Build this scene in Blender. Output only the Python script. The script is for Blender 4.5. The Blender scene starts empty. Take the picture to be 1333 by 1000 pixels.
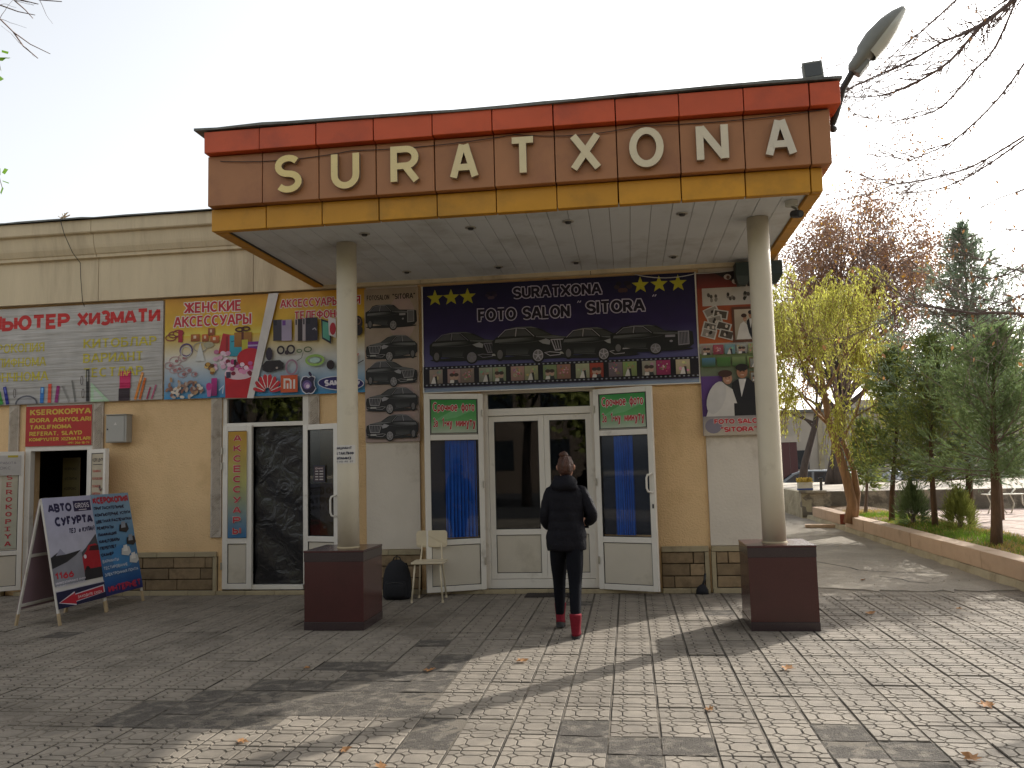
import bpy, bmesh, math, random
import numpy as np
from mathutils import Vector, Matrix, Euler
random.seed(7); rng = np.random.default_rng(7)
sc = bpy.context.scene
C = sc.collection
PI = math.pi
# ------------------------------------------------------------------ camera
YAW, PIT, ROL = 0.13545, 0.09273, -0.02536
fw = Vector((-math.sin(YAW)*math.cos(PIT), math.cos(YAW)*math.cos(PIT), math.sin(PIT)))
rr = Vector((math.cos(YAW), math.sin(YAW), 0)); uu = rr.cross(fw)
r2 = rr*math.cos(ROL)+uu*math.sin(ROL); u2 = -rr*math.sin(ROL)+uu*math.cos(ROL)
cd = bpy.data.cameras.new('camera'); cam = bpy.data.objects.new('camera', cd); C.objects.link(cam)
cd.sensor_fit = 'HORIZONTAL'; cd.sensor_width = 36; cd.lens = 1100.22/1333*36
cd.clip_start = .05; cd.clip_end = 1500
M3 = Matrix((r2, u2, -fw)).transposed()
cam.matrix_world = Matrix.Translation((0, -10.6234, 1.62)) @ M3.to_4x4()
sc.camera = cam
CAM = Vector((0, -10.6234, 1.62))
def proj(P):
    d = Vector(P)-CAM; z = d.dot(fw)
    if z < .1: return None
    return (666.5+1100.2*d.dot(r2)/z, 500-1100.2*d.dot(u2)/z, z)
# ------------------------------------------------------------------ sky, sun, exposure
w = bpy.data.worlds.new('World'); sc.world = w; w.use_nodes = True
nt = w.node_tree; bg = nt.nodes['Background']
sky = nt.nodes.new('ShaderNodeTexSky'); sky.sky_type = 'NISHITA'; sky.sun_disc = False
SUN_EL = math.radians(30); SUN_AZ = math.atan2(.655, .756)
sky.sun_elevation = SUN_EL; sky.sun_rotation = SUN_AZ
sky.air_density = 1.2; sky.dust_density = 3.2; sky.ozone_density = 1.0
hs = nt.nodes.new('ShaderNodeHueSaturation'); hs.inputs['Saturation'].default_value = .22; nt.links.new(sky.outputs[0], hs.inputs['Color']); nt.links.new(hs.outputs[0], bg.inputs[0]); bg.inputs[1].default_value = .15
sd = bpy.data.lights.new('sun', 'SUN'); sd.energy = 3.0; sd.angle = math.radians(.6); sd.color = (1, .95, .87)
sun = bpy.data.objects.new('sun', sd); C.objects.link(sun)
sdir = Vector((math.sin(SUN_AZ)*math.cos(SUN_EL), math.cos(SUN_AZ)*math.cos(SUN_EL), math.sin(SUN_EL)))
sun.rotation_euler = sdir.to_track_quat('Z', 'Y').to_euler(); sun.location = sdir*40
sc.view_settings.view_transform = 'Standard'; sc.view_settings.look = 'None'
sc.view_settings.gamma = 1; sc.view_settings.exposure = .9
sc.view_settings.use_curve_mapping = False
sc.render.engine = 'CYCLES'
sc.cycles.max_bounces = 7; sc.cycles.diffuse_bounces = 4; sc.cycles.glossy_bounces = 3
sc.cycles.transmission_bounces = 6; sc.cycles.transparent_max_bounces = 16
sc.cycles.caustics_reflective = False; sc.cycles.caustics_refractive = False
sc.cycles.use_denoising = True
# ------------------------------------------------------------------ materials
def lin(c):
    return tuple((x/12.92 if x <= .04045 else ((x+.055)/1.055)**2.4) for x in c)
def hx(s):
    return lin(tuple(int(s[i:i+2], 16)/255 for i in (0, 2, 4)))
def mat(name, col, rough=.7, var=.12, vs=6., bump=.0, bs=40., metal=0., spec=.5, dirt=None, dirt_s=1.5, dirt_lo=.5, dirt_hi=.7,
        objrand=0., transl=0., coat=0., stretch=None):
    m = bpy.data.materials.new(name); m.use_nodes = True; n = m.node_tree.nodes; l = m.node_tree.links
    b = n['Principled BSDF']; b.inputs['Roughness'].default_value = rough; b.inputs['Metallic'].default_value = metal
    b.inputs['Specular IOR Level'].default_value = spec
    if coat: b.inputs['Coat Weight'].default_value = coat; b.inputs['Coat Roughness'].default_value = .08
    g = n.new('ShaderNodeNewGeometry'); pos = g.outputs['Position']
    if stretch:
        mp = n.new('ShaderNodeMapping'); mp.inputs['Scale'].default_value = stretch; l.new(pos, mp.inputs[0]); pos = mp.outputs[0]
    ns = n.new('ShaderNodeTexNoise'); ns.inputs['Scale'].default_value = vs; ns.inputs['Detail'].default_value = 6
    ns.inputs['Roughness'].default_value = .6; l.new(pos, ns.inputs['Vector'])
    rp = n.new('ShaderNodeMapRange'); rp.inputs[1].default_value = .25; rp.inputs[2].default_value = .75
    rp.inputs[3].default_value = 1-var; rp.inputs[4].default_value = 1+var; l.new(ns.outputs[0], rp.inputs[0])
    val = rp.outputs[0]
    if objrand:
        oi = n.new('ShaderNodeObjectInfo'); r3 = n.new('ShaderNodeMapRange')
        r3.inputs[3].default_value = 1-objrand; r3.inputs[4].default_value = 1+objrand*.6; l.new(oi.outputs['Random'], r3.inputs[0])
        mm = n.new('ShaderNodeMath'); mm.operation = 'MULTIPLY'; l.new(val, mm.inputs[0]); l.new(r3.outputs[0], mm.inputs[1]); val = mm.outputs[0]
    vm = n.new('ShaderNodeVectorMath'); vm.operation = 'SCALE'; vm.inputs[0].default_value = col[:3]; l.new(val, vm.inputs[3])
    out = vm.outputs[0]
    if dirt is not None:
        n2 = n.new('ShaderNodeTexNoise'); n2.inputs['Scale'].default_value = dirt_s; n2.inputs['Detail'].default_value = 8
        n2.inputs['Roughness'].default_value = .65; l.new(pos, n2.inputs['Vector'])
        r4 = n.new('ShaderNodeMapRange'); r4.inputs[1].default_value = dirt_lo; r4.inputs[2].default_value = dirt_hi; l.new(n2.outputs[0], r4.inputs[0])
        mx = n.new('ShaderNodeMix'); mx.data_type = 'RGBA'; l.new(r4.outputs[0], mx.inputs[0]); l.new(out, mx.inputs[6])
        mx.inputs[7].default_value = (*dirt[:3], 1); out = mx.outputs[2]
    l.new(out, b.inputs['Base Color'])
    if bump:
        nb = n.new('ShaderNodeTexNoise'); nb.inputs['Scale'].default_value = bs; nb.inputs['Detail'].default_value = 4; l.new(pos, nb.inputs['Vector'])
        bp = n.new('ShaderNodeBump'); bp.inputs['Strength'].default_value = min(1, bump); bp.inputs['Distance'].default_value = .02
        l.new(nb.outputs[0], bp.inputs['Height']); l.new(bp.outputs[0], b.inputs['Normal'])
    if transl:
        tr = n.new('ShaderNodeBsdfTranslucent'); l.new(out, tr.inputs[0])
        ms = n.new('ShaderNodeMixShader'); ms.inputs[0].default_value = transl
        l.new(b.outputs[0], ms.inputs[1]); l.new(tr.outputs[0], ms.inputs[2]); l.new(ms.outputs[0], n['Material Output'].inputs[0])
    return m
M = {}
def printmat(name, rough=.45, wav=0):
    m = bpy.data.materials.new(name); m.use_nodes = True; n = m.node_tree.nodes; l = m.node_tree.links; b = n['Principled BSDF']
    a = n.new('ShaderNodeVertexColor'); a.layer_name = 'Col'
    g = n.new('ShaderNodeNewGeometry'); ns = n.new('ShaderNodeTexNoise'); ns.inputs['Scale'].default_value = 5; ns.inputs['Detail'].default_value = 5
    l.new(g.outputs['Position'], ns.inputs['Vector'])
    rp = n.new('ShaderNodeMapRange'); rp.inputs[1].default_value = .3; rp.inputs[2].default_value = .7; rp.inputs[3].default_value = .86; rp.inputs[4].default_value = 1.06
    l.new(ns.outputs[0], rp.inputs[0])
    vm = n.new('ShaderNodeVectorMath'); vm.operation = 'SCALE'; l.new(a.outputs[0], vm.inputs[0]); l.new(rp.outputs[0], vm.inputs[3]); l.new(vm.outputs[0], b.inputs['Base Color'])
    b.inputs['Roughness'].default_value = rough; b.inputs['Specular IOR Level'].default_value = .35
    n2 = n.new('ShaderNodeTexNoise'); n2.inputs['Scale'].default_value = 3.5 if not wav else 1.0
    if wav:
        mp = n.new('ShaderNodeMapping'); mp.inputs['Scale'].default_value = (1.1, 1, 16); l.new(g.outputs['Position'], mp.inputs[0]); l.new(mp.outputs[0], n2.inputs['Vector'])
    else: l.new(g.outputs['Position'], n2.inputs['Vector'])
    bp = n.new('ShaderNodeBump'); bp.inputs['Strength'].default_value = .9 if wav else .25; bp.inputs['Distance'].default_value = .03 if wav else .02
    l.new(n2.outputs[0], bp.inputs['Height']); l.new(bp.outputs[0], b.inputs['Normal'])
    return m
M['print'] = printmat('printed_vinyl'); M['cloth'] = printmat('banner_cloth', .6, 1)
M['stucco'] = mat('yellow_stucco', hx('e0bd8d'), .95, .08, 2.2, .75, 48, dirt=hx('b08f62'), dirt_s=1.1, dirt_lo=.52, dirt_hi=.8)
M['white_plaster'] = mat('white_plaster', hx('cfc5b6'), .9, .07, 2, .25, 30, dirt=hx('8d7c66'), dirt_s=1.4, dirt_lo=.55, dirt_hi=.85)
M['cornice'] = mat('cornice_plaster', hx('d0bf9f'), .9, .07, 2, .25, 20, dirt=hx('8f7d66'), dirt_s=1.3, dirt_lo=.5, dirt_hi=.95, stretch=(2.6, 1, .3))
M['rope'] = mat('ribbed_plaster', hx('b9aea0'), .9, .10, 20, .2, 60, dirt=hx('7d6f5e'), dirt_s=9, dirt_lo=.5, dirt_hi=.8)
M['pvc'] = mat('white_pvc', hx('dad4c9'), .38, .04, 4, dirt=hx('8f8471'), dirt_s=3, dirt_lo=.6, dirt_hi=.9)
M['pvc_panel'] = mat('pvc_panel', hx('c3baa9'), .45, .05, 3, dirt=hx('857a66'), dirt_s=2, dirt_lo=.55, dirt_hi=.9)
M['gasket'] = mat('rubber_gasket', (.02, .02, .02), .6)
M['stone'] = mat('grey_limestone', hx('8a7558'), .85, .22, 12, .35, 60, objrand=.3, dirt=hx('5d4c36'), dirt_s=5, dirt_lo=.5, dirt_hi=.75)
M['cap_stone'] = mat('pale_cap_stone', hx('a39577'), .8, .12, 8, .2, 50, objrand=.12, dirt=hx('6a5a42'), dirt_s=5, dirt_lo=.55, dirt_hi=.8)
M['mortar'] = mat('dark_mortar', hx('4d4132'), .95, .2, 20, .4, 60)
M['granite'] = mat('maroon_granite', hx('472726'), .2, .14, 90, 0, spec=.5, dirt=hx('3c2422'), dirt_s=2.5, dirt_lo=.45, dirt_hi=.8)
M['granite_dark'] = mat('black_granite', hx('3a2f30'), .22, .25, 90, 0, spec=.5)
M['column'] = mat('column_paint', hx('c9bfa9'), .6, .05, 3, .12, 9, dirt=hx('8f826d'), dirt_s=2.4, dirt_lo=.58, dirt_hi=.9)
M['orange'] = mat('orange_panel', hx('c24f24'), .5, .08, 4, dirt=hx('8c3a22'), dirt_s=1.6, dirt_lo=.5, dirt_hi=.85, objrand=.08)
M['brown'] = mat('brown_panel', hx('a36e45'), .52, .06, 4, dirt=hx('7c4c36'), dirt_s=1.5, dirt_lo=.5, dirt_hi=.85, objrand=.06)
M['yellow'] = mat('yellow_panel', hx('c48a14'), .5, .08, 4, dirt=hx('8a6413'), dirt_s=1.8, dirt_lo=.5, dirt_hi=.85, objrand=.07)
M['seam'] = mat('seam_backing', hx('5d2a1a'), .8)
M['roof_metal'] = mat('weathered_tin', hx('6d6e68'), .55, .2, 8, .3, 12, metal=.3, dirt=hx('3c3933'), dirt_s=3, dirt_lo=.5, dirt_hi=.7)
M['soffit'] = mat('soffit_board', hx('d2d6da'), .55, .04, 3, objrand=.04, dirt=hx('8a857b'), dirt_s=1.3, dirt_lo=.5, dirt_hi=.9)
M['chrome'] = mat('brushed_metal', hx('b9b4a8'), .35, .05, metal=.9)
M['dark'] = mat('dark_plastic', (.012, .012, .013), .5)
M['black_cloth'] = mat('black_cloth', (.012, .012, .015), .9, .2, 40, .3, 120)
M['lamp_grey'] = mat('lamp_housing', hx('77776f'), .5, .1, 14, .05)
M['lens'] = mat('milky_lens', hx('b9b9ae'), .25, .05)
M['dark_metal'] = mat('dark_metal', hx('3a3836'), .5, .15, 10, metal=.3)
M['led_letter'] = None
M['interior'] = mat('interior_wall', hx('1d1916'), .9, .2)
M['blue'] = mat('blue_curtain', hx('2e6fd2'), .8, .12, 8)
M['navy'] = mat('navy_backing', hx('191d2c'), .6)
M['asphalt'] = mat('old_asphalt', hx('8f877b'), .95, .22, 24, .8, 140, dirt=hx('a0988a'), dirt_s=1.3, dirt_lo=.45, dirt_hi=.66)
M['dark_asphalt'] = mat('dark_asphalt', (.045, .045, .048), .9, .15, 5)
M['sand'] = mat('dusty_ground', hx('8f8472'), .95, .15, 3, .5, 60)
M['bed'] = mat('slab_bedding', hx('6b6357'), .95, .25, 30, .6, 120)
M['slab'] = mat('cast_concrete_slab', hx('837a6d'), .85, .24, 7, .4, 170, objrand=.12, dirt=hx('645c51'), dirt_s=1.25, dirt_lo=.5, dirt_hi=.68)
M['groove'] = mat('dirt_in_groove', hx('2e2923'), .95, .2, 30)
M['worn'] = mat('worn_slab_aggregate', hx('544e46'), .97, .45, 70, 1.0, 110, objrand=.08, dirt=hx('7a7266'), dirt_s=9, dirt_lo=.5, dirt_hi=.64)
M['kerb'] = mat('pink_kerb_stone', hx('b59c84'), .8, .08, 6, .15, 60, objrand=.07, dirt=hx('8a7761'), dirt_s=3, dirt_lo=.55, dirt_hi=.8)
M['concrete'] = mat('stained_concrete', hx('6e675c'), .95, .3, 4, .7, 25, dirt=hx('a09684'), dirt_s=1.6, dirt_lo=.54, dirt_hi=.62)
M['concrete_pale'] = mat('pale_concrete', hx('a39a82'), .95, .2, 4, .6, 25, dirt=hx('7a715c'), dirt_s=2, dirt_lo=.5, dirt_hi=.7)
M['plaza'] = mat('pale_plaza', hx('b3a99a'), .9, .12, 1.2, .3, 40)
M['pink_tile'] = mat('pink_plaza_paving', hx('b5a196'), .9, .16, 4, .3, 60, dirt=hx('8a786c'), dirt_s=3, dirt_lo=.5, dirt_hi=.7)
M['soil'] = mat('dry_soil', hx('6d5840'), .98, .3, 14, .9, 60)
M['grass'] = mat('grass_blades', hx('6c8a2c'), .7, .35, 2.2, transl=.45)
M['drygrass'] = mat('dry_grass', hx('b09a58'), .8, .3, 3, transl=.35)
M['bark'] = mat('brown_bark', hx('5c4735'), .95, .3, 18, 1., 40, stretch=(1, 1, .25))
M['bark_pale'] = mat('peeling_bark', hx('937255'), .95, .4, 12, 1., 30, stretch=(1, 1, .2))
M['bark_dark'] = mat('grey_bark', hx('48403c'), .95, .3, 14, 1., 30, stretch=(1, 1, .25))
M['twig'] = mat('bare_twig', hx('75655f'), .9, .2, 10)
M['needle'] = mat('juniper_needles', hx('728456'), .7, .45, 2.0, transl=.45)
M['needle_grey'] = mat('bluish_needles', hx('82927a'), .7, .35, 2.2, transl=.45)
M['needle_olive'] = mat('olive_needles', hx('939a50'), .7, .4, 2.2, transl=.5)
M['willow'] = mat('willow_leaves', hx('bcbc5a'), .6, .3, 2.6, transl=.55)
M['red_leaf'] = mat('russet_leaves', hx('8f705c'), .7, .35, 1.8, transl=.4)
M['gold_leaf'] = mat('golden_leaves', hx('b78a2c'), .7, .35, 1.8, transl=.45)
M['dead_leaf'] = mat('fallen_leaf', hx('a97c50'), .8, .3, 14, transl=.3)
M['green_leaf'] = mat('fresh_green_leaf', hx('6f9a2e'), .6, .2, 8, transl=.4)
M['skin'] = mat('skin', hx('b98a72'), .55, .05)
M['hair'] = mat('chestnut_hair', hx('45230f'), .45, .45, 40, .9, 120, stretch=(1, 1, .3))
M['coat'] = mat('navy_quilted_coat', hx('100f16'), .75, .15, 14, .45, 38, spec=.2)
M['jeans'] = mat('dark_trousers', hx('101117'), .9, .2, 30, .2, 150, spec=.15)
M['boot'] = mat('red_suede_boot', hx('701a26'), .9, .25, 30, spec=.2)
M['sole'] = mat('black_sole', (.02, .018, .018), .7)
M['brown_render'] = mat('brown_render', hx('5f5348'), .9, .2, .8)
M['far_wall'] = mat('far_render', hx('a39c90'), .9, .1, .8)
M['gate'] = mat('maroon_gate', hx('4a2a2a'), .6, .1)
M['car_white'] = mat('white_car_paint', hx('c9ccd2'), .25, .03, coat=.6)
M['car_silver'] = mat('silver_car_paint', hx('6b7276'), .35, .03, metal=.3, coat=.5)
M['car_maroon'] = mat('maroon_car_paint', hx('8e2c3c'), .3, .03, coat=.6)
M['car_glass'] = mat('car_glass', (.02, .025, .03), .08, spec=.6)
M['tyre'] = mat('tyre', (.02, .02, .02), .8)
M['tail'] = mat('tail_lamp', hx('b01020'), .3)
M['blue_dark'] = mat('dark_blue_cloth', hx('25304d'), .85)
M['blue_cloth'] = mat('blue_cloth', hx('28468a'), .8)
M['signwood'] = mat('white_sign_frame', hx('c9c3ba'), .6, .1, 8, dirt=hx('8d7a60'), dirt_s=5, dirt_lo=.58, dirt_hi=.8)
M['rawwood'] = mat('raw_wood', hx('b09a78'), .8, .15, 12)
M['pottery'] = mat('white_planter', hx('c0bcae'), .8, .1)
M['mat_rubber'] = mat('rubber_doormat', hx('3b3430'), .95, .2, 40, .5, 120)
M['chair_paint'] = mat('cream_chair_paint', hx('cdbfa2'), .5, .05, 10)
M['box_grey'] = mat('grey_box_paint', hx('a19e96'), .5, .06, 6)
M['green_box'] = mat('dark_green_housing', hx('24302c'), .5, .1)
M['paper'] = mat('paper', hx('c9c4bd'), .8, .04)
M['lens_dark'] = mat('dark_lens', (.05, .055, .05), .2, .05)
M['tan_board'] = mat('tan_board', hx('c6a07a'), .6, .04)
def ledmat():
    m = mat('led_letter_face', (1, 1, 1), .45, .06, 6); n = m.node_tree.nodes; l = m.node_tree.links; b = n['Principled BSDF']
    old = b.inputs['Base Color'].links[0].from_socket
    g = [q for q in n if q.type == 'NEW_GEOMETRY'][0]
    v = n.new('ShaderNodeTexVoronoi'); v.inputs['Scale'].default_value = 42; v.inputs['Randomness'].default_value = .25; l.new(g.outputs['Position'], v.inputs['Vector'])
    rp = n.new('ShaderNodeMapRange'); rp.inputs[1].default_value = .18; rp.inputs[2].default_value = .3; rp.inputs[3].default_value = .55; rp.inputs[4].default_value = 1; l.new(v.outputs[0], rp.inputs[0])
    oi = n.new('ShaderNodeObjectInfo'); vm = n.new('ShaderNodeVectorMath'); vm.operation = 'MULTIPLY'; l.new(old, vm.inputs[0]); l.new(oi.outputs['Color'], vm.inputs[1])
    v2 = n.new('ShaderNodeVectorMath'); v2.operation = 'SCALE'; l.new(vm.outputs[0], v2.inputs[0]); l.new(rp.outputs[0], v2.inputs[3]); l.new(v2.outputs[0], b.inputs['Base Color'])
    return m
M['led_letter'] = ledmat()
def glassmat(name, tint=(.85, .9, .9), rough=.02, refl=1.0):
    m = bpy.data.materials.new(name); m.use_nodes = True; n = m.node_tree.nodes; l = m.node_tree.links; n.remove(n['Principled BSDF'])
    t = n.new('ShaderNodeBsdfTransparent'); t.inputs[0].default_value = (*tint, 1)
    gl = n.new('ShaderNodeBsdfGlossy'); gl.inputs['Roughness'].default_value = rough
    fr = n.new('ShaderNodeFresnel'); fr.inputs['IOR'].default_value = 1.5
    mp = n.new('ShaderNodeMath'); mp.operation = 'MULTIPLY'; mp.inputs[1].default_value = refl; l.new(fr.outputs[0], mp.inputs[0])
    ms = n.new('ShaderNodeMixShader'); l.new(mp.outputs[0], ms.inputs[0]); l.new(t.outputs[0], ms.inputs[1]); l.new(gl.outputs[0], ms.inputs[2]); l.new(ms.outputs[0], n['Material Output'].inputs[0])
    return m
M['glass'] = glassmat('window_glass', (.5, .52, .52), .02, 1.2); M['glass_clear'] = glassmat('leaf_glass', (.85, .88, .92), .02, .6)
M['film'] = mat('black_plastic_film', (.02, .02, .022), .22, .2, 4, 0, spec=.5)
def filmbump(m):
    n = m.node_tree.nodes; l = m.node_tree.links; b = n['Principled BSDF']; g = [q for q in n if q.type == 'NEW_GEOMETRY'][0]
    nb = n.new('ShaderNodeTexNoise'); nb.inputs['Scale'].default_value = 5; nb.inputs['Detail'].default_value = 5; nb.inputs['Distortion'].default_value = 1.6; l.new(g.outputs['Position'], nb.inputs['Vector'])
    bp = n.new('ShaderNodeBump'); bp.inputs['Strength'].default_value = 1; bp.inputs['Distance'].default_value = .022; l.new(nb.outputs[0], bp.inputs['Height']); l.new(bp.outputs[0], b.inputs['Normal'])
filmbump(M['film'])
# ------------------------------------------------------------------ mesh helpers
class MB:
    def __init__(s): s.v = []; s.f = []; s.m = []; s.c = []
    def add(s, vs, fs, m=0, col=None):
        o = len(s.v); s.v += [tuple(p) for p in vs]
        for f in fs: s.f.append(tuple(i+o for i in f)); s.m.append(m); s.c.append(col)
    def box(s, x0, x1, y0, y1, z0, z1, m=0):
        s.add([(x0, y0, z0), (x1, y0, z0), (x1, y1, z0), (x0, y1, z0), (x0, y0, z1), (x1, y0, z1), (x1, y1, z1), (x0, y1, z1)],
              [(0, 3, 2, 1), (4, 5, 6, 7), (0, 1, 5, 4), (1, 2, 6, 5), (2, 3, 7, 6), (3, 0, 4, 7)], m)
    def tube(s, pts, rad, n=8, m=0, cap=True, flat=1.0):
        pts = [Vector(p) for p in pts]
        if not hasattr(rad, '__len__'): rad = [rad]*len(pts)
        o = len(s.v); N = len(pts); prev = None
        for i, p in enumerate(pts):
            t = (pts[min(i+1, N-1)]-pts[max(i-1, 0)])
            if t.length < 1e-9: t = Vector((0, 0, 1))
            t.normalize()
            if prev is None:
                a = t.cross(Vector((0, 0, 1)));
                if a.length < .1: a = t.cross(Vector((0, 1, 0)))
            else: a = prev-t*prev.dot(t)
            a.normalize(); prev = a; b = t.cross(a)
            for k in range(n):
                an = 2*PI*k/n; s.v.append(tuple(p+(a*math.cos(an)+b*math.sin(an)*flat)*rad[i]))
        for i in range(N-1):
            for k in range(n):
                s.f.append((o+i*n+k, o+i*n+(k+1) % n, o+(i+1)*n+(k+1) % n, o+(i+1)*n+k)); s.m.append(m); s.c.append(None)
        if cap:
            s.f.append(tuple(o+k for k in reversed(range(n)))); s.m.append(m); s.c.append(None)
            s.f.append(tuple(o+(N-1)*n+k for k in range(n))); s.m.append(m); s.c.append(None)
    def loft(s, rings, n=20, m=0):  # rings: (cx,cy,cz,rx,ry)
        o = len(s.v)
        for (cx, cy, cz, rx, ry) in rings:
            for k in range(n):
                an = 2*PI*k/n; s.v.append((cx+math.cos(an)*rx, cy+math.sin(an)*ry, cz))
        for i in range(len(rings)-1):
            for k in range(n):
                s.f.append((o+i*n+k, o+i*n+(k+1) % n, o+(i+1)*n+(k+1) % n, o+(i+1)*n+k)); s.m.append(m); s.c.append(None)
        s.f.append(tuple(o+k for k in reversed(range(n)))); s.m.append(m); s.c.append(None)
        e = o+(len(rings)-1)*n; s.f.append(tuple(e+k for k in range(n))); s.m.append(m); s.c.append(None)
    def prism(s, poly, z0, z1, m=0, ax='z'):
        n = len(poly)
        def P(x, y, z): return (x, y, z) if ax == 'z' else ((x, z, y) if ax == 'y' else (z, x, y))
        vs = [P(x, y, z0) for x, y in poly]+[P(x, y, z1) for x, y in poly]
        fs = [tuple(reversed(range(n))), tuple(range(n, 2*n))]+[(i, (i+1) % n, n+(i+1) % n, n+i) for i in range(n)]
        s.add(vs, fs, m)
    def mesh(s, name, mats, smooth=False):
        me = bpy.data.meshes.new(name); me.from_pydata(s.v, [], s.f)
        for q in (mats if isinstance(mats, (list, tuple)) else [mats]): me.materials.append(q)
        me.polygons.foreach_set('material_index', s.m)
        if smooth: me.polygons.foreach_set('use_smooth', [True]*len(s.f))
        if any(c is not None for c in s.c):
            a = me.color_attributes.new('Col', 'FLOAT_COLOR', 'CORNER'); arr = []
            for f, c in zip(s.f, s.c):
                if c is None: c = (1, 1, 1)
                if isinstance(c[0], (tuple, list)):
                    for q in c: arr += [*q[:3], 1]
                else: arr += [*c[:3], 1]*len(f)
            a.data.foreach_set('color', arr)
        me.update(); return me
    def obj(s, name, mats, parent=None, smooth=False, bevel=0, loc=None, rot=None):
        me = s.mesh(name, mats, smooth)
        if not s.c or all(c is None for c in s.c):
            bm = bmesh.new(); bm.from_mesh(me); bmesh.ops.recalc_face_normals(bm, faces=bm.faces); bm.to_mesh(me); bm.free()
        return link(name, me, parent, bevel, loc, rot)
def link(name, me, parent=None, bevel=0, loc=None, rot=None):
    o = bpy.data.objects.new(name, me); C.objects.link(o)
    if parent: o.parent = parent
    if loc is not None: o.location = loc
    if rot is not None: o.rotation_euler = rot
    if bevel:
        b = o.modifiers.new('bevel', 'BEVEL'); b.width = bevel; b.segments = 2; b.limit_method = 'ANGLE'; b.harden_normals = False
    return o
def tag(o, label=None, cat=None, group=None, kind=None):
    if label: o['label'] = label
    if cat: o['category'] = cat
    if group: o['group'] = group
    if kind: o['kind'] = kind
    return o
def thing(name, label, cat, loc=(0, 0, 0), rz=0, group=None):
    o = bpy.data.objects.new(name, None); C.objects.link(o); o.location = loc; o.rotation_euler = (0, 0, rz); o.empty_display_size = .2
    return tag(o, label, cat, group)
def setting(name, mb, m, **k):
    o = mb.obj(name, m, **k); o['kind'] = 'structure'; return o
def bxo(name, m, parent, x0, x1, y0, y1, z0, z1, bevel=.003, **k):
    b = MB(); b.box(x0, x1, y0, y1, z0, z1); return b.obj(name, m, parent, bevel=bevel, **k)
def arrays_mesh(name, V, F, m):
    me = bpy.data.meshes.new(name); nv = len(V); nf = len(F); k = F.shape[1]
    me.vertices.add(nv); me.vertices.foreach_set('co', V.astype(np.float32).ravel())
    me.loops.add(nf*k); me.loops.foreach_set('vertex_index', F.astype(np.int32).ravel())
    me.polygons.add(nf); me.polygons.foreach_set('loop_start', np.arange(0, nf*k, k, dtype=np.int32))
    me.update(calc_edges=True); me.materials.append(m); return me
def leaves(P, D, L, W, jit=.5):
    """diamond leaves: base P, direction D, length L, width W (arrays)"""
    n = len(P); D = D/np.linalg.norm(D, axis=1, keepdims=True)
    R = rng.normal(size=(n, 3)); S = np.cross(D, R); S /= np.linalg.norm(S, axis=1, keepdims=True)+1e-9
    L = np.broadcast_to(L, (n,))[:, None]; W = np.broadcast_to(W, (n,))[:, None]
    V = np.stack([P, P+D*L*.45+S*W*.5, P+D*L, P+D*L*.45-S*W*.5], 1).reshape(-1, 3)
    return V, np.arange(4*n).reshape(n, 4)
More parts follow.
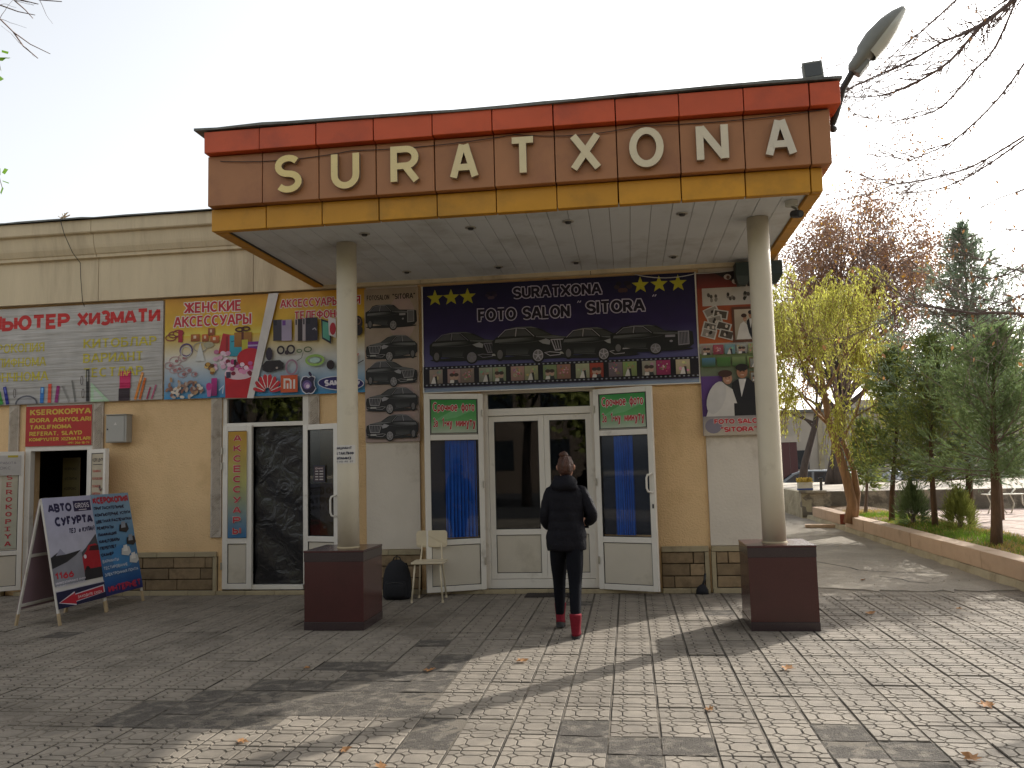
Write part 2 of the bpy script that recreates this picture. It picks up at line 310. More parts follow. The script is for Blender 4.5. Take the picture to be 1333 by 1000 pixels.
# ------------------------------------------------------------------ stroke lettering
def arc(cx, cy, rx, ry, a0, a1, n=10):
    return [(cx+rx*math.cos(math.radians(a0+(a1-a0)*i/n)), cy+ry*math.sin(math.radians(a0+(a1-a0)*i/n))) for i in range(n+1)]
def O_(w): return arc(w/2, .5, w/2, .5, 90, 450, 24)
G = {
 'A': (.80, [[(0, 0), (.35, 1)], [(.45, 1), (.80, 0)], [(.14, .3), (.66, .3)]]),
 'B': (.62, [[(0, 0), (0, 1), (.3, 1)]+arc(.34, .76, .24, .24, 90, -90)+[(.0, .52)], [(0, .52), (.34, .52)]+arc(.36, .26, .26, .26, 90, -90)+[(0, 0)]]),
 'C': (.72, [arc(.4, .5, .4, .5, 50, 310, 18)]), 'D': (.7, [[(0, 0), (0, 1), (.25, 1)]+arc(.25, .5, .45, .5, 90, -90, 14)+[(0, 0)]]),
 'E': (.56, [[(.56, 1), (0, 1), (0, 0), (.56, 0)], [(0, .52), (.48, .52)]]), 'F': (.54, [[(.54, 1), (0, 1), (0, 0)], [(0, .5), (.46, .5)]]),
 'G': (.76, [arc(.4, .5, .4, .5, 48, 330, 18)+[(.76, .45), (.45, .45)]]), 'H': (.66, [[(0, 0), (0, 1)], [(.66, 0), (.66, 1)], [(0, .5), (.66, .5)]]),
 'I': (.0, [[(0, 0), (0, 1)]]), 'K': (.66, [[(0, 0), (0, 1)], [(.62, 1), (.02, .42)], [(.2, .58), (.66, 0)]]), 'L': (.52, [[(0, 1), (0, 0), (.52, 0)]]),
 'M': (.84, [[(0, 0), (.0, 1)], [(.03, .97), (.40, .12)], [(.44, .12), (.81, .97)], [(.84, 1), (.84, 0)]]), 'N': (.68, [[(0, 0), (0, 1)], [(.03, .96), (.65, .04)], [(.68, 0), (.68, 1)]]), 'O': (.8, [O_(.8)]),
 'P': (.6, [[(0, 0), (0, 1), (.32, 1)]+arc(.33, .73, .27, .27, 90, -90)+[(0, .46)]]), 'R': (.64, [[(0, 0), (0, 1), (.34, 1)]+arc(.35, .74, .26, .26, 90, -90)+[(0, .48)], [(.32, .48), (.64, 0)]]),
 'S': (.62, [arc(.31, .75, .3, .25, 35, 270, 14)+arc(.31, .25, .31, .25, 90, -145, 14)[1:]]), 'T': (.7, [[(0, 1), (.7, 1)], [(.35, 1), (.35, 0)]]),
 'U': (.68, [[(0, 1), (0, .34)]+arc(.34, .34, .34, .34, 180, 360, 12)+[(.68, 1)]]), 'V': (.74, [[(0, 1), (.34, 0)], [(.4, 0), (.74, 1)]]),
 'X': (.74, [[(0, 0), (.74, 1)], [(0, 1), (.74, 0)]]), 'Y': (.74, [[(0, 1), (.37, .48), (.74, 1)], [(.37, .48), (.37, 0)]]), 'Z': (.64, [[(0, 1), (.64, 1), (0, 0), (.64, 0)]]),
 'Б': (.6, [[(.56, 1), (0, 1), (0, 0), (.34, 0)]+arc(.34, .29, .27, .29, -90, 90)+[(0, .58)]]), 'Г': (.5, [[(0, 0), (0, 1), (.5, 1)]]), 'Д': (.8, [[(.0, -.18), (.0, 0), (.8, 0), (.8, -.18)], [(.12, 0), (.24, 1), (.66, 1), (.66, 0)]]),
 'Ж': (.96, [[(.48, 0), (.48, 1)], [(0, 1), (.44, .5)], [(0, 0), (.44, .5)], [(.96, 1), (.52, .5)], [(.96, 0), (.52, .5)]]),
 'З': (.58, [arc(.28, .76, .27, .24, 150, -90, 12), arc(.28, .26, .3, .26, 90, -150, 12)]), 'И': (.68, [[(0, 0), (0, 1)], [(.03, .04), (.65, .96)], [(.68, 0), (.68, 1)]]),
 'Л': (.7, [[(0, 0), (.12, .1), (.2, 1), (.7, 1), (.7, 0)]]), 'П': (.66, [[(0, 0), (0, 1), (.66, 1), (.66, 0)]]),
 'У': (.7, [[(0, 1), (.38, .34)], [(.7, 1), (.3, .1), (.08, 0)]]), 'Ф': (.86, [arc(.43, .55, .43, .3, 90, 450, 22), [(.43, 0), (.43, 1)]]), 'Ц': (.74, [[(0, 1), (0, 0), (.74, 0), (.74, -.18)], [(.64, 1), (.64, 0)]]),
 'Ч': (.6, [[(0, 1), (0, .6), (.14, .45), (.6, .45)], [(.6, 1), (.6, 0)]]), 'Ш': (.9, [[(0, 1), (0, 0), (.9, 0), (.9, 1)], [(.45, 1), (.45, 0)]]),
 'Ь': (.58, [[(0, 1), (0, 0), (.32, 0)]+arc(.32, .28, .26, .28, -90, 90)+[(0, .56)]]), 'Ы': (.84, [[(0, 1), (0, 0), (.28, 0)]+arc(.28, .28, .26, .28, -90, 90)+[(0, .56)], [(.84, 0), (.84, 1)]]),
 'Ю': (.98, [[(0, 0), (0, 1)], [(0, .5), (.3, .5)], arc(.64, .5, .34, .5, 90, 450, 24)]), 'Я': (.64, [[(.64, 0), (.64, 1), (.3, 1)]+arc(.29, .74, .26, .26, 90, 270)+[(.64, .48)], [(.32, .48), (0, 0)]]),
 'Ғ': (.56, [[(.08, 0), (.08, 1), (.56, 1)], [(-.06, .48), (.34, .48)]]), 'Қ': (.68, [[(0, 0), (0, 1)], [(.62, 1), (.02, .42)], [(.2, .58), (.6, 0), (.68, -.16)]]), 'Й': (.68, [[(0, .9), (0, 0), (.68, .9), (.68, 0)], [(.2, 1.1), (.48, 1.1)]]),
 '0': (.56, [arc(.28, .5, .28, .5, 90, 450, 20)]), '1': (.3, [[(0, .78), (.26, 1), (.26, 0)]]), '2': (.56, [arc(.28, .72, .28, .28, 170, -30, 10)+[(0, 0), (.58, 0)]]),
 '4': (.6, [[(.44, 0), (.44, 1), (0, .28), (.6, .28)]]), '6': (.56, [[(.46, .96), (.1, .55)]+arc(.28, .3, .28, .3, 160, 520, 16)]), '7': (.54, [[(0, 1), (.54, 1), (.16, 0)]]),
 '8': (.56, [arc(.28, .75, .24, .25, 90, 450, 14), arc(.28, .25, .28, .25, 90, 450, 14)]), '9': (.56, [arc(.28, .7, .28, .3, -20, 340, 16)+[(.5, .45), (.1, .04)]]),
 '-': (.3, [[(0, .42), (.3, .42)]]), '(': (.2, [arc(.3, .5, .3, .6, 130, 230, 6)]), ')': (.2, [arc(-.1, .5, .3, .6, 50, -50, 6)]), ',': (.08, [[(.06, .08), (0, -.16)]]), '"': (.34, [[(.08, 1.1), (0, .78)], [(.3, 1.1), (.22, .78)]]),
 '.': (.04, [[(0, 0), (.04, .06)]]), ' ': (.34, []),
 'с': (.46, [arc(.26, .34, .26, .34, 50, 310, 12)]), 'р': (.48, [[(0, -.32), (0, .68)], arc(.24, .34, .24, .34, 150, -150, 14)]), 'о': (.5, [arc(.25, .34, .25, .34, 90, 450, 16)]),
 'ч': (.42, [[(0, .68), (0, .4), (.1, .28), (.42, .28)], [(.42, .68), (.42, 0)]]), 'н': (.44, [[(0, 0), (0, .68)], [(.44, 0), (.44, .68)], [(0, .34), (.44, .34)]]), 'е': (.48, [[(0, .36), (.48, .36)]+arc(.24, .34, .24, .34, 10, 310, 14)]),
 'ф': (.66, [[(.33, -.32), (.33, 1)], arc(.33, .34, .33, .34, 90, 450, 18)]), 'т': (.46, [[(0, .68), (.46, .68)], [(.23, .68), (.23, 0)]]), 'а': (.44, [arc(.22, .22, .22, .22, 90, 450, 12), [(.04, .6), (.2, .68), (.42, .58), (.44, 0)]]),
 'у': (.48, [[(0, .68), (.26, .1)], [(.48, .68), (.16, -.3), (0, -.3)]]), 'м': (.6, [[(0, 0), (.02, .68), (.3, .12), (.58, .68), (.6, 0)]]), 'и': (.46, [[(0, .68), (0, 0)], [(.03, .04), (.43, .64)], [(.46, .68), (.46, 0)]]), 'n': (.42, [[(0, 0), (0, .68)], [(0, .5), (.2, .68), (.42, .56), (.42, 0)]]),
}
for a, b in zip('АВЕКМНОРСТХ', 'ABEKMHOPCTX'): G[a] = G[b]
def ribbon(pts, t, tv=None):
    """flat ribbon along pts with thickness t (tv: thickness of near-vertical runs); returns list of (left,right) points"""
    pts = [p for i, p in enumerate(pts) if i == 0 or math.dist(p, pts[i-1]) > 1e-5]
    n = len(pts); closed = math.dist(pts[0], pts[-1]) < 1e-6
    out = []
    for i in range(n):
        a = pts[i-1] if i > 0 else (pts[-2] if closed else None)
        b = pts[i+1] if i < n-1 else (pts[1] if closed else None)
        p = pts[i]
        def nrm(u, v):
            dx, dy = v[0]-u[0], v[1]-u[1]; L = math.hypot(dx, dy) or 1; return (-dy/L, dx/L)
        def th(nn): return t if tv is None else (t+(tv-t)*abs(nn[0]))
        if a is None: q = nrm(p, b); k = th(q)/2; out.append(((p[0]+q[0]*k, p[1]+q[1]*k), (p[0]-q[0]*k, p[1]-q[1]*k))); continue
        if b is None: q = nrm(a, p); k = th(q)/2; out.append(((p[0]+q[0]*k, p[1]+q[1]*k), (p[0]-q[0]*k, p[1]-q[1]*k))); continue
        q1 = nrm(a, p); q2 = nrm(p, b); mx, my = q1[0]+q2[0], q1[1]+q2[1]; L = math.hypot(mx, my)
        if L < .35:  # very sharp
            mx, my = q1; L = 1; k = th(q1)/2
            out.append(((p[0]+q1[0]*k, p[1]+q1[1]*k), (p[0]-q1[0]*k, p[1]-q1[1]*k))); k = th(q2)/2
            out.append(((p[0]+q2[0]*k, p[1]+q2[1]*k), (p[0]-q2[0]*k, p[1]-q2[1]*k))); continue
        mx /= L; my /= L; c = max(.45, mx*q1[0]+my*q1[1]); k = (th(q1)+th(q2))/4/c
        out.append(((p[0]+mx*k, p[1]+my*k), (p[0]-mx*k, p[1]-my*k)))
    return out
def glyph_strokes(ch, serif):
    wd, st = G.get(ch, G[' ']); st = [list(s_) for s_ in st]; S = []
    if serif and ch not in ' .,-"()':
        ends = set()
        for s_ in st:
            for i, p in enumerate(s_):
                if p[1] in (0, 1, .68) and (i in (0, len(s_)-1) or (s_[i-1][0] == p[0] or (i+1 < len(s_) and s_[i+1][0] == p[0]))):
                    q = s_[i-1] if i else s_[1]
                    vert = any(abs(p[0]-z[0]) < abs(p[1]-z[1])*1.1 for z in ([s_[i-1]] if i else [])+([s_[i+1]] if i+1 < len(s_) else []))
                    if vert: ends.add(p)
        for p in ends: S.append([(p[0]-.13, p[1]), (p[0]+.13, p[1])])
    return wd, st, S
class Canvas:
    """flat print: x right, z up, facing -y; every item lies a hair in front of the last"""
    def __init__(s): s.b = MB(); s.k = 0; s.step = .00016
    def _z(s): s.k += 1; return -s.k*s.step
    def poly(s, pts, col, z=None):
        z = s._z() if z is None else z
        s.b.add([(x, z, y) for x, y in pts], [tuple(range(len(pts)))], 0, col)
    def rect(s, x0, y0, x1, y1, col, col2=None):
        if col2: col = (col2, col2, col, col)
        s.poly([(x0, y0), (x1, y0), (x1, y1), (x0, y1)], col)
    def ell(s, cx, cy, rx, ry, col, n=18, rot=0):
        c, q = math.cos(rot), math.sin(rot)
        s.poly([(cx+rx*math.cos(a)*c-ry*math.sin(a)*q, cy+rx*math.cos(a)*q+ry*math.sin(a)*c) for a in [2*PI*i/n for i in range(n)]], col)
    def line(s, pts, t, col, tv=None, z=None):
        z = s._z() if z is None else z
        r = ribbon(pts, t, tv); vs = []
        for i in range(len(r)-1): vs += [(q[0], z-i*9e-6, q[1]) for q in (r[i][0], r[i][1], r[i+1][1], r[i+1][0])]
        s.b.add(vs, [(4*i, 4*i+1, 4*i+2, 4*i+3) for i in range(len(r)-1)], 0, col)
    def fan(s, c, pts, col, colc):  # star shaped shape with centre
        z = s._z(); n = len(pts); vs = [(c[0], z, c[1])]+[(x, z, y) for x, y in pts]
        for i in range(n): s.b.add([vs[0], vs[1+i], vs[1+(i+1) % n]], [(0, 1, 2)], 0, (colc, col, col))
    def star(s, cx, cy, r, col):
        pts = [(cx+(r if i % 2 == 0 else r*.42)*math.cos(PI/2+i*PI/5), cy+(r if i % 2 == 0 else r*.42)*math.sin(PI/2+i*PI/5)) for i in range(10)]
        s.fan((cx, cy), pts, col, col)
    def ring(s, cx, cy, rx, ry, t, col, n=20): s.line([(cx+rx*math.cos(2*PI*i/n), cy+ry*math.sin(2*PI*i/n)) for i in range(n+1)], t, col)
    def text(s, st, x0, x1, y, h, col, wt=.16, serif=False, outline=None, ow=.08, vertical=False, gap=.26, slant=0):
        """string from x0 to x1 (width fitted), baseline y, cap height h"""
        if vertical:
            n = len(st); ph = h  # here h = pitch, x0..x1 letter width
            for i, ch in enumerate(st):
                if ch != ' ': s.text(ch, x0, x1, y-(i+1)*ph+ph*.16, ph*.68, col, wt, serif, outline, ow)
            return
        wt = wt*1.3
        ws = [max(G.get(ch, G[' '])[0], .02)+gap+(.06 if serif else 0) for ch in st]; tot = sum(ws)-gap+wt
        if x1 is None: x1 = x0+tot*h
        sx = (x1-x0)/tot
        passes = ([(outline, ow*2)] if outline else [])+[(col, 0)]
        for pc, ex in passes:
            zb = s._z(); x = x0+wt*sx/2; j = 0
            for ch, w_ in zip(st, ws):
                wd, sts, ser = glyph_strokes(ch, serif)
                ins = wt/2
                def tr(p): return (x+p[0]*sx+slant*p[1]*h, y+(ins+p[1]*(1-2*ins))*h)
                for q in sts:
                    z = zb-j*.00001; j = (j+1) % 9
                    s.line([tr(p) for p in q], (wt*(.62 if serif else .92)+ex)*h, pc, (wt+ex/ h*h)*min(h, sx) if not ex else (wt+ex)*min(h, sx*1.15), z)
                for q in ser:
                    z = zb-j*.00001; j = (j+1) % 9
                    s.line([tr(p) for p in [(q[0][0]-ex*.5, q[0][1]), (q[1][0]+ex*.5, q[1][1])]], (wt*.5+ex)*h, pc, None, z)
                x += w_*sx
            s.k += 3
    def obj(s, name, parent, m=None, loc=(0, 0, 0), rot=None, warp=None):
        if warp: s.b.v = [warp(p) for p in s.b.v]
        me = s.b.mesh(name, m or M['print'])
        return link(name, me, parent, 0, loc, rot)
K = lambda h: hx(h)
# ================================================================== GROUND
def clip(poly, nx, ny, d):  # keep nx*x+ny*y<=d
    out = []
    for i in range(len(poly)):
        a, b = poly[i], poly[(i+1) % len(poly)]; da = nx*a[0]+ny*a[1]-d; db = nx*b[0]+ny*b[1]-d
        if da <= 0: out.append(a)
        if (da < 0 < db) or (db < 0 < da):
            t = da/(da-db); out.append((a[0]+(b[0]-a[0])*t, a[1]+(b[1]-a[1])*t))
    return out
def inset(poly, k):
    n = len(poly); q = list(poly)
    for i in range(n):
        a, b = poly[i], poly[(i+1) % n]; dx, dy = b[0]-a[0], b[1]-a[1]; L = math.hypot(dx, dy)
        if L < 1e-6: continue
        nx, ny = dy/L, -dx/L; q = clip(q, nx, ny, nx*a[0]+ny*a[1]-k)
        if len(q) < 3: return []
    return q
TP = .301
def slab_mb(seed, worn=False):
    r = random.Random(seed); mb = MB(); W = TP-.007; H = TP-.004; o = (TP-W)/2; x0, x1, y0, y1 = o, o+W, .002, .002+H
    base = [(x0, y0), (x1, y0), (x1, y1), (x0, y1)]
    if worn:
        n = 6; zs = [[-.004+r.uniform(-.003, .003) for _ in range(n+1)] for _ in range(n+1)]
        vs = [(x0+(x1-x0)*i/n, y0+(y1-y0)*j/n, zs[i][j]) for i in range(n+1) for j in range(n+1)]
        mb.add(vs, [(i*(n+1)+j, (i+1)*(n+1)+j, (i+1)*(n+1)+j+1, i*(n+1)+j+1) for i in range(n) for j in range(n)], 2)
        return mb
    mb.add([(x, y, -.03) for x, y in base]+[(x, y, -.0065) for x, y in base], [(4, 5, 6, 7), (0, 1, 5, 4), (1, 2, 6, 5), (2, 3, 7, 6), (3, 0, 4, 7)], 1)
    p = TP/2; a = p/2; c = .036; cells = []
    for ci in (0, 1, 2):
        for cj in (0, 1, 2):
            cx, cy = ci*p, cj*p
            cells.append([(cx-a+c, cy-a), (cx+a-c, cy-a), (cx+a, cy-a+c), (cx+a, cy+a-c), (cx+a-c, cy+a), (cx-a+c, cy+a), (cx-a, cy+a-c), (cx-a, cy-a+c)])
    for ci in (0, 1):
        for cj in (0, 1):
            cx, cy = ci*p+a, cj*p+a; cells.append([(cx, cy-c), (cx+c, cy), (cx, cy+c), (cx-c, cy)])
    for q in cells:
        q = clip(clip(clip(clip(q, 1, 0, x1-.001), -1, 0, -x0-.001), 0, 1, y1-.001), 0, -1, -y0-.001)
        if len(q) < 3: continue
        lo = inset(q, .0040); hi = inset(q, .0066)
        if len(lo) < 3: continue
        dz = r.uniform(-.0012, .0004)
        if len(hi) != len(lo): mb.add([(x, y, -.0015) for x, y in lo], [tuple(range(len(lo)))], 0); continue
        n = len(lo); vs = [(x, y, -.0065) for x, y in lo]+[(x, y, dz) for x, y in hi]
        mb.add(vs, [tuple(range(n, 2*n))]+[(i, (i+1) % n, n+(i+1) % n, n+i) for i in range(n)], 0)
    return mb
slabmats = [M['slab'], M['groove'], M['worn']]
slab_src = [slab_mb(i) for i in range(4)]; worn_src = [slab_mb(20+i, True) for i in range(4)]
slab_me = [s_.mesh('slab', slabmats) for s_ in slab_src]; worn_me = [s_.mesh('slab', slabmats) for s_ in worn_src]
g = MB(); g.box(-140, 160, -90, 12.2, -.6, -.028); ground = setting('ground', g, M['sand'])
pv = MB(); pv.box(-11, 4.62, -13.5, .0, -.027, -.0078); pavement = setting('pavement', pv, M['bed'])
cells = []
ox, oy = -.1824, -4.5377
wornspots = [(-1.7, -4.25, .42), (-2.1, -4.7, .5), (-2.7, -4.9, .5), (-3.2, -5.1, .35), (-2.4, -3.75, .28), (-1.5, -3.6, .2), (-.35, -5.45, .2), (.1, -5.7, .25), (1.15, -5.4, .22), (1.5, -5.75, .25), (.85, -4.3, .1), (-1.25, -5.5, .28), (-1.6, -5.0, .2)]
for i in range(-36, 16):
    for j in range(-14, 31):
        x = ox+i*TP; y = oy-j*TP
        if y > -.28 or x > 4.35 or x < -10.8: continue
        P = proj((x+TP/2, y+TP/2, 0)); vis = P is not None and -30 < P[0] < 1363 and -10 < P[1] < 1030
        dmin = P[2] if vis else 1e3
        wn = any(math.hypot(x+TP/2-a, y+TP/2-b) < r*random.uniform(.75, 1.25) for a, b, r in wornspots) or random.random() < .004
        cells.append((dmin, x, y, wn))
cells.sort(key=lambda c: c[0]); rest = MB()
for k, (d, x, y, wn) in enumerate(cells):
    v = random.randrange(4); dz = random.gauss(0, .0018)
    if k < 300:
        o = bpy.data.objects.new('slab', worn_me[v] if wn else slab_me[v]); C.objects.link(o); o.parent = pavement; o.location = (x, y, dz)
        o.rotation_euler = (random.gauss(0, .005), random.gauss(0, .005), random.gauss(0, .004))
    else:
        s_ = worn_src[v] if wn else slab_src[v]; off = len(rest.v)
        rest.v += [(a+x, b+y, c+dz) for a, b, c in s_.v]; rest.f += [tuple(i+off for i in f) for f in s_.f]; rest.m += s_.m; rest.c += s_.c
me = rest.mesh('slab', slabmats); o = link('slab_field', me, pavement); o['kind'] = 'stuff'
# asphalt path beside the building with a crumbled near edge
r = random.Random(3); edge = []; x = 1.62
while x < 4.6: edge.append((x, .02+r.uniform(-.16, .1)+(.25*math.exp(-((x-2.3)/.4)**2)))); x += r.uniform(.05, .16)
poly = edge+[(4.7, -.02), (4.7, 15.5), (1.62, 15.5)]
a = MB(); a.prism(poly, -.02, .006); asphalt = setting('asphalt_path', a, M['asphalt'])
fil = MB(); fil.box(1.62, 4.6, -.3, .6, -.0265, -.004); setting('mortar_strip', fil, M['bed'])
# asphalt cracks as flat dark strips, crack shadow and dirt painted in the colour
cr = MB()
for pts in ([(2.75, 2.9), (3.05, 2.2), (3.1, 1.9), (3.45, 1.65), (3.75, 1.6), (4.0, 1.45)], [(3.2, 1.25), (3.4, .95), (3.42, .75), (3.6, .6)], [(2.3, 5.2), (2.9, 5.4), (3.6, 5.1)]):
    rb = ribbon(pts, .03); cr.add([(x, y, .0075) for ab in rb for x, y in ab], [(2*i, 2*i+1, 2*i+3, 2*i+2) for i in range(len(rb)-1)])
cr.obj('crack', mat('crack_shadow_dirt', (.03, .027, .022), 1), asphalt)
# raised street level beyond the retaining wall
t = MB(); t.prism([(4.62, 12.45), (60, 12.45), (60, 21.2), (-60, 21.2), (-60, 15.6), (4.62, 15.6)], -.6, .64); setting('raised_plaza', t, M['plaza'])
t = MB(); t.box(-140, 160, 21.21, 500, -.9, -.42); setting('street', t, M['asphalt'])
t = MB(); t.box(-140, 160, -60, -13.6, -.02, -.005); setting('street', t, M['dark_asphalt'])
t = MB(); t.box(6.15, 40, -8, 12.19, -.5, .16); setting('side_plaza', t, M['sand'])
plz = bpy.data.objects['side_plaza']; r = random.Random(11)
pt_src = MB(); pt_src.box(.005, .415, .005, .315, .161, .172); pt_me = pt_src.mesh('paving_tile', M['pink_tile']); rest_ = MB(); tl = []
for i in range(20):
    for j in range(34):
        x = 6.2+i*.42; y = 1.2+j*.32; q_ = proj((x+.2, y+.16, .17)); vis = q_ is not None and q_[0] < 1345
        tl.append((q_[2] if vis else 1e3+j, x, y))
tl.sort()
for k, (d_, x, y) in enumerate(tl):
    if k < 300: o = link('paving_tile', pt_me, plz); o.location = (x, y, r.uniform(-.003, .003)); o.rotation_euler = (r.uniform(-.004, .004), r.uniform(-.004, .004), 0)
    else: rest_.box(x+.005, x+.415, y+.005, y+.315, .161, .172+r.uniform(-.003, .003))
o = rest_.obj('paving_tile', M['pink_tile'], plz); o['kind'] = 'stuff'
# planter bed
bed = MB(); n = 18
vs = []; 
for j in range(40):
    for i in range(7):
        x = 4.72+i*.24; y = -.5+j*.33; vs.append((x, y, .25+.06*math.sin(i*PI/6)+random.uniform(-.02, .02)))
bed.add(vs, [(j*7+i, j*7+i+1, (j+1)*7+i+1, (j+1)*7+i) for j in range(39) for i in range(6)]); setting('planting_bed', bed, M['soil'])
kb = thing('planter_kerb', 'low pink stone kerb on a rough concrete footing edging the planting bed', 'kerb', (4.45, 0, 0))
ft = MB(); r = random.Random(5); N = 60
vs = []
for j in range(N+1):
    y = -3+15.0*j/N; x = .0+r.uniform(-.02, .02)-.0; vs += [(x-.03+r.uniform(-.02, .01), y, -.02), (x+r.uniform(-.01, .01), y, .1), (.3, y, .1), (.3, y, -.02)]
fs = []
for j in range(N):
    for q in range(3): fs.append((j*4+q, j*4+q+1, (j+1)*4+q+1, (j+1)*4+q))
ft.add(vs, fs); ft.obj('footing', M['concrete_pale'], kb)
y = -3.0; k = 0
kmb = MB(); kmb.box(.0, .27, .004, 1.396, .102, .33); kme = kmb.mesh('kerb_stone', M['kerb'])
while y < 7.9:
    o = link('kerb_stone', kme, kb, .008); o.location = (r.uniform(-.008, .008), y, r.uniform(-.003, .003)); o.rotation_euler = (0, 0, r.uniform(-.004, .004)); y += 1.4; k += 1
o = link('kerb_stone', kme, kb, .008, (.03, 8.75, .0)); o = link('kerb_stone', kme, kb, .008, (.03, 10.16, .0))
bxo('broken_end', mat('broken_brick', hx('8a4a3a'), .95, .2, 30, .5, 60), kb, .035, .295, 8.742, 8.752, .11, .32, 0)
fsb = thing('loose_kerb_slab', 'loose pale kerb slab lying flat on the asphalt before the kerb', 'slab', (3.83, 9.1, .007)); bxo('slab_body', M['kerb'], fsb, 0, .62, 0, .28, 0, .07, .01, rot=(0, 0, -.1))
# retaining walls
def rough_wall(name, label, x0, y0, x1, y1, h0, h1, th, m, seed):
    r = random.Random(seed); mb = MB(); L = math.hypot(x1-x0, y1-y0); n = int(L/.25); hz = 5; dx, dy = (x1-x0)/L, (y1-y0)/L; nx, ny = dy, -dx; vs = []
    for i in range(n+1):
        for j in range(hz+1):
            t = i/n; z = -.05+(h0+(h1-h0)*t+.05)*j/hz; k = r.uniform(-.012, .012); vs.append((x0+(x1-x0)*t+nx*k, y0+(y1-y0)*t+ny*k, z))
        vs.append((x0+(x1-x0)*t-nx*th, y0+(y1-y0)*t-ny*th, h0+(h1-h0)*t)); vs.append((x0+(x1-x0)*t-nx*th, y0+(y1-y0)*t-ny*th, -.05))
    q = hz+3; mb.add(vs, [(i*q+j, (i+1)*q+j, (i+1)*q+j+1, i*q+j+1) for i in range(n) for j in range(q-1)]+[tuple(range(q)), tuple(n*q+j for j in reversed(range(q)))])
    th_ = thing(name, label, 'wall', (0, 0, 0)); mb.obj('wall_body', m, th_); return th_
rw = rough_wall('retaining_wall', 'dark stained concrete retaining wall behind the planting bed', 4.36, 12.2, 22, 12.2, .68, .62, .24, M['concrete'], 1)
cp = MB(); cp.box(4.34, 4.98, 12.13, 12.43, .64, .705); cp.obj('coping', M['concrete'], rw, bevel=.01)
rough_wall('side_retaining_wall', 'pale streaked concrete wall running back beside the asphalt path', 4.36, 15.6, 4.36, 12.2, .66, .68, .24, M['concrete_pale'], 2)
rough_wall('end_retaining_wall', 'concrete wall closing the far end of the asphalt path', -4, 15.6, 4.36, 15.6, .66, .66, .24, M['concrete_pale'], 4)
# ================================================================== BUILDING
BL = -15.0; BR = 1.62
B = thing('shop_building', 'single-storey yellow stucco shop row with cream cornice and stone base', 'building', (0, 0, 0))
def P(name, m, *a, **k): return bxo(name, m, B, *a, **k)
wl = MB()
ops = [(-8.22, -7.22, .05, 2.6), (-5.345, -4.15, .05, 2.6), (-1.86, -.40, .03, 2.56)]
xs_ = [BL]+[v for o_ in ops for v in o_[:2]]+[BR]
for i in range(0, len(xs_), 2): wl.box(xs_[i], xs_[i+1], 0, .3, 0, 4.0)
for (a_, b_, c_, d_) in ops: wl.box(a_+.0005, b_-.0005, .0005, .3, d_, 4.0)
wl.obj('wall', M['stucco'], B)
sw = MB(); sw.box(BR-.3, BR, .302, 11.4, 0, 4.0); sw.box(BL, BR-.302, 11.1, 11.4, 0, 4); sw.box(BL, BL+.3, .302, 11.09, 0, 4); sw.obj('wall', M['white_plaster'], B)
P('flat_roof', M['roof_metal'], BL, BR+.05, -.1, 11.5, 4.62, 4.7)
# cornice: stepped plaster bands, cut by vertical joints
joints = [BL-.2, -13.9, -11.7, -9.4, -7.115, -4.88, -2.6, -.4, BR+.28]
prof = [(3.965, 4.55, .10), (4.552, 4.60, .145), (4.602, 4.69, .19), (4.692, 4.865, .235), (4.867, 5.05, .29)]
for i in range(len(joints)-1):
    mb = MB(); a_, b_ = joints[i]+.004, joints[i+1]-.004
    # moulding profile swept along x
    pr = [(-.0, 3.965), (-.10, 3.965), (-.10, 4.55), (-.15, 4.56), (-.155, 4.60), (-.17, 4.61), (-.205, 4.68), (-.21, 4.70), (-.215, 4.72), (-.235, 4.86), (-.28, 4.875), (-.29, 4.89), (-.29, 5.05), (.35, 5.05), (.35, 3.965)]
    vs = [(a_, y, z) for y, z in pr]+[(b_, y, z) for y, z in pr]; n = len(pr)
    mb.add(vs, [tuple(range(n)), tuple(reversed(range(n, 2*n)))]+[(k, (k+1) % n, n+(k+1) % n, n+k) for k in range(n)])
    mb.obj('cornice', M['cornice'], B)
for x in joints[1:-1]: P('cornice_joint', M['mortar'], x-.0035, x+.0035, -.06, .3, 3.97, 5.04, bevel=0)
mb = MB(); pts = []; r = random.Random(9); x = BL-.2
while x < BR+.3: pts.append((x, r.uniform(-.345, -.32))); x += r.uniform(.15, .5)
pts.append((BR+.34, -.33)); n = len(pts)
vs = [(x, y, 5.052+r.uniform(0, .004)) for x, y in pts]+[(x, y+.0, 5.066+r.uniform(0, .012)) for x, y in pts]+[(x, 11.5, 5.075) for x, y in pts]
mb.add(vs, [(i, i+1, n+i+1, n+i) for i in range(n-1)]+[(n+i, n+i+1, 2*n+i+1, 2*n+i) for i in range(n-1)]); mb.obj('roof_sheet', M['roof_metal'], B)
# white plaster panels and ribbed trims
P('plaster_panel', M['white_plaster'], -3.37, -2.66, -.03, -.001, .56, 3.96)
P('plaster_panel', M['white_plaster'], .935, BR+.02, -.035, -.001, .56, 3.96)
def trim(x0, x1, z0, z1):
    o = bxo('trim', M['rope'], B, x0, x1, -.028, -.001, z0, z1, .002); mb = MB(); z = z0+.01; wq = x1-x0-.04
    while z < z1-.10:
        a_, b_ = x0+.022, x1-.018; d = .095; mb.add([(a_, -.0285, z), (b_, -.0285, z+d), (b_, -.0285, z+d+.016), (a_, -.0285, z+.016), (a_, -.036, z+.005), (b_, -.036, z+d+.005), (b_, -.036, z+d+.011), (a_, -.036, z+.011)],
              [(0, 1, 5, 4), (4, 5, 6, 7), (7, 6, 2, 3), (0, 4, 7, 3), (1, 2, 6, 5)]); z += .032
    q = mb.obj('trim_ribs', M['rope'], o); q['kind'] = 'stuff'
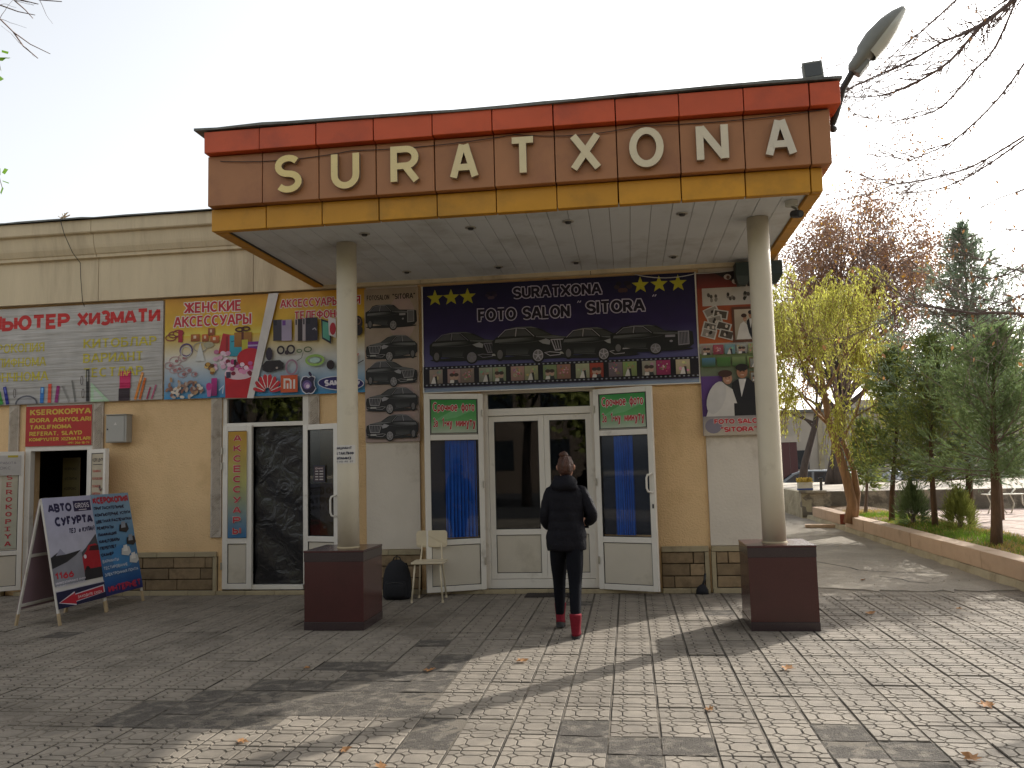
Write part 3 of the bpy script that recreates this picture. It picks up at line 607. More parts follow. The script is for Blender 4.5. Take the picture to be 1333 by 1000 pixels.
for a_, b_, c_ in ((-8.46, -8.31, .56), (-7.2, -7.055, .56), (-5.5, -5.352, .74), (-4.148, -4.0, .56)): trim(a_, b_, c_, 2.59)
# stone plinth pieces
def plinth(x0, x1, seed, endl=False, endr=False):
    r = random.Random(seed)
    P('mortar_bed', M['mortar'], x0, x1, -.018, -.0005, .0, .49, bevel=0)
    a_, b_ = x0+(.055 if endl else 0), x1-(.055 if endr else 0)
    if endl: P('end_post', M['cap_stone'], x0, x0+.05, -.055, -.0185, .05, .488)
    if endr: P('end_post', M['cap_stone'], x1-.05, x1, -.055, -.0185, .05, .488)
    x = x0
    while x < x1-.02:
        e = min(x1, x+r.uniform(.42, .55)); e = x1 if x1-e < .08 else e; P('cap_stone', M['cap_stone'], x+.002, e-.002, -.062+r.uniform(-.002, .002), -.0185, .492, .556, bevel=.005); x = e
    for row, (z0, z1) in enumerate(((.352, .486), (.206, .344), (.066, .198))):
        x = a_-(0 if row % 2 else .0); first = True
        while x < b_-.02:
            e = x+(.44 if not first else r.uniform(.14, .44)); first = False; e = b_ if b_-e < .1 else e
            P('stone', M['stone'], x+.005, e-.005, -.048+r.uniform(-.006, .006), -.0185, z0+r.uniform(0, .003), z1-r.uniform(0, .003), bevel=.007); x = e
    x = x0
    while x < x1-.02:
        e = min(x1, x+r.uniform(.3, .55)); e = x1 if x1-e < .08 else e; P('base_tile', M['cap_stone'], x+.002, e-.002, -.085, -.0185, .0, .058, bevel=.004); x = e
plinth(-9.6, -8.46, 1); plinth(-7.2, -5.40, 2, False, True); plinth(-4.0, -2.66, 3); plinth(.34, .905, 5, False, True); plinth(.935, BR+.02, 6, True, False)
P('ledge', M['cap_stone'], -15, -9.6, -.05, -.001, .0, .55)
for x0, x1 in ((-8.3, -7.2), (-5.4, -4.0), (-2.66, .335)):  # threshold tiles
    x = x0+.002
    while x < x1-.05:
        e = min(x1-.002, x+.40); e = x1-.002 if x1-e < .15 else e; P('base_tile', M['cap_stone'], x+.002, e-.002, -.06, .28 if (x0 > -5.5 and False) else -.0005, .0, .05, bevel=.004); x = e
# dark rooms behind the doors
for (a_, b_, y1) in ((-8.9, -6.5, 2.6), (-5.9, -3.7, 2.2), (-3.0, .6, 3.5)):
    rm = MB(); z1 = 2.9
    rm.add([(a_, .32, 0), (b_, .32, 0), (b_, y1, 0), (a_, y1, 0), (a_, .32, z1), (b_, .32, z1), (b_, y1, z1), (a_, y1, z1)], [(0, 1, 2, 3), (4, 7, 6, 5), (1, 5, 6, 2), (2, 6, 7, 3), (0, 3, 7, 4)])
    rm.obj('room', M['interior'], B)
def framed(name, parent, w, h, splits, t=.055, fr=.075, panes=(), m='pvc', loc=(0, 0, 0), rz=0, glass='glass', backs=None, bottom=None):
    """door leaf in its own frame: x 0..w, z 0..h; splits = rail heights; panes = kind per field from the bottom"""
    mb = MB(); zs = [0]+list(splits)+[h]
    fb = bottom or fr
    for x0, x1 in ((0, fr), (w-fr, w)): mb.box(x0, x1, 0, t, 0, h)
    mb.box(fr, w-fr, .001, t-.001, 0, fb); mb.box(fr, w-fr, .001, t-.001, h-fr, h)
    for z in splits: mb.box(fr, w-fr, .001, t-.001, z-fr*.5, z+fr*.5)
    o = mb.obj(name, M[m], parent, bevel=.004, loc=loc, rot=(0, 0, rz))
    n = len(zs)-1
    for i in range(n):
        z0 = zs[i]+(fb if i == 0 else fr*.5); z1 = zs[i+1]-(fr if i == n-1 else fr*.5)
        gk = MB(); q = .006
        for b4 in ((fr, fr+q, z0, z1), (w-fr-q, w-fr, z0, z1), (fr+q, w-fr-q, z0, z0+q), (fr+q, w-fr-q, z1-q, z1)): gk.box(b4[0], b4[1], .008, t-.008, b4[2], b4[3])
        gk.obj('gasket', M['gasket'], o)
        k = panes[i]
        if k == 'panel': bxo('panel', M['pvc_panel'], o, fr+q, w-fr-q, .016, .04, z0+q, z1-q, .003)
        elif k == 'glass': bxo('pane', M[glass], o, fr+q, w-fr-q, .026, .030, z0+q, z1-q, 0)
        elif k == 'board': bxo('board', M['pvc_panel'], o, fr+q, w-fr-q, .02, .04, z0+q, z1-q, 0)
    return o
def handle(parent, x, z, y=-.0, h=.2, m='pvc'):
    mb = MB(); mb.tube([(x, y, z-h/2), (x-.0, y-.03, z-h/2), (x-.03, y-.06, z-h/2+.012), (x-.045, y-.062, z-h/2+.05), (x-.045, y-.062, z+h/2-.05), (x-.03, y-.06, z+h/2-.012), (x, y-.03, z+h/2), (x, y, z+h/2)], .0125, 10)
    return mb.obj('handle', M[m], parent, smooth=True)
def hinges(parent, x, zs):
    mb = MB()
    for z in zs: mb.tube([(x, -.012, z-.045), (x, -.012, z+.045)], .011, 8)
    mb.obj('hinge', M['chrome'], parent)
def curtain(parent, x0, x1, z0, z1, y, m='blue'):
    mb = MB(); n = 60; vs = []
    for i in range(n+1):
        x = x0+(x1-x0)*i/n; q = .012*math.sin(i*.9)+.006*math.sin(i*2.3+1); vs += [(x, y+q, z0), (x+.004*math.sin(i), y+q*.6, z1)]
    mb.add(vs, [(2*i, 2*i+2, 2*i+3, 2*i+1) for i in range(n)]); return mb.obj('curtain', M[m], parent, smooth=True)
# --- main entrance: fixed frame, two inner leaves, two opened outer leaves
fr = MB(); fr.box(-1.86, -1.78, .06, .16, .05, 2.56); fr.box(-.47, -.40, .06, .16, .05, 2.56); fr.box(-1.78, -.47, .061, .159, 2.5, 2.56); fr.box(-1.78, -.47, .061, .159, 2.22, 2.31); fr.box(-1.78, -.47, .061, .159, .05, .16)
f0 = fr.obj('door_frame', M['pvc'], B, bevel=.004); bxo('pane', M['glass'], f0, -1.779, -.471, .105, .109, 2.311, 2.499, 0)
d1 = framed('door', B, .71, 2.05, (.58,), panes=('panel', 'glass'), fr=.07, loc=(-1.778, .085, .165))
d2 = framed('door', B, .60, 2.05, (.58,), panes=('panel', 'glass'), fr=.07, loc=(-1.066, .085, .165))
bxo('lock', M['dark'], d2, .02, .045, -.006, 0, .95, 1.05, .003)
aL = math.atan2(.33, -.68)
dl = framed('door', B, .75, 2.45, (.60, 1.90), panes=('panel', 'glass', 'board'), fr=.068, loc=(-1.835, -.03, .05), rz=0, glass='glass_clear')
# left leaf: hinged at its right edge, so the local frame starts at the free end
def place_leaf(o, xf, yf, xh, yh): o.location = (xf, yf, .055); o.rotation_euler = (0, 0, math.atan2(yh-yf, xh-xf))
place_leaf(dl, -2.515, -.33, -1.845, -.05)
dr = framed('door', B, .76, 2.45, (.60, 1.90), panes=('panel', 'glass', 'board'), fr=.068, loc=(0, 0, .06), glass='glass_clear'); dr.location = (-.425, -.06, .055); dr.rotation_euler = (0, 0, math.atan2(-.27, .71))
for d_, wd in ((dl, .75), (dr, .76)):
    bxo('backing', M['navy'], d_, .075, wd-.075, .046, .052, .66, 1.86, 0)
    curtain(d_, *((.24, .49) if d_ is dr else (.26, .655)), .655, 1.865, .038)
handle(dr, .725, 1.28, 0, .22); hinges(dr, .01, (.35, 1.3, 2.2)); hinges(dl, .74, (.35, 1.3, 2.2))
bxo('keyhole', M['dark'], dr, .72, .74, -.006, 0, .98, 1.03, .004)
# --- second shop door (accessories)
fr = MB(); fr.box(-5.345, -5.29, .0, .09, .12, 2.6); fr.box(-4.235, -4.15, .0, .09, .12, 2.6); fr.box(-5.29, -4.235, .001, .089, 2.18, 2.235); fr.box(-5.29, -4.235, .001, .089, 2.56, 2.6); fr.box(-5.29, -4.235, .001, .089, .06, .12)
f2 = fr.obj('door_frame', M['pvc'], B, bevel=.004); bxo('pane', M['glass'], f2, -5.289, -4.236, .045, .049, 2.236, 2.559, 0)
d3 = framed('door', B, .405, 2.13, (.62,), panes=('panel', 'board'), fr=.072, loc=(-5.33, -.035, .07)); hinges(d3, -.006, (.3, 1.6, 1.8))
d4 = framed('door', B, .56, 2.05, (.58,), panes=('panel', 'glass'), fr=.07, loc=(-4.21, -.05, .13), rz=-.33); handle(d4, .535, 1.0, 0, .26)
fm = MB(); n = 30; r = random.Random(8); vs = []
for j in range(n+1):
    for i in range(14): vs.append((-4.915+i*.665/13, .06+r.uniform(-.007, .007)+.012*math.sin(j*.7+i*.5), .13+2.04*j/n))
fm.add(vs, [(j*14+i, j*14+i+1, (j+1)*14+i+1, (j+1)*14+i) for j in range(n) for i in range(13)]); fm.obj('plastic_film', M['film'], B, smooth=True)
# --- first shop door (copy shop)
fr = MB(); fr.box(-8.22, -8.14, .0, .09, .06, 2.0); fr.box(-7.30, -7.22, .0, .09, .06, 2.0); fr.box(-8.22, -7.22, .001, .089, 1.94, 2.6); f1 = fr.obj('door_frame', M['pvc'], B, bevel=.004)
d5 = framed('door', B, .62, 1.86, (.50,), panes=('panel', 'board'), fr=.06, loc=(-8.69, -.42, .08), rz=.62)
d6 = framed('door', B, .42, 1.86, (.50,), panes=('panel', 'board'), fr=.055, loc=(-7.20, -.10, .08), rz=-.5)
# ================================================================== CANOPY
CN = thing('entrance_canopy', 'flat entrance canopy with orange brown and yellow banded fascia over two columns', 'canopy', (0, 0, 0))
cbk = MB(); cbk.box(-3.90, 1.70, -2.80, .0, 4.06, 4.9); cbk.obj('core', M['seam'], CN)
X0 = -4.04; dX = .5756; sx_ = [X0+dX*i for i in range(11)]+[1.985]
def flare(name, m, x0, x1, z0, z1, yf, lt, rt, yb=-2.79):
    b_ = MB(); q_ = random.uniform(-.004, .004); b_.box(x0+random.uniform(-.002, .001), x1+random.uniform(-.001, .002), yf+q_, yb, z0+random.uniform(-.003, .003), z1+random.uniform(-.003, .002)); o = b_.obj(name, M[m], CN, bevel=.006)
    for v in o.data.vertices:
        if v.co.y < yb-.01: v.co.y += random.uniform(-.004, .003)
    return o
for i in range(11):
    a_, b_ = sx_[i]+.005, sx_[i+1]-.005; last = i == 10; first = i == 0
    flare('orange_panel', 'orange', a_, b_, 4.725, 4.94, -3.03, 0, 0)
    a2 = a_+(.0 if first else 0); flare('brown_panel', 'brown', a2, b_-(.085 if last else 0), 4.215, 4.717, -2.95, 0, 0)
    flare('yellow_panel', 'yellow', a2, b_-(.16 if last else 0), 3.985, 4.207, -2.87, 0, 0)
ys = [-2.78+i*.56 for i in range(6)]
for i in range(5):  # right side returns
    for nm, m_, x1, z0, z1, in (('orange_panel', 'orange', 1.98, 4.725, 4.94), ('brown_panel', 'brown', 1.90, 4.215, 4.717), ('yellow_panel', 'yellow', 1.825, 3.985, 4.207)):
        b_ = MB(); b_.box(1.712, x1, ys[i]+.005, min(ys[i+1]-.005, -.02), z0, z1); b_.obj(nm, M[m_], CN, bevel=.005)
        b_ = MB(); b_.box(X0+(.0 if 'or' in nm else .0), -3.912, ys[i]+.005, min(ys[i+1]-.005, -.02) if 'yel' in nm else min(ys[i+1]-.005, -.34), z0, z1)
        b_.obj(nm, M[m_], CN, bevel=.005)
mb = MB(); r = random.Random(2); pts = [(-4.13, -3.06)]; x = -3.9
while x < 1.9: pts.append((x, -3.055+r.uniform(-.012, .008))); x += r.uniform(.2, .5)
pts.append((2.0, -3.05)); n = len(pts)
vs = []
for dz in (0, .022):
    vs += [(x, y, 4.943+dz+.012*math.sin(x*1.3)+(.0 if dz == 0 else r.uniform(-.004, .006))) for x, y in pts]
vs += [(x, -.2, 4.99) for x, y in pts]; vs += [(x, -.2, 4.96) for x, y in pts]
mb.add(vs, [(i, i+1, n+i+1, n+i) for i in range(n-1)]+[(n+i, n+i+1, 2*n+i+1, 2*n+i) for i in range(n-1)]+[(3*n+i, 3*n+i+1, i+1, i) for i in range(n-1)]+[(0, n, 2*n, 3*n), (n-1, 4*n-1, 3*n-1, 2*n-1)])
mb.obj('roof_sheet', M['roof_metal'], CN)
xx = -3.905; sp = []
while xx < 1.70:
    e = min(xx+.2, 1.705); b_ = MB(); b_.box(xx+.002, e-.002, -2.785, -.04, 4.012+random.uniform(-.001, .001), 4.03); b_.obj('soffit_panel', M['soffit'], CN, bevel=.003); xx = e
bxo('edge_trim', M['soffit'], CN, -3.905, 1.705, -.039, -.004, 3.99, 4.03); bxo('edge_trim', M['dark_metal'], CN, -3.918, -3.906, -2.785, -.03, 3.995, 4.04)
for i, (x, y) in enumerate([(-2.62, -2.37), (-1.51, -2.35), (-.52, -2.35), (.6, -2.37), (-2.645, -.6), (-1.5, -.58), (-.55, -.59), (.607, -.6)]):
    mb = MB(); n = 20; vs = []
    for rr_, z in ((.055, 4.008), (.058, 4.002), (.045, 3.998), (.036, 4.002), (.034, 4.012)):
        vs += [(x+rr_*math.cos(2*PI*k/n), y+rr_*math.sin(2*PI*k/n), z) for k in range(n)]
    mb.add(vs, [(j*n+k, j*n+(k+1) % n, (j+1)*n+(k+1) % n, (j+1)*n+k) for j in range(4) for k in range(n)])
    o = mb.obj('downlight', M['chrome'], CN, smooth=True); mb = MB(); mb.loft([(x, y, 3.985, .026, .026), (x, y, 3.985+.015, .032, .032), (x, y, 4.011, .032, .032)], 14); mb.obj('bulb', M['dark_metal'], o)
# columns on granite-clad plinths
def column(px0, px1, py0, py1, cx, cy, label):
    T = thing('canopy_column', label, 'column', ((px0+px1)/2, (py0+py1)/2, 0), 0, 'columns holding up the canopy'); ox_, oy_ = T.location.x, T.location.y
    hw, hd = (px1-px0)/2, (py1-py0)/2
    mb = MB(); mb.loft([(cx-ox_, cy-oy_, z, rad, rad) for z, rad in ((.78, .112), (1.5, .111), (2.5, .109), (3.4, .107), (4.008, .106))], 40)
    sh = mb.obj('shaft', M['column'], T, smooth=True)
    for p in sh.data.polygons:
        if len(p.vertices) > 4: p.use_smooth = False
    bxo('core', M['dark'], T, -hw+.02, hw-.02, -hd+.02, hd-.02, 0, .7, 0)
    bxo('top_slab', M['granite'], T, -hw-.006, hw+.006, -hd-.006, hd+.006, .765, .785, .003)
    for s_, (x0, x1, y0, y1) in enumerate(((-hw, hw, -hd, -hd+.018), (-hw, hw, hd-.018, hd), (-hw, -hw+.018, -hd+.0185, hd-.0185), (hw-.018, hw, -hd+.0185, hd-.0185))):
        bxo('side_slab', M['granite'], T, x0, x1, y0, y1, .082, .675, .002)
        e = .003; bxo('dark_border', M['granite_dark'], T, x0-(e if x0 < 0 else 0), x1+(e if x1 > 0 else 0), y0-(e if y0 < 0 and s_ != 1 else 0), y1+(e if y1 > 0 and s_ != 0 else 0), .676, .764, .002)
        bxo('dark_border', M['granite_dark'], T, x0-(e if x0 < 0 else 0), x1+(e if x1 > 0 else 0), y0-(e if y0 < 0 and s_ != 1 else 0), y1+(e if y1 > 0 and s_ != 0 else 0), 0, .08, .002)
    cr_ = MB(); cr_.loft([(cx-ox_, cy-oy_, .7855, .122, .122), (cx-ox_, cy-oy_, .80, .114, .114)], 40); cr_.obj('base_ring', M['cap_stone'], T); return T
column(-3.29, -2.674, -2.343, -1.701, -2.93, -2.03, 'round cream column left of the entrance with a paper notice, on a maroon granite plinth')
column(1.067, 1.685, -2.343, -1.701, 1.365, -2.03, 'round cream column at the right corner with no notice, on a maroon granite plinth')
# fascia letters
LT = thing('fascia_lettering', 'raised cream letters spelling SURATXONA across the brown fascia band', 'sign', (0, -2.955, 0))
LX = [(-3.318, -3.042), (-2.747, -2.465), (-2.157, -1.871), (-1.58, -1.306), (-1.016, -.749), (-.442, -.153), (.103, .416), (.708, .994), (1.313, 1.587)]
for i, (ch, (a_, b_)) in enumerate(zip('SURATXONA', LX)):
    wd, sts, _ = glyph_strokes(ch, False); h = .38; t_ = .066; mb = MB(); sx1 = (b_-a_-t_)/wd
    for k, q in enumerate(sts):
        pts = [(a_+t_/2+p[0]*sx1, 4.278+t_/2+p[1]*(h-t_)) for p in q]
        if ch in 'AXNK' or True: rb = ribbon(pts, t_*.95, t_)
        yk = -.05-.0012*k-.0004*(ch == 'N'); nn = len(rb); vs = []
        for (l_, r_) in rb: vs += [(l_[0], yk, l_[1]), (r_[0], yk, r_[1]), (l_[0], 0, l_[1]), (r_[0], 0, r_[1])]
        fs = []; ms_ = []
        for j in range(nn-1):
            A_, B_ = 4*j, 4*(j+1); mb.add([(v_[0], v_[1]-.00005*j, v_[2]) for v_ in (vs[A_], vs[A_+1], vs[B_+1], vs[B_])], [(0, 1, 2, 3)], 0)
            mb.add([vs[A_], vs[B_], vs[B_+2], vs[A_+2], vs[A_+1], vs[B_+1], vs[B_+3], vs[A_+3]], [(0, 1, 2, 3), (4, 7, 6, 5)], 1)
        if math.dist(pts[0], pts[-1]) > 1e-6:
            mb.add(vs[:4], [(0, 1, 3, 2)], 1); mb.add(vs[-4:], [(0, 2, 3, 1)], 1)
    o = link('letter', mb.mesh('letter', [M['led_letter'], M['chrome']]), LT)
    f_ = i/8; o.color = tuple(a1*(1-f_)+b1*f_ for a1, b1 in zip(hx('e2cb86'), hx('ccc1ac')))+(1,); o['label'] = ('letter '+ch+[' in yellowed cream', ' in yellowed cream', ' in cream', ' in cream', ' in dull cream', ' in greyish cream', ' in greyish cream', ' in greyish cream', ' in greyish cream'][i])
G['Э'] = (.68, [arc(.28, .5, .4, .5, 130, -130, 18), [(.2, .5), (.66, .5)]]); G['Щ'] = (.96, G['Ш'][1]+[[(.9, 0), (.96, -.18)]])
G['Ў'] = G['У']; G["'"] = (.06, [[(.04, 1.05), (0, .8)]]); G['/'] = (.34, [[(0, -.05), (.34, 1.05)]]); G['%'] = (.6, [[(0, 0), (.6, 1)], arc(.13, .8, .12, .18, 90, 450, 8), arc(.47, .2, .12, .18, 90, 450, 8)])
# ================================================================== SIGNS AND POSTERS
def sign(name, label, cat, x0, x1, z0, z1, y=-.045, th=.03, m='paper', group=None, bevel=.002):
    T = thing(name, label, cat, (x0, y, z0), 0, group); bxo('board', M[m], T, 0, x1-x0, 0, th, 0, z1-z0, bevel); return T, x1-x0, z1-z0
def car_print(c, x, y, w_, h, flip=False, boxy=False, tone=.02, chrome=(.42, .40, .42)):
    def T(p): return (x+(1-p[0] if flip else p[0])*w_, y+p[1]*h*2)
    body = [(0, .16), (0, .31), (.05, .365), (.11, .40), (.2, .48), (.3, .5), (.47, .5), (.58, .46), (.71, .37), (.9, .33), (.985, .29), (1, .2), (.985, .09), (.9, .055), (.72, .045), (.6, .05), (.44, .06), (.2, .1), (.03, .12)]
    if boxy: body = [(0, .14), (0, .36), (.08, .4), (.14, .48), (.22, .5), (.47, .5), (.56, .48), (.66, .385), (.95, .37), (.99, .35), (1, .14), (.95, .08), (.7, .06), (.6, .06), (.4, .07), (.15, .12)]
    bc = (tone, tone*.95, tone*1.05)
    c.ell(*T((.5, .06)), w_*.5, h*.06, (tone*.8,)*3)
    c.ell(*T((.09, .12)), w_*.055, h*.19, (.01, .01, .01)); c.ell(*T((.54, .085)), w_*.082, h*.215, (.01, .01, .01))
    c.poly([T(p) for p in body], bc)
    hl = (tone*6+.04,)*3; dk = (tone,)*3
    c.poly([T(p) for p in [(.04, .335), (.3, .345), (.5, .35), (.5, .30), (.3, .29), (.03, .29)]], (hl, hl, dk, dk, dk, hl)); c.poly([T(p) for p in [(.56, .36), (.72, .36), (.93, .325), (.7, .31), (.58, .33)]], (hl, hl, hl, dk, dk)); c.poly([T(p) for p in [(.16, .13), (.42, .11), (.44, .2), (.3, .22), (.16, .21)]], ((tone*2.5+.02,)*3, (tone*2.5+.02,)*3, dk, dk, dk))
    c.poly([T(p) for p in [(.2, .485), (.3, .5), (.47, .5), (.55, .47), (.4, .485)]], hl)
    g1 = (tone*3+.03, tone*3+.028, tone*3+.035)
    c.poly([T(p) for p in [(.09, .37), (.17, .455), (.27, .475), (.28, .375)]], g1); c.poly([T(p) for p in [(.3, .375), (.29, .475), (.38, .47), (.47, .37)]], g1)
    c.poly([T(p) for p in [(.42, .475), (.52, .47), (.69, .375), (.52, .365)]], (tone*2.2+.015,)*3)
    c.line([T(p) for p in [(.07, .365), (.16, .465), (.3, .485), (.4, .475), (.5, .36)]], w_*.007, chrome); c.line([T(p) for p in [(.28, .37), (.29, .48)]], w_*.012, chrome)
    c.line([T(p) for p in [(.08, .28), (.4, .27), (.62, .3)]], w_*.005, (tone*3+.03,)*3); c.line([T(p) for p in [(.16, .12), (.44, .09)]], w_*.006, (tone*4+.05,)*3)
    c.line([T(p) for p in [(.52, .355), (.68, .33), (.8, .335)]], w_*.012, (tone*4+.06,)*3)
    cx, cy = T((.54, .085)); c.ell(cx, cy, w_*.056, h*.155, (.16, .15, .15)); 
    for k in range(5):
        a = k*2*PI/5+.3; c.line([(cx, cy), (cx+w_*.053*math.cos(a), cy+h*.147*math.sin(a))], w_*.012, chrome)
    c.ring(cx, cy, w_*.056, h*.155, w_*.009, chrome); cx, cy = T((.09, .12)); c.ell(cx, cy, w_*.034, h*.13, (.13, .12, .12))
    gq = [(.70, .30), (.935, .30), (.91, .16), (.745, .15)] if not boxy else [(.82, .36), (.94, .36), (.94, .14), (.82, .13)]
    c.poly([T(p) for p in gq], (.03, .03, .035)); c.line([T(p) for p in gq+gq[:1]], w_*.012, chrome)
    for k in range(1, 7):
        u_ = k/7; a = (gq[0][0]+(gq[1][0]-gq[0][0])*u_, gq[0][1]); b = (gq[3][0]+(gq[2][0]-gq[3][0])*u_, gq[3][1]); c.line([T(a), T(b)], w_*.006, chrome)
    if boxy: c.rect(*T((.66, .27)), *T((.78, .31)), chrome); c.ell(*T((.73, .2)), w_*.02, h*.035, chrome)
    else:
        c.poly([T(p) for p in [(.55, .29), (.64, .32), (.69, .29), (.68, .23), (.6, .25)]], (.3, .29, .3)); c.line([T(p) for p in [(.62, .12), (.68, .075), (.8, .085), (.8, .11), (.68, .13), (.62, .12)]], w_*.008, chrome)
        c.rect(*T((.8, .095)), *T((.91, .125)), (.4, .39, .36)); c.line([T(p) for p in [(.86, .1), (.97, .12)]], w_*.006, chrome)
def people_print(c, x, y, w_, h, seed, bgc, groom=True):
    """small generic wedding snapshot: plain figures on a toned ground"""
    r = random.Random(seed); c.rect(x, y, x+w_, y+h, bgc, tuple(v*.6 for v in bgc))
    for k in range(5): c.ell(x+w_*r.uniform(.15, .85), y+h*r.uniform(.25, .85), w_*r.uniform(.06, .14), h*r.uniform(.06, .14), tuple(v*r.uniform(.5, 1.4) for v in bgc), 9)
    if seed % 3 == 1:
        for k in (-1, 1): c.ell(x+w_*(.5+k*.16), y+h*.42, w_*.17, h*.2, (.42, .27, .2), 12); c.ell(x+w_*(.5+k*.16), y+h*.58, w_*.19, h*.13, (.05, .03, .025), 12); c.poly([(x+w_*(.5+k*.16)-w_*.18, y), (x+w_*(.5+k*.16)-w_*.12, y+h*.22), (x+w_*(.5+k*.16)+w_*.12, y+h*.22), (x+w_*(.5+k*.16)+w_*.2, y)], (.6, .56, .52) if k < 0 else (.03, .03, .035))
        return
    if seed % 3 == 2:
        for k in range(22): c.ell(x+w_*(.5+r.gauss(0, .14)), y+h*(.5+r.gauss(0, .14)), w_*.05, h*.05, r.choice([(.5, .1, .15), (.6, .5, .45), (.15, .2, .06), (.5, .25, .3)]), 7)
        return
    bx = x+w_*r.uniform(.4, .6); hh = h*.34
    if groom: c.poly([(bx-w_*.05, y), (bx-w_*.02, y+hh*1.55), (bx+w_*.16, y+hh*1.55), (bx+w_*.2, y)], (.02, .018, .02)); c.ell(bx+w_*.07, y+hh*1.75, w_*.06, h*.085, (.4, .25, .18), 10)
    c.poly([(bx-w_*.3, y), (bx-w_*.12, y+hh*1.35), (bx-w_*.0, y+hh*1.35), (bx+w_*.08, y)], (.6, .56, .52)); c.ell(bx-w_*.06, y+hh*1.55, w_*.055, h*.08, (.42, .27, .2), 10)
# --- computer services cloth banner
T, W, H = sign('computer_services_banner', 'wide grey cloth banner with red КОМПЬЮТЕР ХИЗМАТИ lettering and pens along its foot', 'banner', -10.42, -6.19, 2.585, 3.93, -.05, .03, 'paper')
c = Canvas(); c.rect(0, 0, W, H, K('b9b4ad'), K('aaa6a0')); red = K('bf2f2c')
ux = lambda X: X+10.42
c.text('КОМПЬЮТЕР', ux(-9.47), ux(-7.56), 1.03, .215, red, .2); c.text('ХИЗМАТИ', ux(-7.46), ux(-6.23), 1.04, .215, red, .2)
yel = K('bfb13e')
for st, a_, b_, z_ in (('КСЕРОКОПИЯ', -8.95, -7.93, .72), ('ТАКЛИФНОМА', -8.95, -7.9, .52), ('ИШОНЧНОМА', -8.95, -7.86, .32), ('КИТОБЛАР', -7.35, -6.27, .735), ('ВАРИАНТ', -7.35, -6.46, .535), ('ТЕСТЛАР', -7.35, -6.46, .335), ('МЕТОДИК', -10.3, -9.2, .72), ('РЕФЕРАТ', -10.3, -9.2, .52), ('СЛАЙД', -10.3, -9.4, .32)):
    c.text(st, ux(a_), ux(b_), z_, .135, yel, .15, serif=True)
r = random.Random(4)
def pen(x, ang, L, t_, col, tip=None):
    dx, dy = math.sin(ang), math.cos(ang); c.line([(x, 0.01), (x+dx*L, .01+dy*L)], t_, col)
    if tip: c.line([(x+dx*L*.62, .01+dy*L*.62), (x+dx*L*.95, .01+dy*L*.95)], t_*.5, tip)
def pxX(p): return ux(-8.60+p*.01138)
for p_, a_, L, t_, col, tp in ((-60, .2, .3, .05, '3c8b3a', None), (-30, -.2, .25, .05, 'd8543a', None), (4, -.3, .19, .055, '3c8b3a', '79b070'), (12, -.22, .25, .05, '252a86', '5f66b5'), (57, .03, .22, .055, '2d6fb5', '7fb0da'), (67, .02, .26, .05, 'd8543a', None), (76, .12, .23, .05, '8e2a6c', None), (93, -.45, .25, .025, '8d8a85', None), (101, -.18, .3, .025, '777670', None), (117, -.02, .44, .045, '2c2a29', '8b8880'), (178, .28, .38, .035, 'd98638', 'e8b070'), (184, .25, .3, .035, 'c9682c', None), (193, .3, .17, .022, 'a33a55', None), (199, .32, .2, .022, 'b55a78', None)):
    pen(pxX(p_), a_, L, t_, K(col), K(tp) if tp else None)
c.poly([(pxX(37)+.17*math.cos(k*PI/14), .003+.12*math.sin(k*PI/14)) for k in range(15)], K('56555a')); c.poly([(pxX(37)+.145*math.cos(k*PI/14), .003+.10*math.sin(k*PI/14)) for k in range(15)], K('9a9898'))
for p_, y_ in ((21, .16), (109, .3), (111, .12)): c.ring(pxX(p_), y_, .018, .06, .007, K('4a3c3c'))
c.rect(pxX(157), .0, pxX(171), .17, K('33242a')); c.rect(pxX(158), .17, pxX(172), .4, K('c32a5c')); c.text('ТАР', pxX(158), pxX(171), .335, .09, K('d8c43e'), .16, serif=True)
c.poly([(pxX(121), .0), (pxX(121), .27), (pxX(146), .0)], K('a9c3a2')); c.poly([(pxX(125), .03), (pxX(125), .18), (pxX(138), .03)], K('b7bdb0'))
def cord(p, seed):
    r = random.Random(seed); return p
c.obj('print', T, M['cloth'])
# --- accessories banner
T, W, H = sign('accessories_banner', 'yellow to blue vinyl banner for women’s and phone accessories above the second door', 'banner', -6.16, -3.345, 2.58, 3.945, -.05, .03, 'paper')
c = Canvas(); c.rect(0, H*.62, W, H, K('c98f2a'), K('d3b035')); c.rect(0, H*.38, W, H*.62, K('d3b035'), K('c9c6bd')); c.rect(0, 0, W, H*.38, K('c9c6bd'), K('2f86b8'))
c.rect(0, H*.62, W*.5, H*.70, K('cfa62f'), K('d8c95a'))
U = lambda u, v: (u*W, (1-v)*H)
def pt(px, py): return ((px-213.5)/264*W, (1-(py-(390-.06*(px-213.5)))/(129.5+.025*(px-213.5)))*H)
def prect(x0, y0, x1, y1, col, col2=None): a = pt(x0, y1); b = pt(x1, y0); c.rect(a[0], a[1], b[0], b[1], K(col), K(col2) if col2 else None)
def pell(x, y, rx, ry, col, n=14, rot=0): a = pt(x, y); c.ell(a[0], a[1], rx*W/264, ry*H/132, K(col), n, rot)
def pring(x, y, rx, ry, t_, col): a = pt(x, y); c.ring(a[0], a[1], rx*W/264, ry*H/132, t_*W/264, K(col))
def pline(pts, t_, col): c.line([pt(*p) for p in pts], t_*W/264, K(col))
def ppoly(pts, col): c.poly([pt(*p) for p in pts], K(col))
rd, wh = K('b92a35'), K('d9d2c8')
c.text('ЖЕНСКИЕ', U(.098, 0)[0], U(.392, 0)[0], U(0, .158)[1], .118*H, rd, .2, True, wh, .07); c.text('АКСЕССУАРЫ', U(.045, 0)[0], U(.44, 0)[0], U(0, .295)[1], .118*H, rd, .2, True, wh, .07)
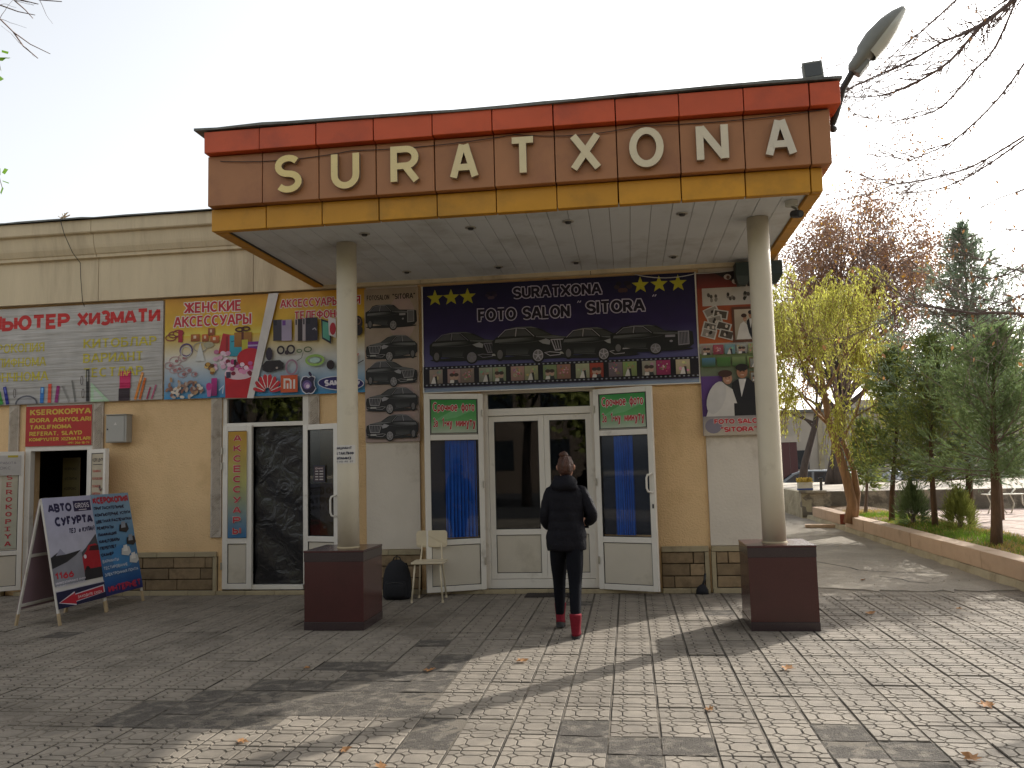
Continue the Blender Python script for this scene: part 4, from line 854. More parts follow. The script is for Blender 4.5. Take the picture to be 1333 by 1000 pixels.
c.text('АКСЕССУАРЫ ДЛЯ', U(.582, 0)[0], U(.975, 0)[0], U(0, .152)[1], .09*H, rd, .2, True, wh, .07); c.text('ТЕЛЕФОНОВ', U(.65, 0)[0], U(.915, 0)[0], U(0, .275)[1], .09*H, rd, .2, True, wh, .07)
r = random.Random(12)
for x, y, s_ in ((228, 470, 8), (238, 466, 6), (232, 480, 7), (226, 482, 5), (245, 482, 5), (238, 487, 6), (220, 476, 6), (254, 487, 4)): pring(x, y, s_, s_*.7, 1.0, 'b09090'); pell(x+2, y, 2.4, 2, 'a06a6a')
for x, y in ((226, 436), (222, 440), (232, 434)): pring(x, y, 7, 4, 1.2, '7c2430')
prect(232, 430, 238, 446, 'a02434')
for x, y, k, q in ((249, 435, 12, 'b0662c'), (264, 435, 9, 'c4602a'), (275, 437, 12, 'cc6a2e'), (272, 427, 9, '9e5a3a')): prect(x, y, x+k, y+10, q, '8a4a22'); prect(x+k*.3, y+2, x+k*.6, y+6, 'd8c0a0')
pring(243, 456, 8, 8, 2, '5a4870'); pring(243, 458, 7, 7, 1, 'c9c6bd'); pring(262, 452, 9, 6, 1, '9a948a'); pell(273, 449, 7, 4, 'a7a083'); ppoly([(255, 470), (262, 446), (268, 470)], 'c9c9c4')
ppoly([(286, 460), (292, 434), (303, 436), (300, 463)], 'b32a30'); prect(296, 438, 299, 460, '8e1a22'); prect(301, 436, 317, 464, '3fa5b8', '2d8498'); pline([(303, 445), (315, 442)], 1.5, '1f5f78'); prect(307, 432, 330, 452, 'a3702f', '8a5a26'); pline([(318, 432), (318, 452)], 3, '5c2a20'); pring(314, 429, 5, 2.4, 2, '4a221c'); pring(322, 428, 5, 2.4, 2, '4a221c')
prect(317, 442, 325, 460, 'b7b03c'); prect(325, 444, 345, 458, '7a2a82', '6a1f78'); pline([(325, 450), (345, 449)], 2, 'b09ac0'); prect(341, 440, 346, 456, 'b03a70')
for k in range(16): pell(280+r.uniform(0, 24), 458+r.uniform(0, 22), 3.5, 3, r.choice(['c98fa8', 'd2a4b8', 'b96f8e', 'dcc0cc']), 8)
pell(328, 466, 17, 13, 'b71f2a', 22); ppoly([(295, 486), (333, 489), (329, 517.5), (296, 517.5)], 'b81a26'); pell(314, 486, 19.5, 8, 'd7b9be', 22)
for k in range(26): pell(314+r.uniform(-16, 16), 482+r.uniform(-12, 5), 3.2, 2.8, r.choice(['c0407e', 'd98fb2', 'a8306c', 'e3c3d0', 'b55a90', '7e1e34']), 8)
prect(307, 468, 310, 475, '2a1c22'); prect(297, 484, 303, 492, '332a44')
for k in range(14): pell(272+r.uniform(-8, 8), 482+r.uniform(-8, 6), 3, 2.6, r.choice(['8a5a20', 'b98a3a', '5a3a1a', 'd2b06a']), 8)
for k in range(46): pell(242+r.gauss(0, 13), 506+r.gauss(0, 5), 3.4, 2.0, r.choice(['b09a8a', '8e6c5a', 'cdbfae', '7d5446', 'a88460']), 8, r.uniform(0, 3))
prect(278, 492, 285.5, 515, 'b02a7e', '7a1c58'); ppoly([(271, 500), (279, 500), (277, 516), (273, 516)], 'c66aa0'); pell(275, 503, 4, 5, 'b8307e'); pline([(288, 508), (294, 502), (293, 512)], 1.2, 'cfd8e0')
ppoly([(353, 382), (366, 381), (333.5, 518), (325, 518)], 'cfc9c4')
def phone(x0, y0, x1, y1, col, cam_='1a1a22'): prect(x0, y0, x1, y1, col); prect(x0+1, y0+1, x0+(x1-x0)*.4, y0+(y1-y0)*.28, cam_)
phone(359, 416, 371, 444, '3a3540'); phone(370, 416, 383, 444, '9f92a8', '6a3f88'); phone(387, 415, 394, 444, 'b5a69a'); phone(391, 415, 397, 444, '2d2026'); phone(397, 414, 404, 444, 'a89ca0'); phone(401, 413, 416.5, 444, '2c2634'); pline([(410, 429), (413, 427), (415, 430)], 1, 'b0a8b0')
ppoly([(421, 415), (434, 419), (434, 448), (422, 441)], '1f2030'); ppoly([(423, 418), (432, 421), (432, 444), (423, 439)], '5aa08a'); ppoly([(430, 412), (440, 415), (440, 440), (431, 436)], 'd0c8c8'); pell(436, 428, 4, 8, 'b02a3a')
pell(468, 420, 6, 9, '2a1e22'); pell(468, 430, 6, 7, '20181c'); pell(462, 437, 4, 4, '2a1e22'); pring(468, 418, 3.5, 4, 1, '7a5a50')
pell(354, 461, 4.5, 8.5, '2c2230'); pring(369, 456, 4, 4.5, 2.2, '2a1f26'); pring(382, 455, 4.5, 5, 2.2, '2a1f26'); pell(377, 459, 3, 3, '33262c'); pring(393, 457, 3, 2, 1, '4a6a3a'); pring(404, 455, 4.5, 3, 1.3, '4d5a30')
ppoly([(345, 476), (350, 470), (368, 469), (373, 473), (372, 480), (352, 485), (345, 482)], '241d20'); pell(364, 479, 1.6, 1.4, 'b0a29a')
pring(383, 478, 7, 9, 2.2, '9c7a8a'); pring(413, 469, 11, 6, 3, '8fb05a'); pell(413, 469, 7, 3.5, 'a9c4b8'); pell(433, 475, 5, 6, '2a1e22'); pline([(390, 470), (396, 466), (398, 459)], .8, '6a6a60')
ppoly([(461, 462), (469, 460), (463, 476)], 'c3323a'); pline([(463, 476), (475, 469)], 1, '3a2a2a')
prect(340, 500, 341, 501, 'c9c6bd')
cx, cy = 352.5, 504  # red eight petal flower
for k in range(8):
    a_ = math.radians(8+k*164/7); pell(352-11*math.cos(a_), 509-13.5*math.sin(a_), 8.4, 2.9 if k in (0, 7) else 3.5, 'bd2a34', 12, math.atan2(13.5*math.sin(a_), -11*math.cos(a_)))
for k in range(7):
    a_ = math.radians(20+k*140/6); pline([(352-5*math.cos(a_), 510-5*math.sin(a_)), (352-19*math.cos(a_), 510-22*math.sin(a_))], .9, 'd9d2c8')
prect(369, 488, 391, 511, 'c8562e'); pline([(374, 506), (374, 494), (380, 494), (382, 496), (382, 506)], 2.4, 'dcd4cc'); pline([(378, 499), (378, 506)], 2.2, 'dcd4cc'); pline([(386.5, 494), (386.5, 506)], 2.4, 'dcd4cc')
for gr, col in ((1.12, 'cfd0d8'), (1, '2b2340')):
    ap = [(405, 492), (409, 490), (413, 492), (411.5, 497), (412, 502), (414, 505), (411, 510), (408, 512), (405, 511), (402, 512), (398, 509), (395.5, 503), (395.5, 497), (398, 491.5), (402, 490.5)]
    ppoly([(405+(x-405)*gr, 501+(y-501)*gr) for x, y in ap], col)
pell(403, 501, 6, 6, '5a4a80'); pell(403, 502, 4, 4, 'a07fb0'); pell(404, 503, 2.4, 2.4, 'd8c8d8'); pell(407, 487, 1.8, 3.4, '2b2340', 10, .5)
pell(446, 499, 29.5, 9.2, 'cfd0d8', 28, -.06); pell(446, 499, 28.5, 8.2, '2b235e', 28, -.06); a = pt(428, 503); b = pt(468, 495); c.text('SAMSUNG', a[0]-.03, b[0]+.02, a[1], .085, K('d9d2d8'), .22)
c.obj('print', T)
# --- photo salon banner
T, W, H = sign('photo_salon_banner', 'dark violet SURATXONA FOTO SALON banner with six stars, black cars and a film strip', 'banner', -2.58, .885, 2.545, 3.925, -.05, .03, 'pvc')
bord = MB()
for b4 in ((-.015, W+.015, -.012, .0), (W, W+.015, 0, H), (-.015, 0, 0, H)): bord.box(b4[0], b4[1], -.012, .03, b4[2], b4[3])
bord.obj('frame', M['pvc'], T)
c = Canvas(); c.rect(0, H*.55, W, H, K('171436'), K('2a1b4e')); c.rect(0, 0, W, H*.55, K('2a1b4e'), K('6a6a9a')); c.rect(0, 0, W, .055, K('8a93a8'), K('8797ab'))
X = lambda q: q+2.58
for x in (-2.42, -2.207, -1.99): c.star(X(x), 3.765-2.545, .112, K('b5ad30'))
for x in (.215, .447, .68): c.star(X(x), 3.795-2.545, .112, K('b5ad30'))
ol = K('c2b9cc')
c.text('SURATXONA', X(-1.40), X(-.26), 1.155, .16, K('1c1228'), .23, True, ol, .07); c.text('FOTO SALON', X(-1.86), X(-.67), .88, .175, K('1c1228'), .23, True, ol, .07)
c.text('"', X(-.61), X(-.55), 1.0, .09, ol, .1, slant=.3); c.text('SITORA', X(-.47), X(.27), .91, .175, K('1c1228'), .23, True, ol, .07); c.text('"', X(.33), X(.39), 1.03, .09, ol, .1, slant=.3)
for k in range(9): c.ell(X(-1.68)+.05*math.cos(k), 1.22+.035*math.sin(k*2.1), .03, .022, K(['3a2b40', '241c34', '54404c'][k % 3]), 8); c.ell(X(.0)+.08*math.cos(k), 1.24+.05*math.sin(k*2.1), .035, .03, K(['3a2b30', '1e1626', '4c3434'][k % 3]), 8)
car_print(c, X(-2.50), .36, 1.02, .40, tone=.012, chrome=(.18, .16, .19)); car_print(c, X(-1.68), .34, 1.08, .45, tone=.015, chrome=(.42, .38, .42)); car_print(c, X(-.80), .33, .98, .41, tone=.014, chrome=(.40, .36, .38)); car_print(c, X(-.18), .38, 1.02, .36, boxy=True, tone=.010, chrome=(.26, .24, .27))
c.rect(0, .06, W, .325, K('15101c')); zt = c._z(); 
for k in range(62):
    x = .03+k*W/62
    for y_ in (.078, .298): c.poly([(x, y_), (x+.022, y_), (x+.022, y_+.016), (x, y_+.016)], K('8f8f98'), zt)
r = random.Random(3)
tones = ['9a8a7c', 'a88a84', '8c7a70', '9c9a8a', '8f9a78', 'b08a80', 'a0a07a', '7c8a60', '9a7060', 'a8a888', 'a04030', '7a6a70', '8c9a60', '9a9484', 'a03060', 'b8a88a', '90907c', '80605a']
for k in range(16):
    x = .08+k*.205+(.03 if k % 2 else 0)-(.0); people_print(c, x, .105, .17, .18, k, K(tones[k])); 
    if k % 2 and k < 15: c.rect(x+.178, .105, x+.215-.005, .285, K('6a7aa0'))
c.obj('print', T)
# --- five cars poster
T, W, H = sign('five_cars_poster', 'tall beige poster of five black saloon cars one above another', 'poster', -3.365, -2.645, 1.925, 3.93, -.06, .025, 'paper')
c = Canvas(); c.rect(0, 0, W, H, K('a3917c'), K('a08c84')); c.ell(W*.7, H*.25, .18, .3, K('a88e86'), 20); c.ell(W*.7, H*.8, .18, .3, K('ab938a'), 20)
c.text('FOTOSALON', .035, .34, 1.85, .075, K('2a2018'), .2, True); c.text('"SITORA"', .38, .69, 1.85, .08, K('2a2018'), .2, True)
for i, (z_, fl, bx_) in enumerate(((1.46, False, True), (1.05, True, False), (.72, False, False), (.37, True, False), (.02, True, False))): car_print(c, .015, z_, W-.03, .33, fl, bx_, .018, (.3, .28, .28))
c.obj('print', T)
# --- wedding poster
T, W, H = sign('wedding_photo_poster', 'tall collage poster of wedding photographs lettered FOTO SALON SITORA', 'poster', .905, 1.63, 1.885, 3.91, -.065, .025, 'paper')
c = Canvas(); c.rect(0, H*.52, W, H, K('7a3028'), K('b05a2a')); c.rect(0, H*.9, W, H, K('38201f'), K('7a3028')); c.rect(0, H*.5, W, H*.56, K('a9a49c')); c.rect(0, 0, W, H*.5, K('6a7a4a'), K('5a3a78')); c.rect(0, .13, W*.35, H*.36, K('5a3a78'), K('4f2f6c'))
c.poly([(W*.25, H), (W, H*.86), (W, H)], K('241b1a'))
for k in range(4): c.ell(W*(.52+k*.13), H*(.965-k*.03), .045, .035, K('b8aaa0'), 12); c.ell(W*(.53+k*.13), H*(.962-k*.03), .022, .024, K('5c4034'), 10)
c.rect(.06, H*.79, W*.98, H*.9, K('b3aba3')); 
for x, y, s_ in ((.18, .84, 1), (.42, .845, 1.2), (.6, .84, 1.1)):
    for k in range(7): c.ell(x+random.uniform(-.05, .05)*s_, H*y+random.uniform(-.04, .04), .018, .026, K(random.choice(['2a2624', '4a4440', '7a726a'])), 8)
for (x, y, a_) in ((.16, H*.755, .4), (.27, H*.735, -.2), (.2, H*.70, .2), (.14, H*.66, -.3), (.3, H*.66, -.35), (.12, H*.62, -.3), (.33, H*.61, -.3)):
    ca, sa = math.cos(a_), math.sin(a_); q = [(-.09, -.055), (.09, -.055), (.09, .055), (-.09, .055)]
    c.poly([(x+u*ca-v*sa, y+u*sa+v*ca) for u, v in q], K('bdb6ae')); c.poly([(x+.82*(u*ca-v*sa), y+.78*(u*sa+v*ca)) for u, v in q], K(random.choice(['6a625c', '4a4038', '8a8078'])))
    for k in range(3): c.ell(x+random.uniform(-.04, .04), y+random.uniform(-.02, .02), .015, .022, K(random.choice(['2a2422', 'c2b4a8'])), 8)
def couple(x, y, w_, h, veil=False):
    c.poly([(x+w_*.45, y), (x+w_*.5, y+h*.62), (x+w_*.62, y+h*.7), (x+w_*.8, y+h*.7), (x+w_, y+h*.5), (x+w_, y)], K('17161c')); c.poly([(x+w_*.66, y+h*.35), (x+w_*.62, y+h*.69), (x+w_*.76, y+h*.69)], K('c9c4be')); c.ell(x+w_*.69, y+h*.82, w_*.1, h*.12, K('9a6a4e'), 16); c.ell(x+w_*.69, y+h*.905, w_*.115, h*.07, K('1c1412'), 14)
    c.poly([(x, y), (x+w_*.12, y+h*.35), (x+w_*.2, y+h*.52), (x+w_*.36, y+h*.6), (x+w_*.5, y+h*.5), (x+w_*.58, y+h*.2), (x+w_*.7, y)], K('c9c3bc')); c.ell(x+w_*.42, y+h*.70, w_*.085, h*.105, K('a87a62'), 16); c.ell(x+w_*.38, y+h*.80, w_*.13, h*.07, K('3a2018'), 14)
    for s_ in (-1, 1):
        c.ell(x+w_*(.69+s_*.035), y+h*.83, w_*.014, h*.012, K('2a1a14'), 6); c.ell(x+w_*(.42+s_*.03), y+h*.715, w_*.012, h*.010, K('2a1a14'), 6)
    c.line([(x+w_*.66, y+h*.765), (x+w_*.72, y+h*.765)], w_*.012, K('c9b0a0')); c.line([(x+w_*.395, y+h*.66), (x+w_*.45, y+h*.66)], w_*.012, K('d0b8a8'))
    if veil: c.ell(x+w_*.2, y+h*.35, w_*.16, h*.32, K('bdb8b4'), 20, -.35)
c.rect(W*.56, H*.56, W, H*.775, K('5c3626')); c.rect(W*.6, H*.575, W*.985, H*.76, K('b8a894'), K('8a8270')); couple(W*.62, H*.577, W*.36, H*.18)
for k, tn in enumerate(('9a8a80', 'a04a5a', '7a9aa0', 'a0a098', '9aa070')): people_print(c, .02+k*.14, H*.49, .125, .12, 40+k, K(tn))
for k, tn in enumerate(('4f7a98', '4d7a3a', '7a8a5a', '8a9a60')): c.rect(.02+k*.18, H*.415, .18+k*.18, H*.47, K(tn), K('3d5a2c'))
for k in range(3): c.rect(W*.8, H*(.4-.085*k), W*.985, H*(.455-.085*k+.01), K('6a5638')); people_print(c, W*.82, H*(.405-.085*k), W*.15, H*.05, 60+k, K('8a8a84'))
couple(.04, H*.115, W*.9, H*.32, True); c.rect(W*.52, H*.115, W, H*.19, K('1a191d')); c.ell(W*.62, H*.17, .06, .05, K('1a191d'), 14)
c.rect(0, 0, W, H*.115, K('8c8584'), K('b5a894')); c.ell(.12, .115, .1, .09, K('7a7480'), 16)
c.text('FOTO SALON', .13, W-.02, .135, .065, K('b5333a'), .22, False, K('cfc4bc'), .06); c.text('"SITORA"', .2, W-.09, .035, .068, K('b5333a'), .22, False, K('cfc4bc'), .06)
c.obj('print', T)
# --- red copy shop sign
T, W, H = sign('copy_shop_sign', 'red sign with yellow KSEROKOPIYA lettering over the far left doorway', 'sign', -8.21, -7.225, 2.005, 2.555, -.02, .019, 'pvc')
c = Canvas(); c.rect(0, 0, W, H, K('b32a22'), K('a82420')); yl = K('cda93c')
for st, a_, b_, y_, h_ in (('KSEROKOPIYA', .06, .975, .425, .085), ('IDORA ASHYOLARI', .06, .975, .325, .065), ('TAKLIFNOMA', .06, .69, .232, .062), ('REFERAT, SLAYD', .06, .85, .142, .062), ('KOMPYUTER XIZMATLARI', .06, .975, .068, .05)): c.text(st, a_, b_, y_, h_, yl, .22, True)
c.text('(99) 206-18-74', .64, .96, .018, .032, yl, .16); c.obj('print', T)
# --- vertical accessories strip on the second door
T, W, H = sign('accessories_strip', 'narrow vertical АКСЕССУАРЫ strip fading from ochre to blue on a white door', 'sign', -5.245, -4.985, .735, 2.12, -.05, .012, 'paper')
c = Canvas(); c.rect(0, H*.5, W, H, K('b5892c'), K('a3a060')); c.rect(0, 0, W, H*.5, K('a3a060'), K('3a6f9c')); c.text('АКСЕССУАРЫ', .07, .19, H-.02, .134, K('ad3440'), .18, False, K('c9b8a8'), .05, vertical=True); c.obj('print', T)
# --- urgent photo signs on the opened leaves
for dd, wd, lb in ((dl, .75, 'green urgent-photo sign on the opened left entrance leaf'), (dr, .76, 'green urgent-photo sign on the opened right entrance leaf')):
    mw = Matrix.Translation(dd.location) @ dd.rotation_euler.to_matrix().to_4x4(); p = mw @ Vector((.078, .012, 1.95))
    T = thing('urgent_photo_sign', lb, 'sign', p, dd.rotation_euler.z, 'urgent photo signs'); W, H = wd-.156, .43; bxo('board', M['dark_metal'], T, 0, W, 0, .008, 0, H, 0)
    c = Canvas(); c.rect(.008, .17, W-.008, H-.008, K('2f8a3c'), K('5fa45e')); c.rect(.008, .008, W-.008, .17, K('5fa45e'), K('b0b8a4')); c.poly([(.02, .15), (W*.5, .3), (W-.02, .36), (W-.02, .3), (W*.55, .2)], K('6fae72'))
    c.text('Срочное', .03, W*.58, .275, .12, K('b02c30'), .17, False, K('d4cfc8'), .055); c.text('фото', W*.66, W-.03, .275, .12, K('b02c30'), .17, False, K('d4cfc8'), .055)
    c.text('За', .03, W*.15, .075, .125, K('b02c30'), .17, False, K('d4cfc8'), .055); c.text('1-ну', W*.24, W*.46, .075, .125, K('b02c30'), .17, False, K('d4cfc8'), .055); c.text('минуту', W*.54, W-.02, .075, .125, K('b02c30'), .17, False, K('d4cfc8'), .055); c.obj('print', T)
# --- strips on the copy shop leaves
def on_leaf(dd, x0, z0): return (Matrix.Translation(dd.location) @ dd.rotation_euler.to_matrix().to_4x4()) @ Vector((x0, .010, z0))
T = thing('copy_strip', 'narrow pale vertical KSEROKOPIYA strip with red letters on the far left leaf', 'sign', on_leaf(d5, .36, .56), d5.rotation_euler.z); bxo('board', M['paper'], T, 0, .19, 0, .006, 0, 1.12, 0)
c = Canvas(); c.rect(0, 0, .19, 1.12, K('b5ad98'), K('a8a896')); c.text('KSEROKOPIYA', .055, .135, 1.1, .0985, K('b03440'), .18, True, vertical=True); c.obj('print', T)
T = thing('paper_notice', 'creased white paper notice taped across the top of the far left leaf', 'notice', on_leaf(d5, .06, 1.54)+Vector((0, -.022, 0)), d5.rotation_euler.z); bxo('sheet', M['paper'], T, 0, .54, 0, .004, 0, .27, 0)
c = Canvas(); c.rect(.005, .005, .535, .265, K('b9b4ae')); c.text('СРОЧНАЯ РАБОТА', .06, .48, .15, .035, K('8a8488'), .14); c.text('КСЕРОКС', .12, .42, .08, .04, K('8a8488'), .14); c.rect(.38, .24, .5, .27, K('b5a53c')); c.obj('print', T)
T = thing('price_list_sign', 'narrow beige price list headed КСЕРО ЦЕНТР on the leaf beside the grey box', 'sign', on_leaf(d6, .062, .56), d6.rotation_euler.z); bxo('board', M['paper'], T, 0, .296, 0, .006, 0, 1.235, 0)
c = Canvas(); c.rect(0, 0, .296, 1.235, K('b5a890'), K('a89c88')); c.text('КСЕРО ЦЕНТР', .015, .285, 1.13, .05, K('332c28'), .18); c.rect(.03, 1.09, .27, 1.1, K('4a4440'))
for k, st in enumerate(('ЛАМИНАТ', 'КСЕРОКОПИЯ', 'СКАНЕР', 'ДИПЛОМ', 'РЕФЕРАТ', 'ПЕРЕПЛЕТ', 'ИНТЕРНЕТ', 'ПЕЧАТЬ', 'ФОТО')): c.text(st, .02, .16+.012*len(st), .99-k*.1, .036, K('a84a40'), .17, True)
for k in range(8): c.ell(.24+random.uniform(-.03, .03), .78+random.uniform(-.03, .03), .014, .012, K(random.choice(['8a3a30', '6a6a66', '3a3434'])), 8)
c.obj('print', T)
# hanging list inside the dark shop
T, W, H = sign('hanging_price_list', 'dim yellowish list of services hanging inside the dark copy shop', 'sign', -8.05, -7.78, .5, 1.85, .55, .01, 'tan_board')
c = Canvas(); c.rect(0, 0, W, H, K('5a5230'), K('4a4428'))
for k in range(9): c.text('УСЛУГИ' if k % 2 else 'КСЕРОКС', .03, .22, H-.18-k*.14, .04, K('2a1c18'), .16)
c.obj('print', T)
# paper notice wrapped on the column
T = thing('column_notice', 'white paper notice with dark lettering wrapped round the left column', 'notice', (-2.93, -2.03, 1.655)); Rn = .1135
def wrapc(p): a_ = (p[0]-.02)/Rn; q = Rn-p[1]; return (q*math.sin(a_), -q*math.cos(a_), p[2])
mb = MB(); n = 16
for i in range(n):
    x0, x1 = -.14+i*.28/n, -.14+(i+1)*.28/n; mb.add([wrapc((x0, 0, 0)), wrapc((x1, 0, 0)), wrapc((x1, 0, .19)), wrapc((x0, 0, .19))], [(0, 1, 2, 3)])
mb.obj('sheet', M['paper'], T, smooth=True)
c = Canvas(); c.k = 8; ink = K('3a3a4a'); c.text('ОФИЦИАНТ', -.115, .10, .145, .030, ink, .2); c.text('ГА ТАКЛИФ', -.125, .12, .088, .034, ink, .2); c.text('ҚИЛАМИЗ', -.105, .09, .04, .030, ink, .2); c.text('(99) 612 40 27', -.12, .11, .012, .016, ink, .16)
c.obj('print', T, warp=wrapc)
T = thing('door_notice', 'small dark printed notice stuck inside the opened accessories-shop door', 'notice', on_leaf(d4, .16, 1.30), d4.rotation_euler.z); bxo('sheet', M['navy'], T, 0, .19, 0, .004, 0, .22, 0)
c = Canvas(); c.rect(.01, .01, .18, .21, K('3a2c30')); c.text('ОЧИҚ', .03, .16, .165, .026, K('b09a98'), .2)
for k in range(4): c.rect(.03, .135-k*.035, .08, .15-k*.035, K('a8a09c')); c.rect(.1, .135-k*.035, .16, .15-k*.035, K('a8a09c'))
c.obj('print', T)
# ================================================================== A-FRAME BOARDS
def aframe(label, y0, W, xt, group, draw):
    T = thing('a_frame_sign', label, 'sandwich board', (xt, y0, 0), PI/2, group); zt = 1.355; fr_ = .26; th = math.atan2(fr_, zt); Lg = math.hypot(fr_, zt)
    for s_ in (-1, 1):
        fm_ = MB()
        for x in (0, W-.032): fm_.box(x, x+.032, -.018, .0, 0, Lg)
        for z in (.2, .74, Lg-.035): fm_.box(.032, W-.032, -.016, -.001, z, z+.034)
        o = fm_.obj('frame', M['signwood'], T, bevel=.003); o.location = (0, s_*fr_, 0); o.rotation_euler = (s_*th, 0, 0)
        for x in (-.001, W-.033):
            bxo('foot', M['rawwood'], o, x, x+.034, -.0195, .0012, 0, .13, .002)
        pn = MB()
        if s_ == -1:
            o2 = bxo('panel', M['paper'], T, .0, W, -.026, -.0185, .17, Lg+.002, .001, loc=(0, -fr_, 0), rot=(-th, 0, 0)); o2.rotation_euler = (-th, 0, 0)
            c = Canvas(); draw(c, W, Lg-.17); pr = c.obj('print', o2, loc=(0, -.027, .171))
        else:
            o2 = bxo('panel', M['backpanel'], T, .0, W, .001, .006, .17, Lg-.01, .001, loc=(0, fr_, 0), rot=(th, 0, 0))
    hg = MB(); hg.tube([(.05, 0, zt), (.12, 0, zt)], .01, 8); hg.tube([(W-.12, 0, zt), (W-.05, 0, zt)], .01, 8); hg.obj('hinge', M['dark_metal'], T); return T
M['backpanel'] = mat('pinkish_back_panel', hx('8a7078'), .5, .1, 2)
def draw1(c, W, H):
    c.rect(0, H*.5, W, H, K('a8a8c0'), K('b3b2c0')); c.rect(0, H*.2, W, H*.5, K('b3b2c0'), K('6a6a74')); nv = K('242248')
    c.text('АВТО', W*.08, W*.56, H*.86, H*.085, nv, .22); c.rect(W*.6, H*.855, W*.97, H*.955, nv); c.text('GROSS', W*.63, W*.94, H*.885, H*.05, K('c9c4cc'), .16, True); c.rect(W*.7, H*.865, W*.87, H*.872, K('c9c4cc'))
    c.text('СУҒУРТА', W*.18, W*.97, H*.73, H*.09, nv, .22); c.text('ТЕЗ ва ҚУЛАЙ', W*.42, W*.97, H*.655, H*.048, nv, .18, slant=.2)
    c.poly([(W*.98, H*.62), (W*.72, H*.5), (W*.5, H*.42), (W*.75, H*.4), (W, H*.48)], K('4a4a50')); c.poly([(0, H*.46), (W*.15, H*.5), (W*.3, H*.47), (W*.62, H*.49), (W*.5, H*.45), (W*.3, H*.40), (0, H*.36)], K('28282c')); c.poly([(W*.1, H*.47), (W*.2, H*.53), (W*.3, H*.47)], K('9090a0'))
    c.poly([(0, H*.36), (W*.3, H*.40), (W*.62, H*.48), (W*.62, H*.3), (W*.7, H*.2), (0, H*.2)], K('86868e'))
    c.poly([(W*.62, H*.24), (W*.62, H*.42), (W*.72, H*.47), (W*.78, H*.52), (W*.93, H*.53), (W, H*.5), (W, H*.26), (W*.9, H*.22)], K('a31f2c')); c.poly([(W*.78, H*.47), (W*.82, H*.51), (W, H*.51), (W, H*.46)], K('3a1c24')); c.ell(W*.7, H*.27, W*.06, H*.06, K('1a181c'), 16); c.poly([(W*.6, H*.2), (W*.63, H*.3), (W, H*.3), (W, H*.2)], K('26242a')); c.ell(W*.68, H*.42, W*.03, H*.02, K('c9c4cc'), 10)
    c.text('1166', W*.02, W*.4, H*.255, H*.065, K('b32c3a'), .2); c.text('МИЖОЗЛАРИМИЗ УЧУН', W*.02, W*.62, H*.215, H*.022, K('c9c4cc'), .2); c.text('СУҒУРТА ХИЗМАТЛАРИ', W*.02, W*.62, H*.182, H*.022, K('c9c4cc'), .2)
    c.rect(0, 0, W, H*.15, K('20203e')); c.rect(0, H*.15, W, H*.158, K('b8b4bc')); ar = [(W*.04, H*.055), (W*.36, H*.115), (W*.36, H*.095), (W*.96, H*.115), (W*.96, H*.055), (W*.36, H*.035), (W*.36, H*.01)]
    c.poly([(W*.5+(x-W*.5)*1.05, H*.06+(y-H*.06)*1.2) for x, y in ar], K('c9c4cc')); c.poly(ar, K('b02634')); c.text('Заходите сюда'.upper(), W*.4, W*.92, H*.055, H*.024, K('cfc0c0'), .16)
def draw2(c, W, H):
    c.rect(0, H*.45, W, H, K('7f9fb8'), K('4f84ac')); c.rect(0, H*.12, W, H*.45, K('4f84ac'), K('22508a')); c.rect(0, 0, W, H*.12, K('22508a'), K('2c2a60')); c.ell(W*.6, H*.35, W*.3, H*.12, K('4080b4'), 24)
    c.text('КСЕРОКОПИЯ', W*.05, W*.97, H*.905, H*.07, K('a82c40'), .24, False, K('7a88a0'), .04); nv = K('1d2440')
    for k, st in enumerate(('ПРИГЛАСИТЕЛЬНЫЕ', 'КОМПЬЮТЕРНЫЕ УСЛУГИ', 'ЦВЕТНАЯ РАСПЕЧАТКА', 'РЕФЕРАТЫ', 'ЛАМИНАЦИЯ', 'КАНЦТОВАРЫ', 'ПЕРЕПЛЕТ', 'СКАНЕР', 'ВАРИАНТЫ', 'ТЕСТИРОВАНИЕ', 'ЭЛЕКТРОННАЯ ПОЧТА')):
        c.text(st, W*.05, W*(.05+min(.92, .052*len(st))), H*(.845-k*.066), H*.034, nv if k < 8 else K('a9b8cc'), .2)
    for x, y, k in ((.72, .64, 0), (.86, .50, 0), (.68, .40, 1), (.86, .31, 1)):
        col = [K('22262e'), K('c0c2c0')][k]; c.poly([(W*(x-.13), H*(y-.03)), (W*(x-.1), H*(y+.035)), (W*(x+.1), H*(y+.045)), (W*(x+.13), H*(y-.02)), (W*(x+.05), H*(y-.05))], col); c.poly([(W*(x-.07), H*(y+.0)), (W*(x-.05), H*(y+.06)), (W*(x+.05), H*(y+.065)), (W*(x+.05), H*y)], [K('8a93a0'), K('dcdcd8')][k])
    c.text('ИНТЕРНЕТ', W*.08, W*.95, H*.025, H*.07, K('a8304c'), .22)
aframe('white sandwich board with АВТО СУҒУРТА lettering and a red car, nearest the left edge', -2.14, .84, -6.38, 'sandwich boards on the pavement', draw1)
aframe('blue sandwich board headed КСЕРОКОПИЯ listing print services, behind the white one', -1.27, .78, -6.41, 'sandwich boards on the pavement', draw2)
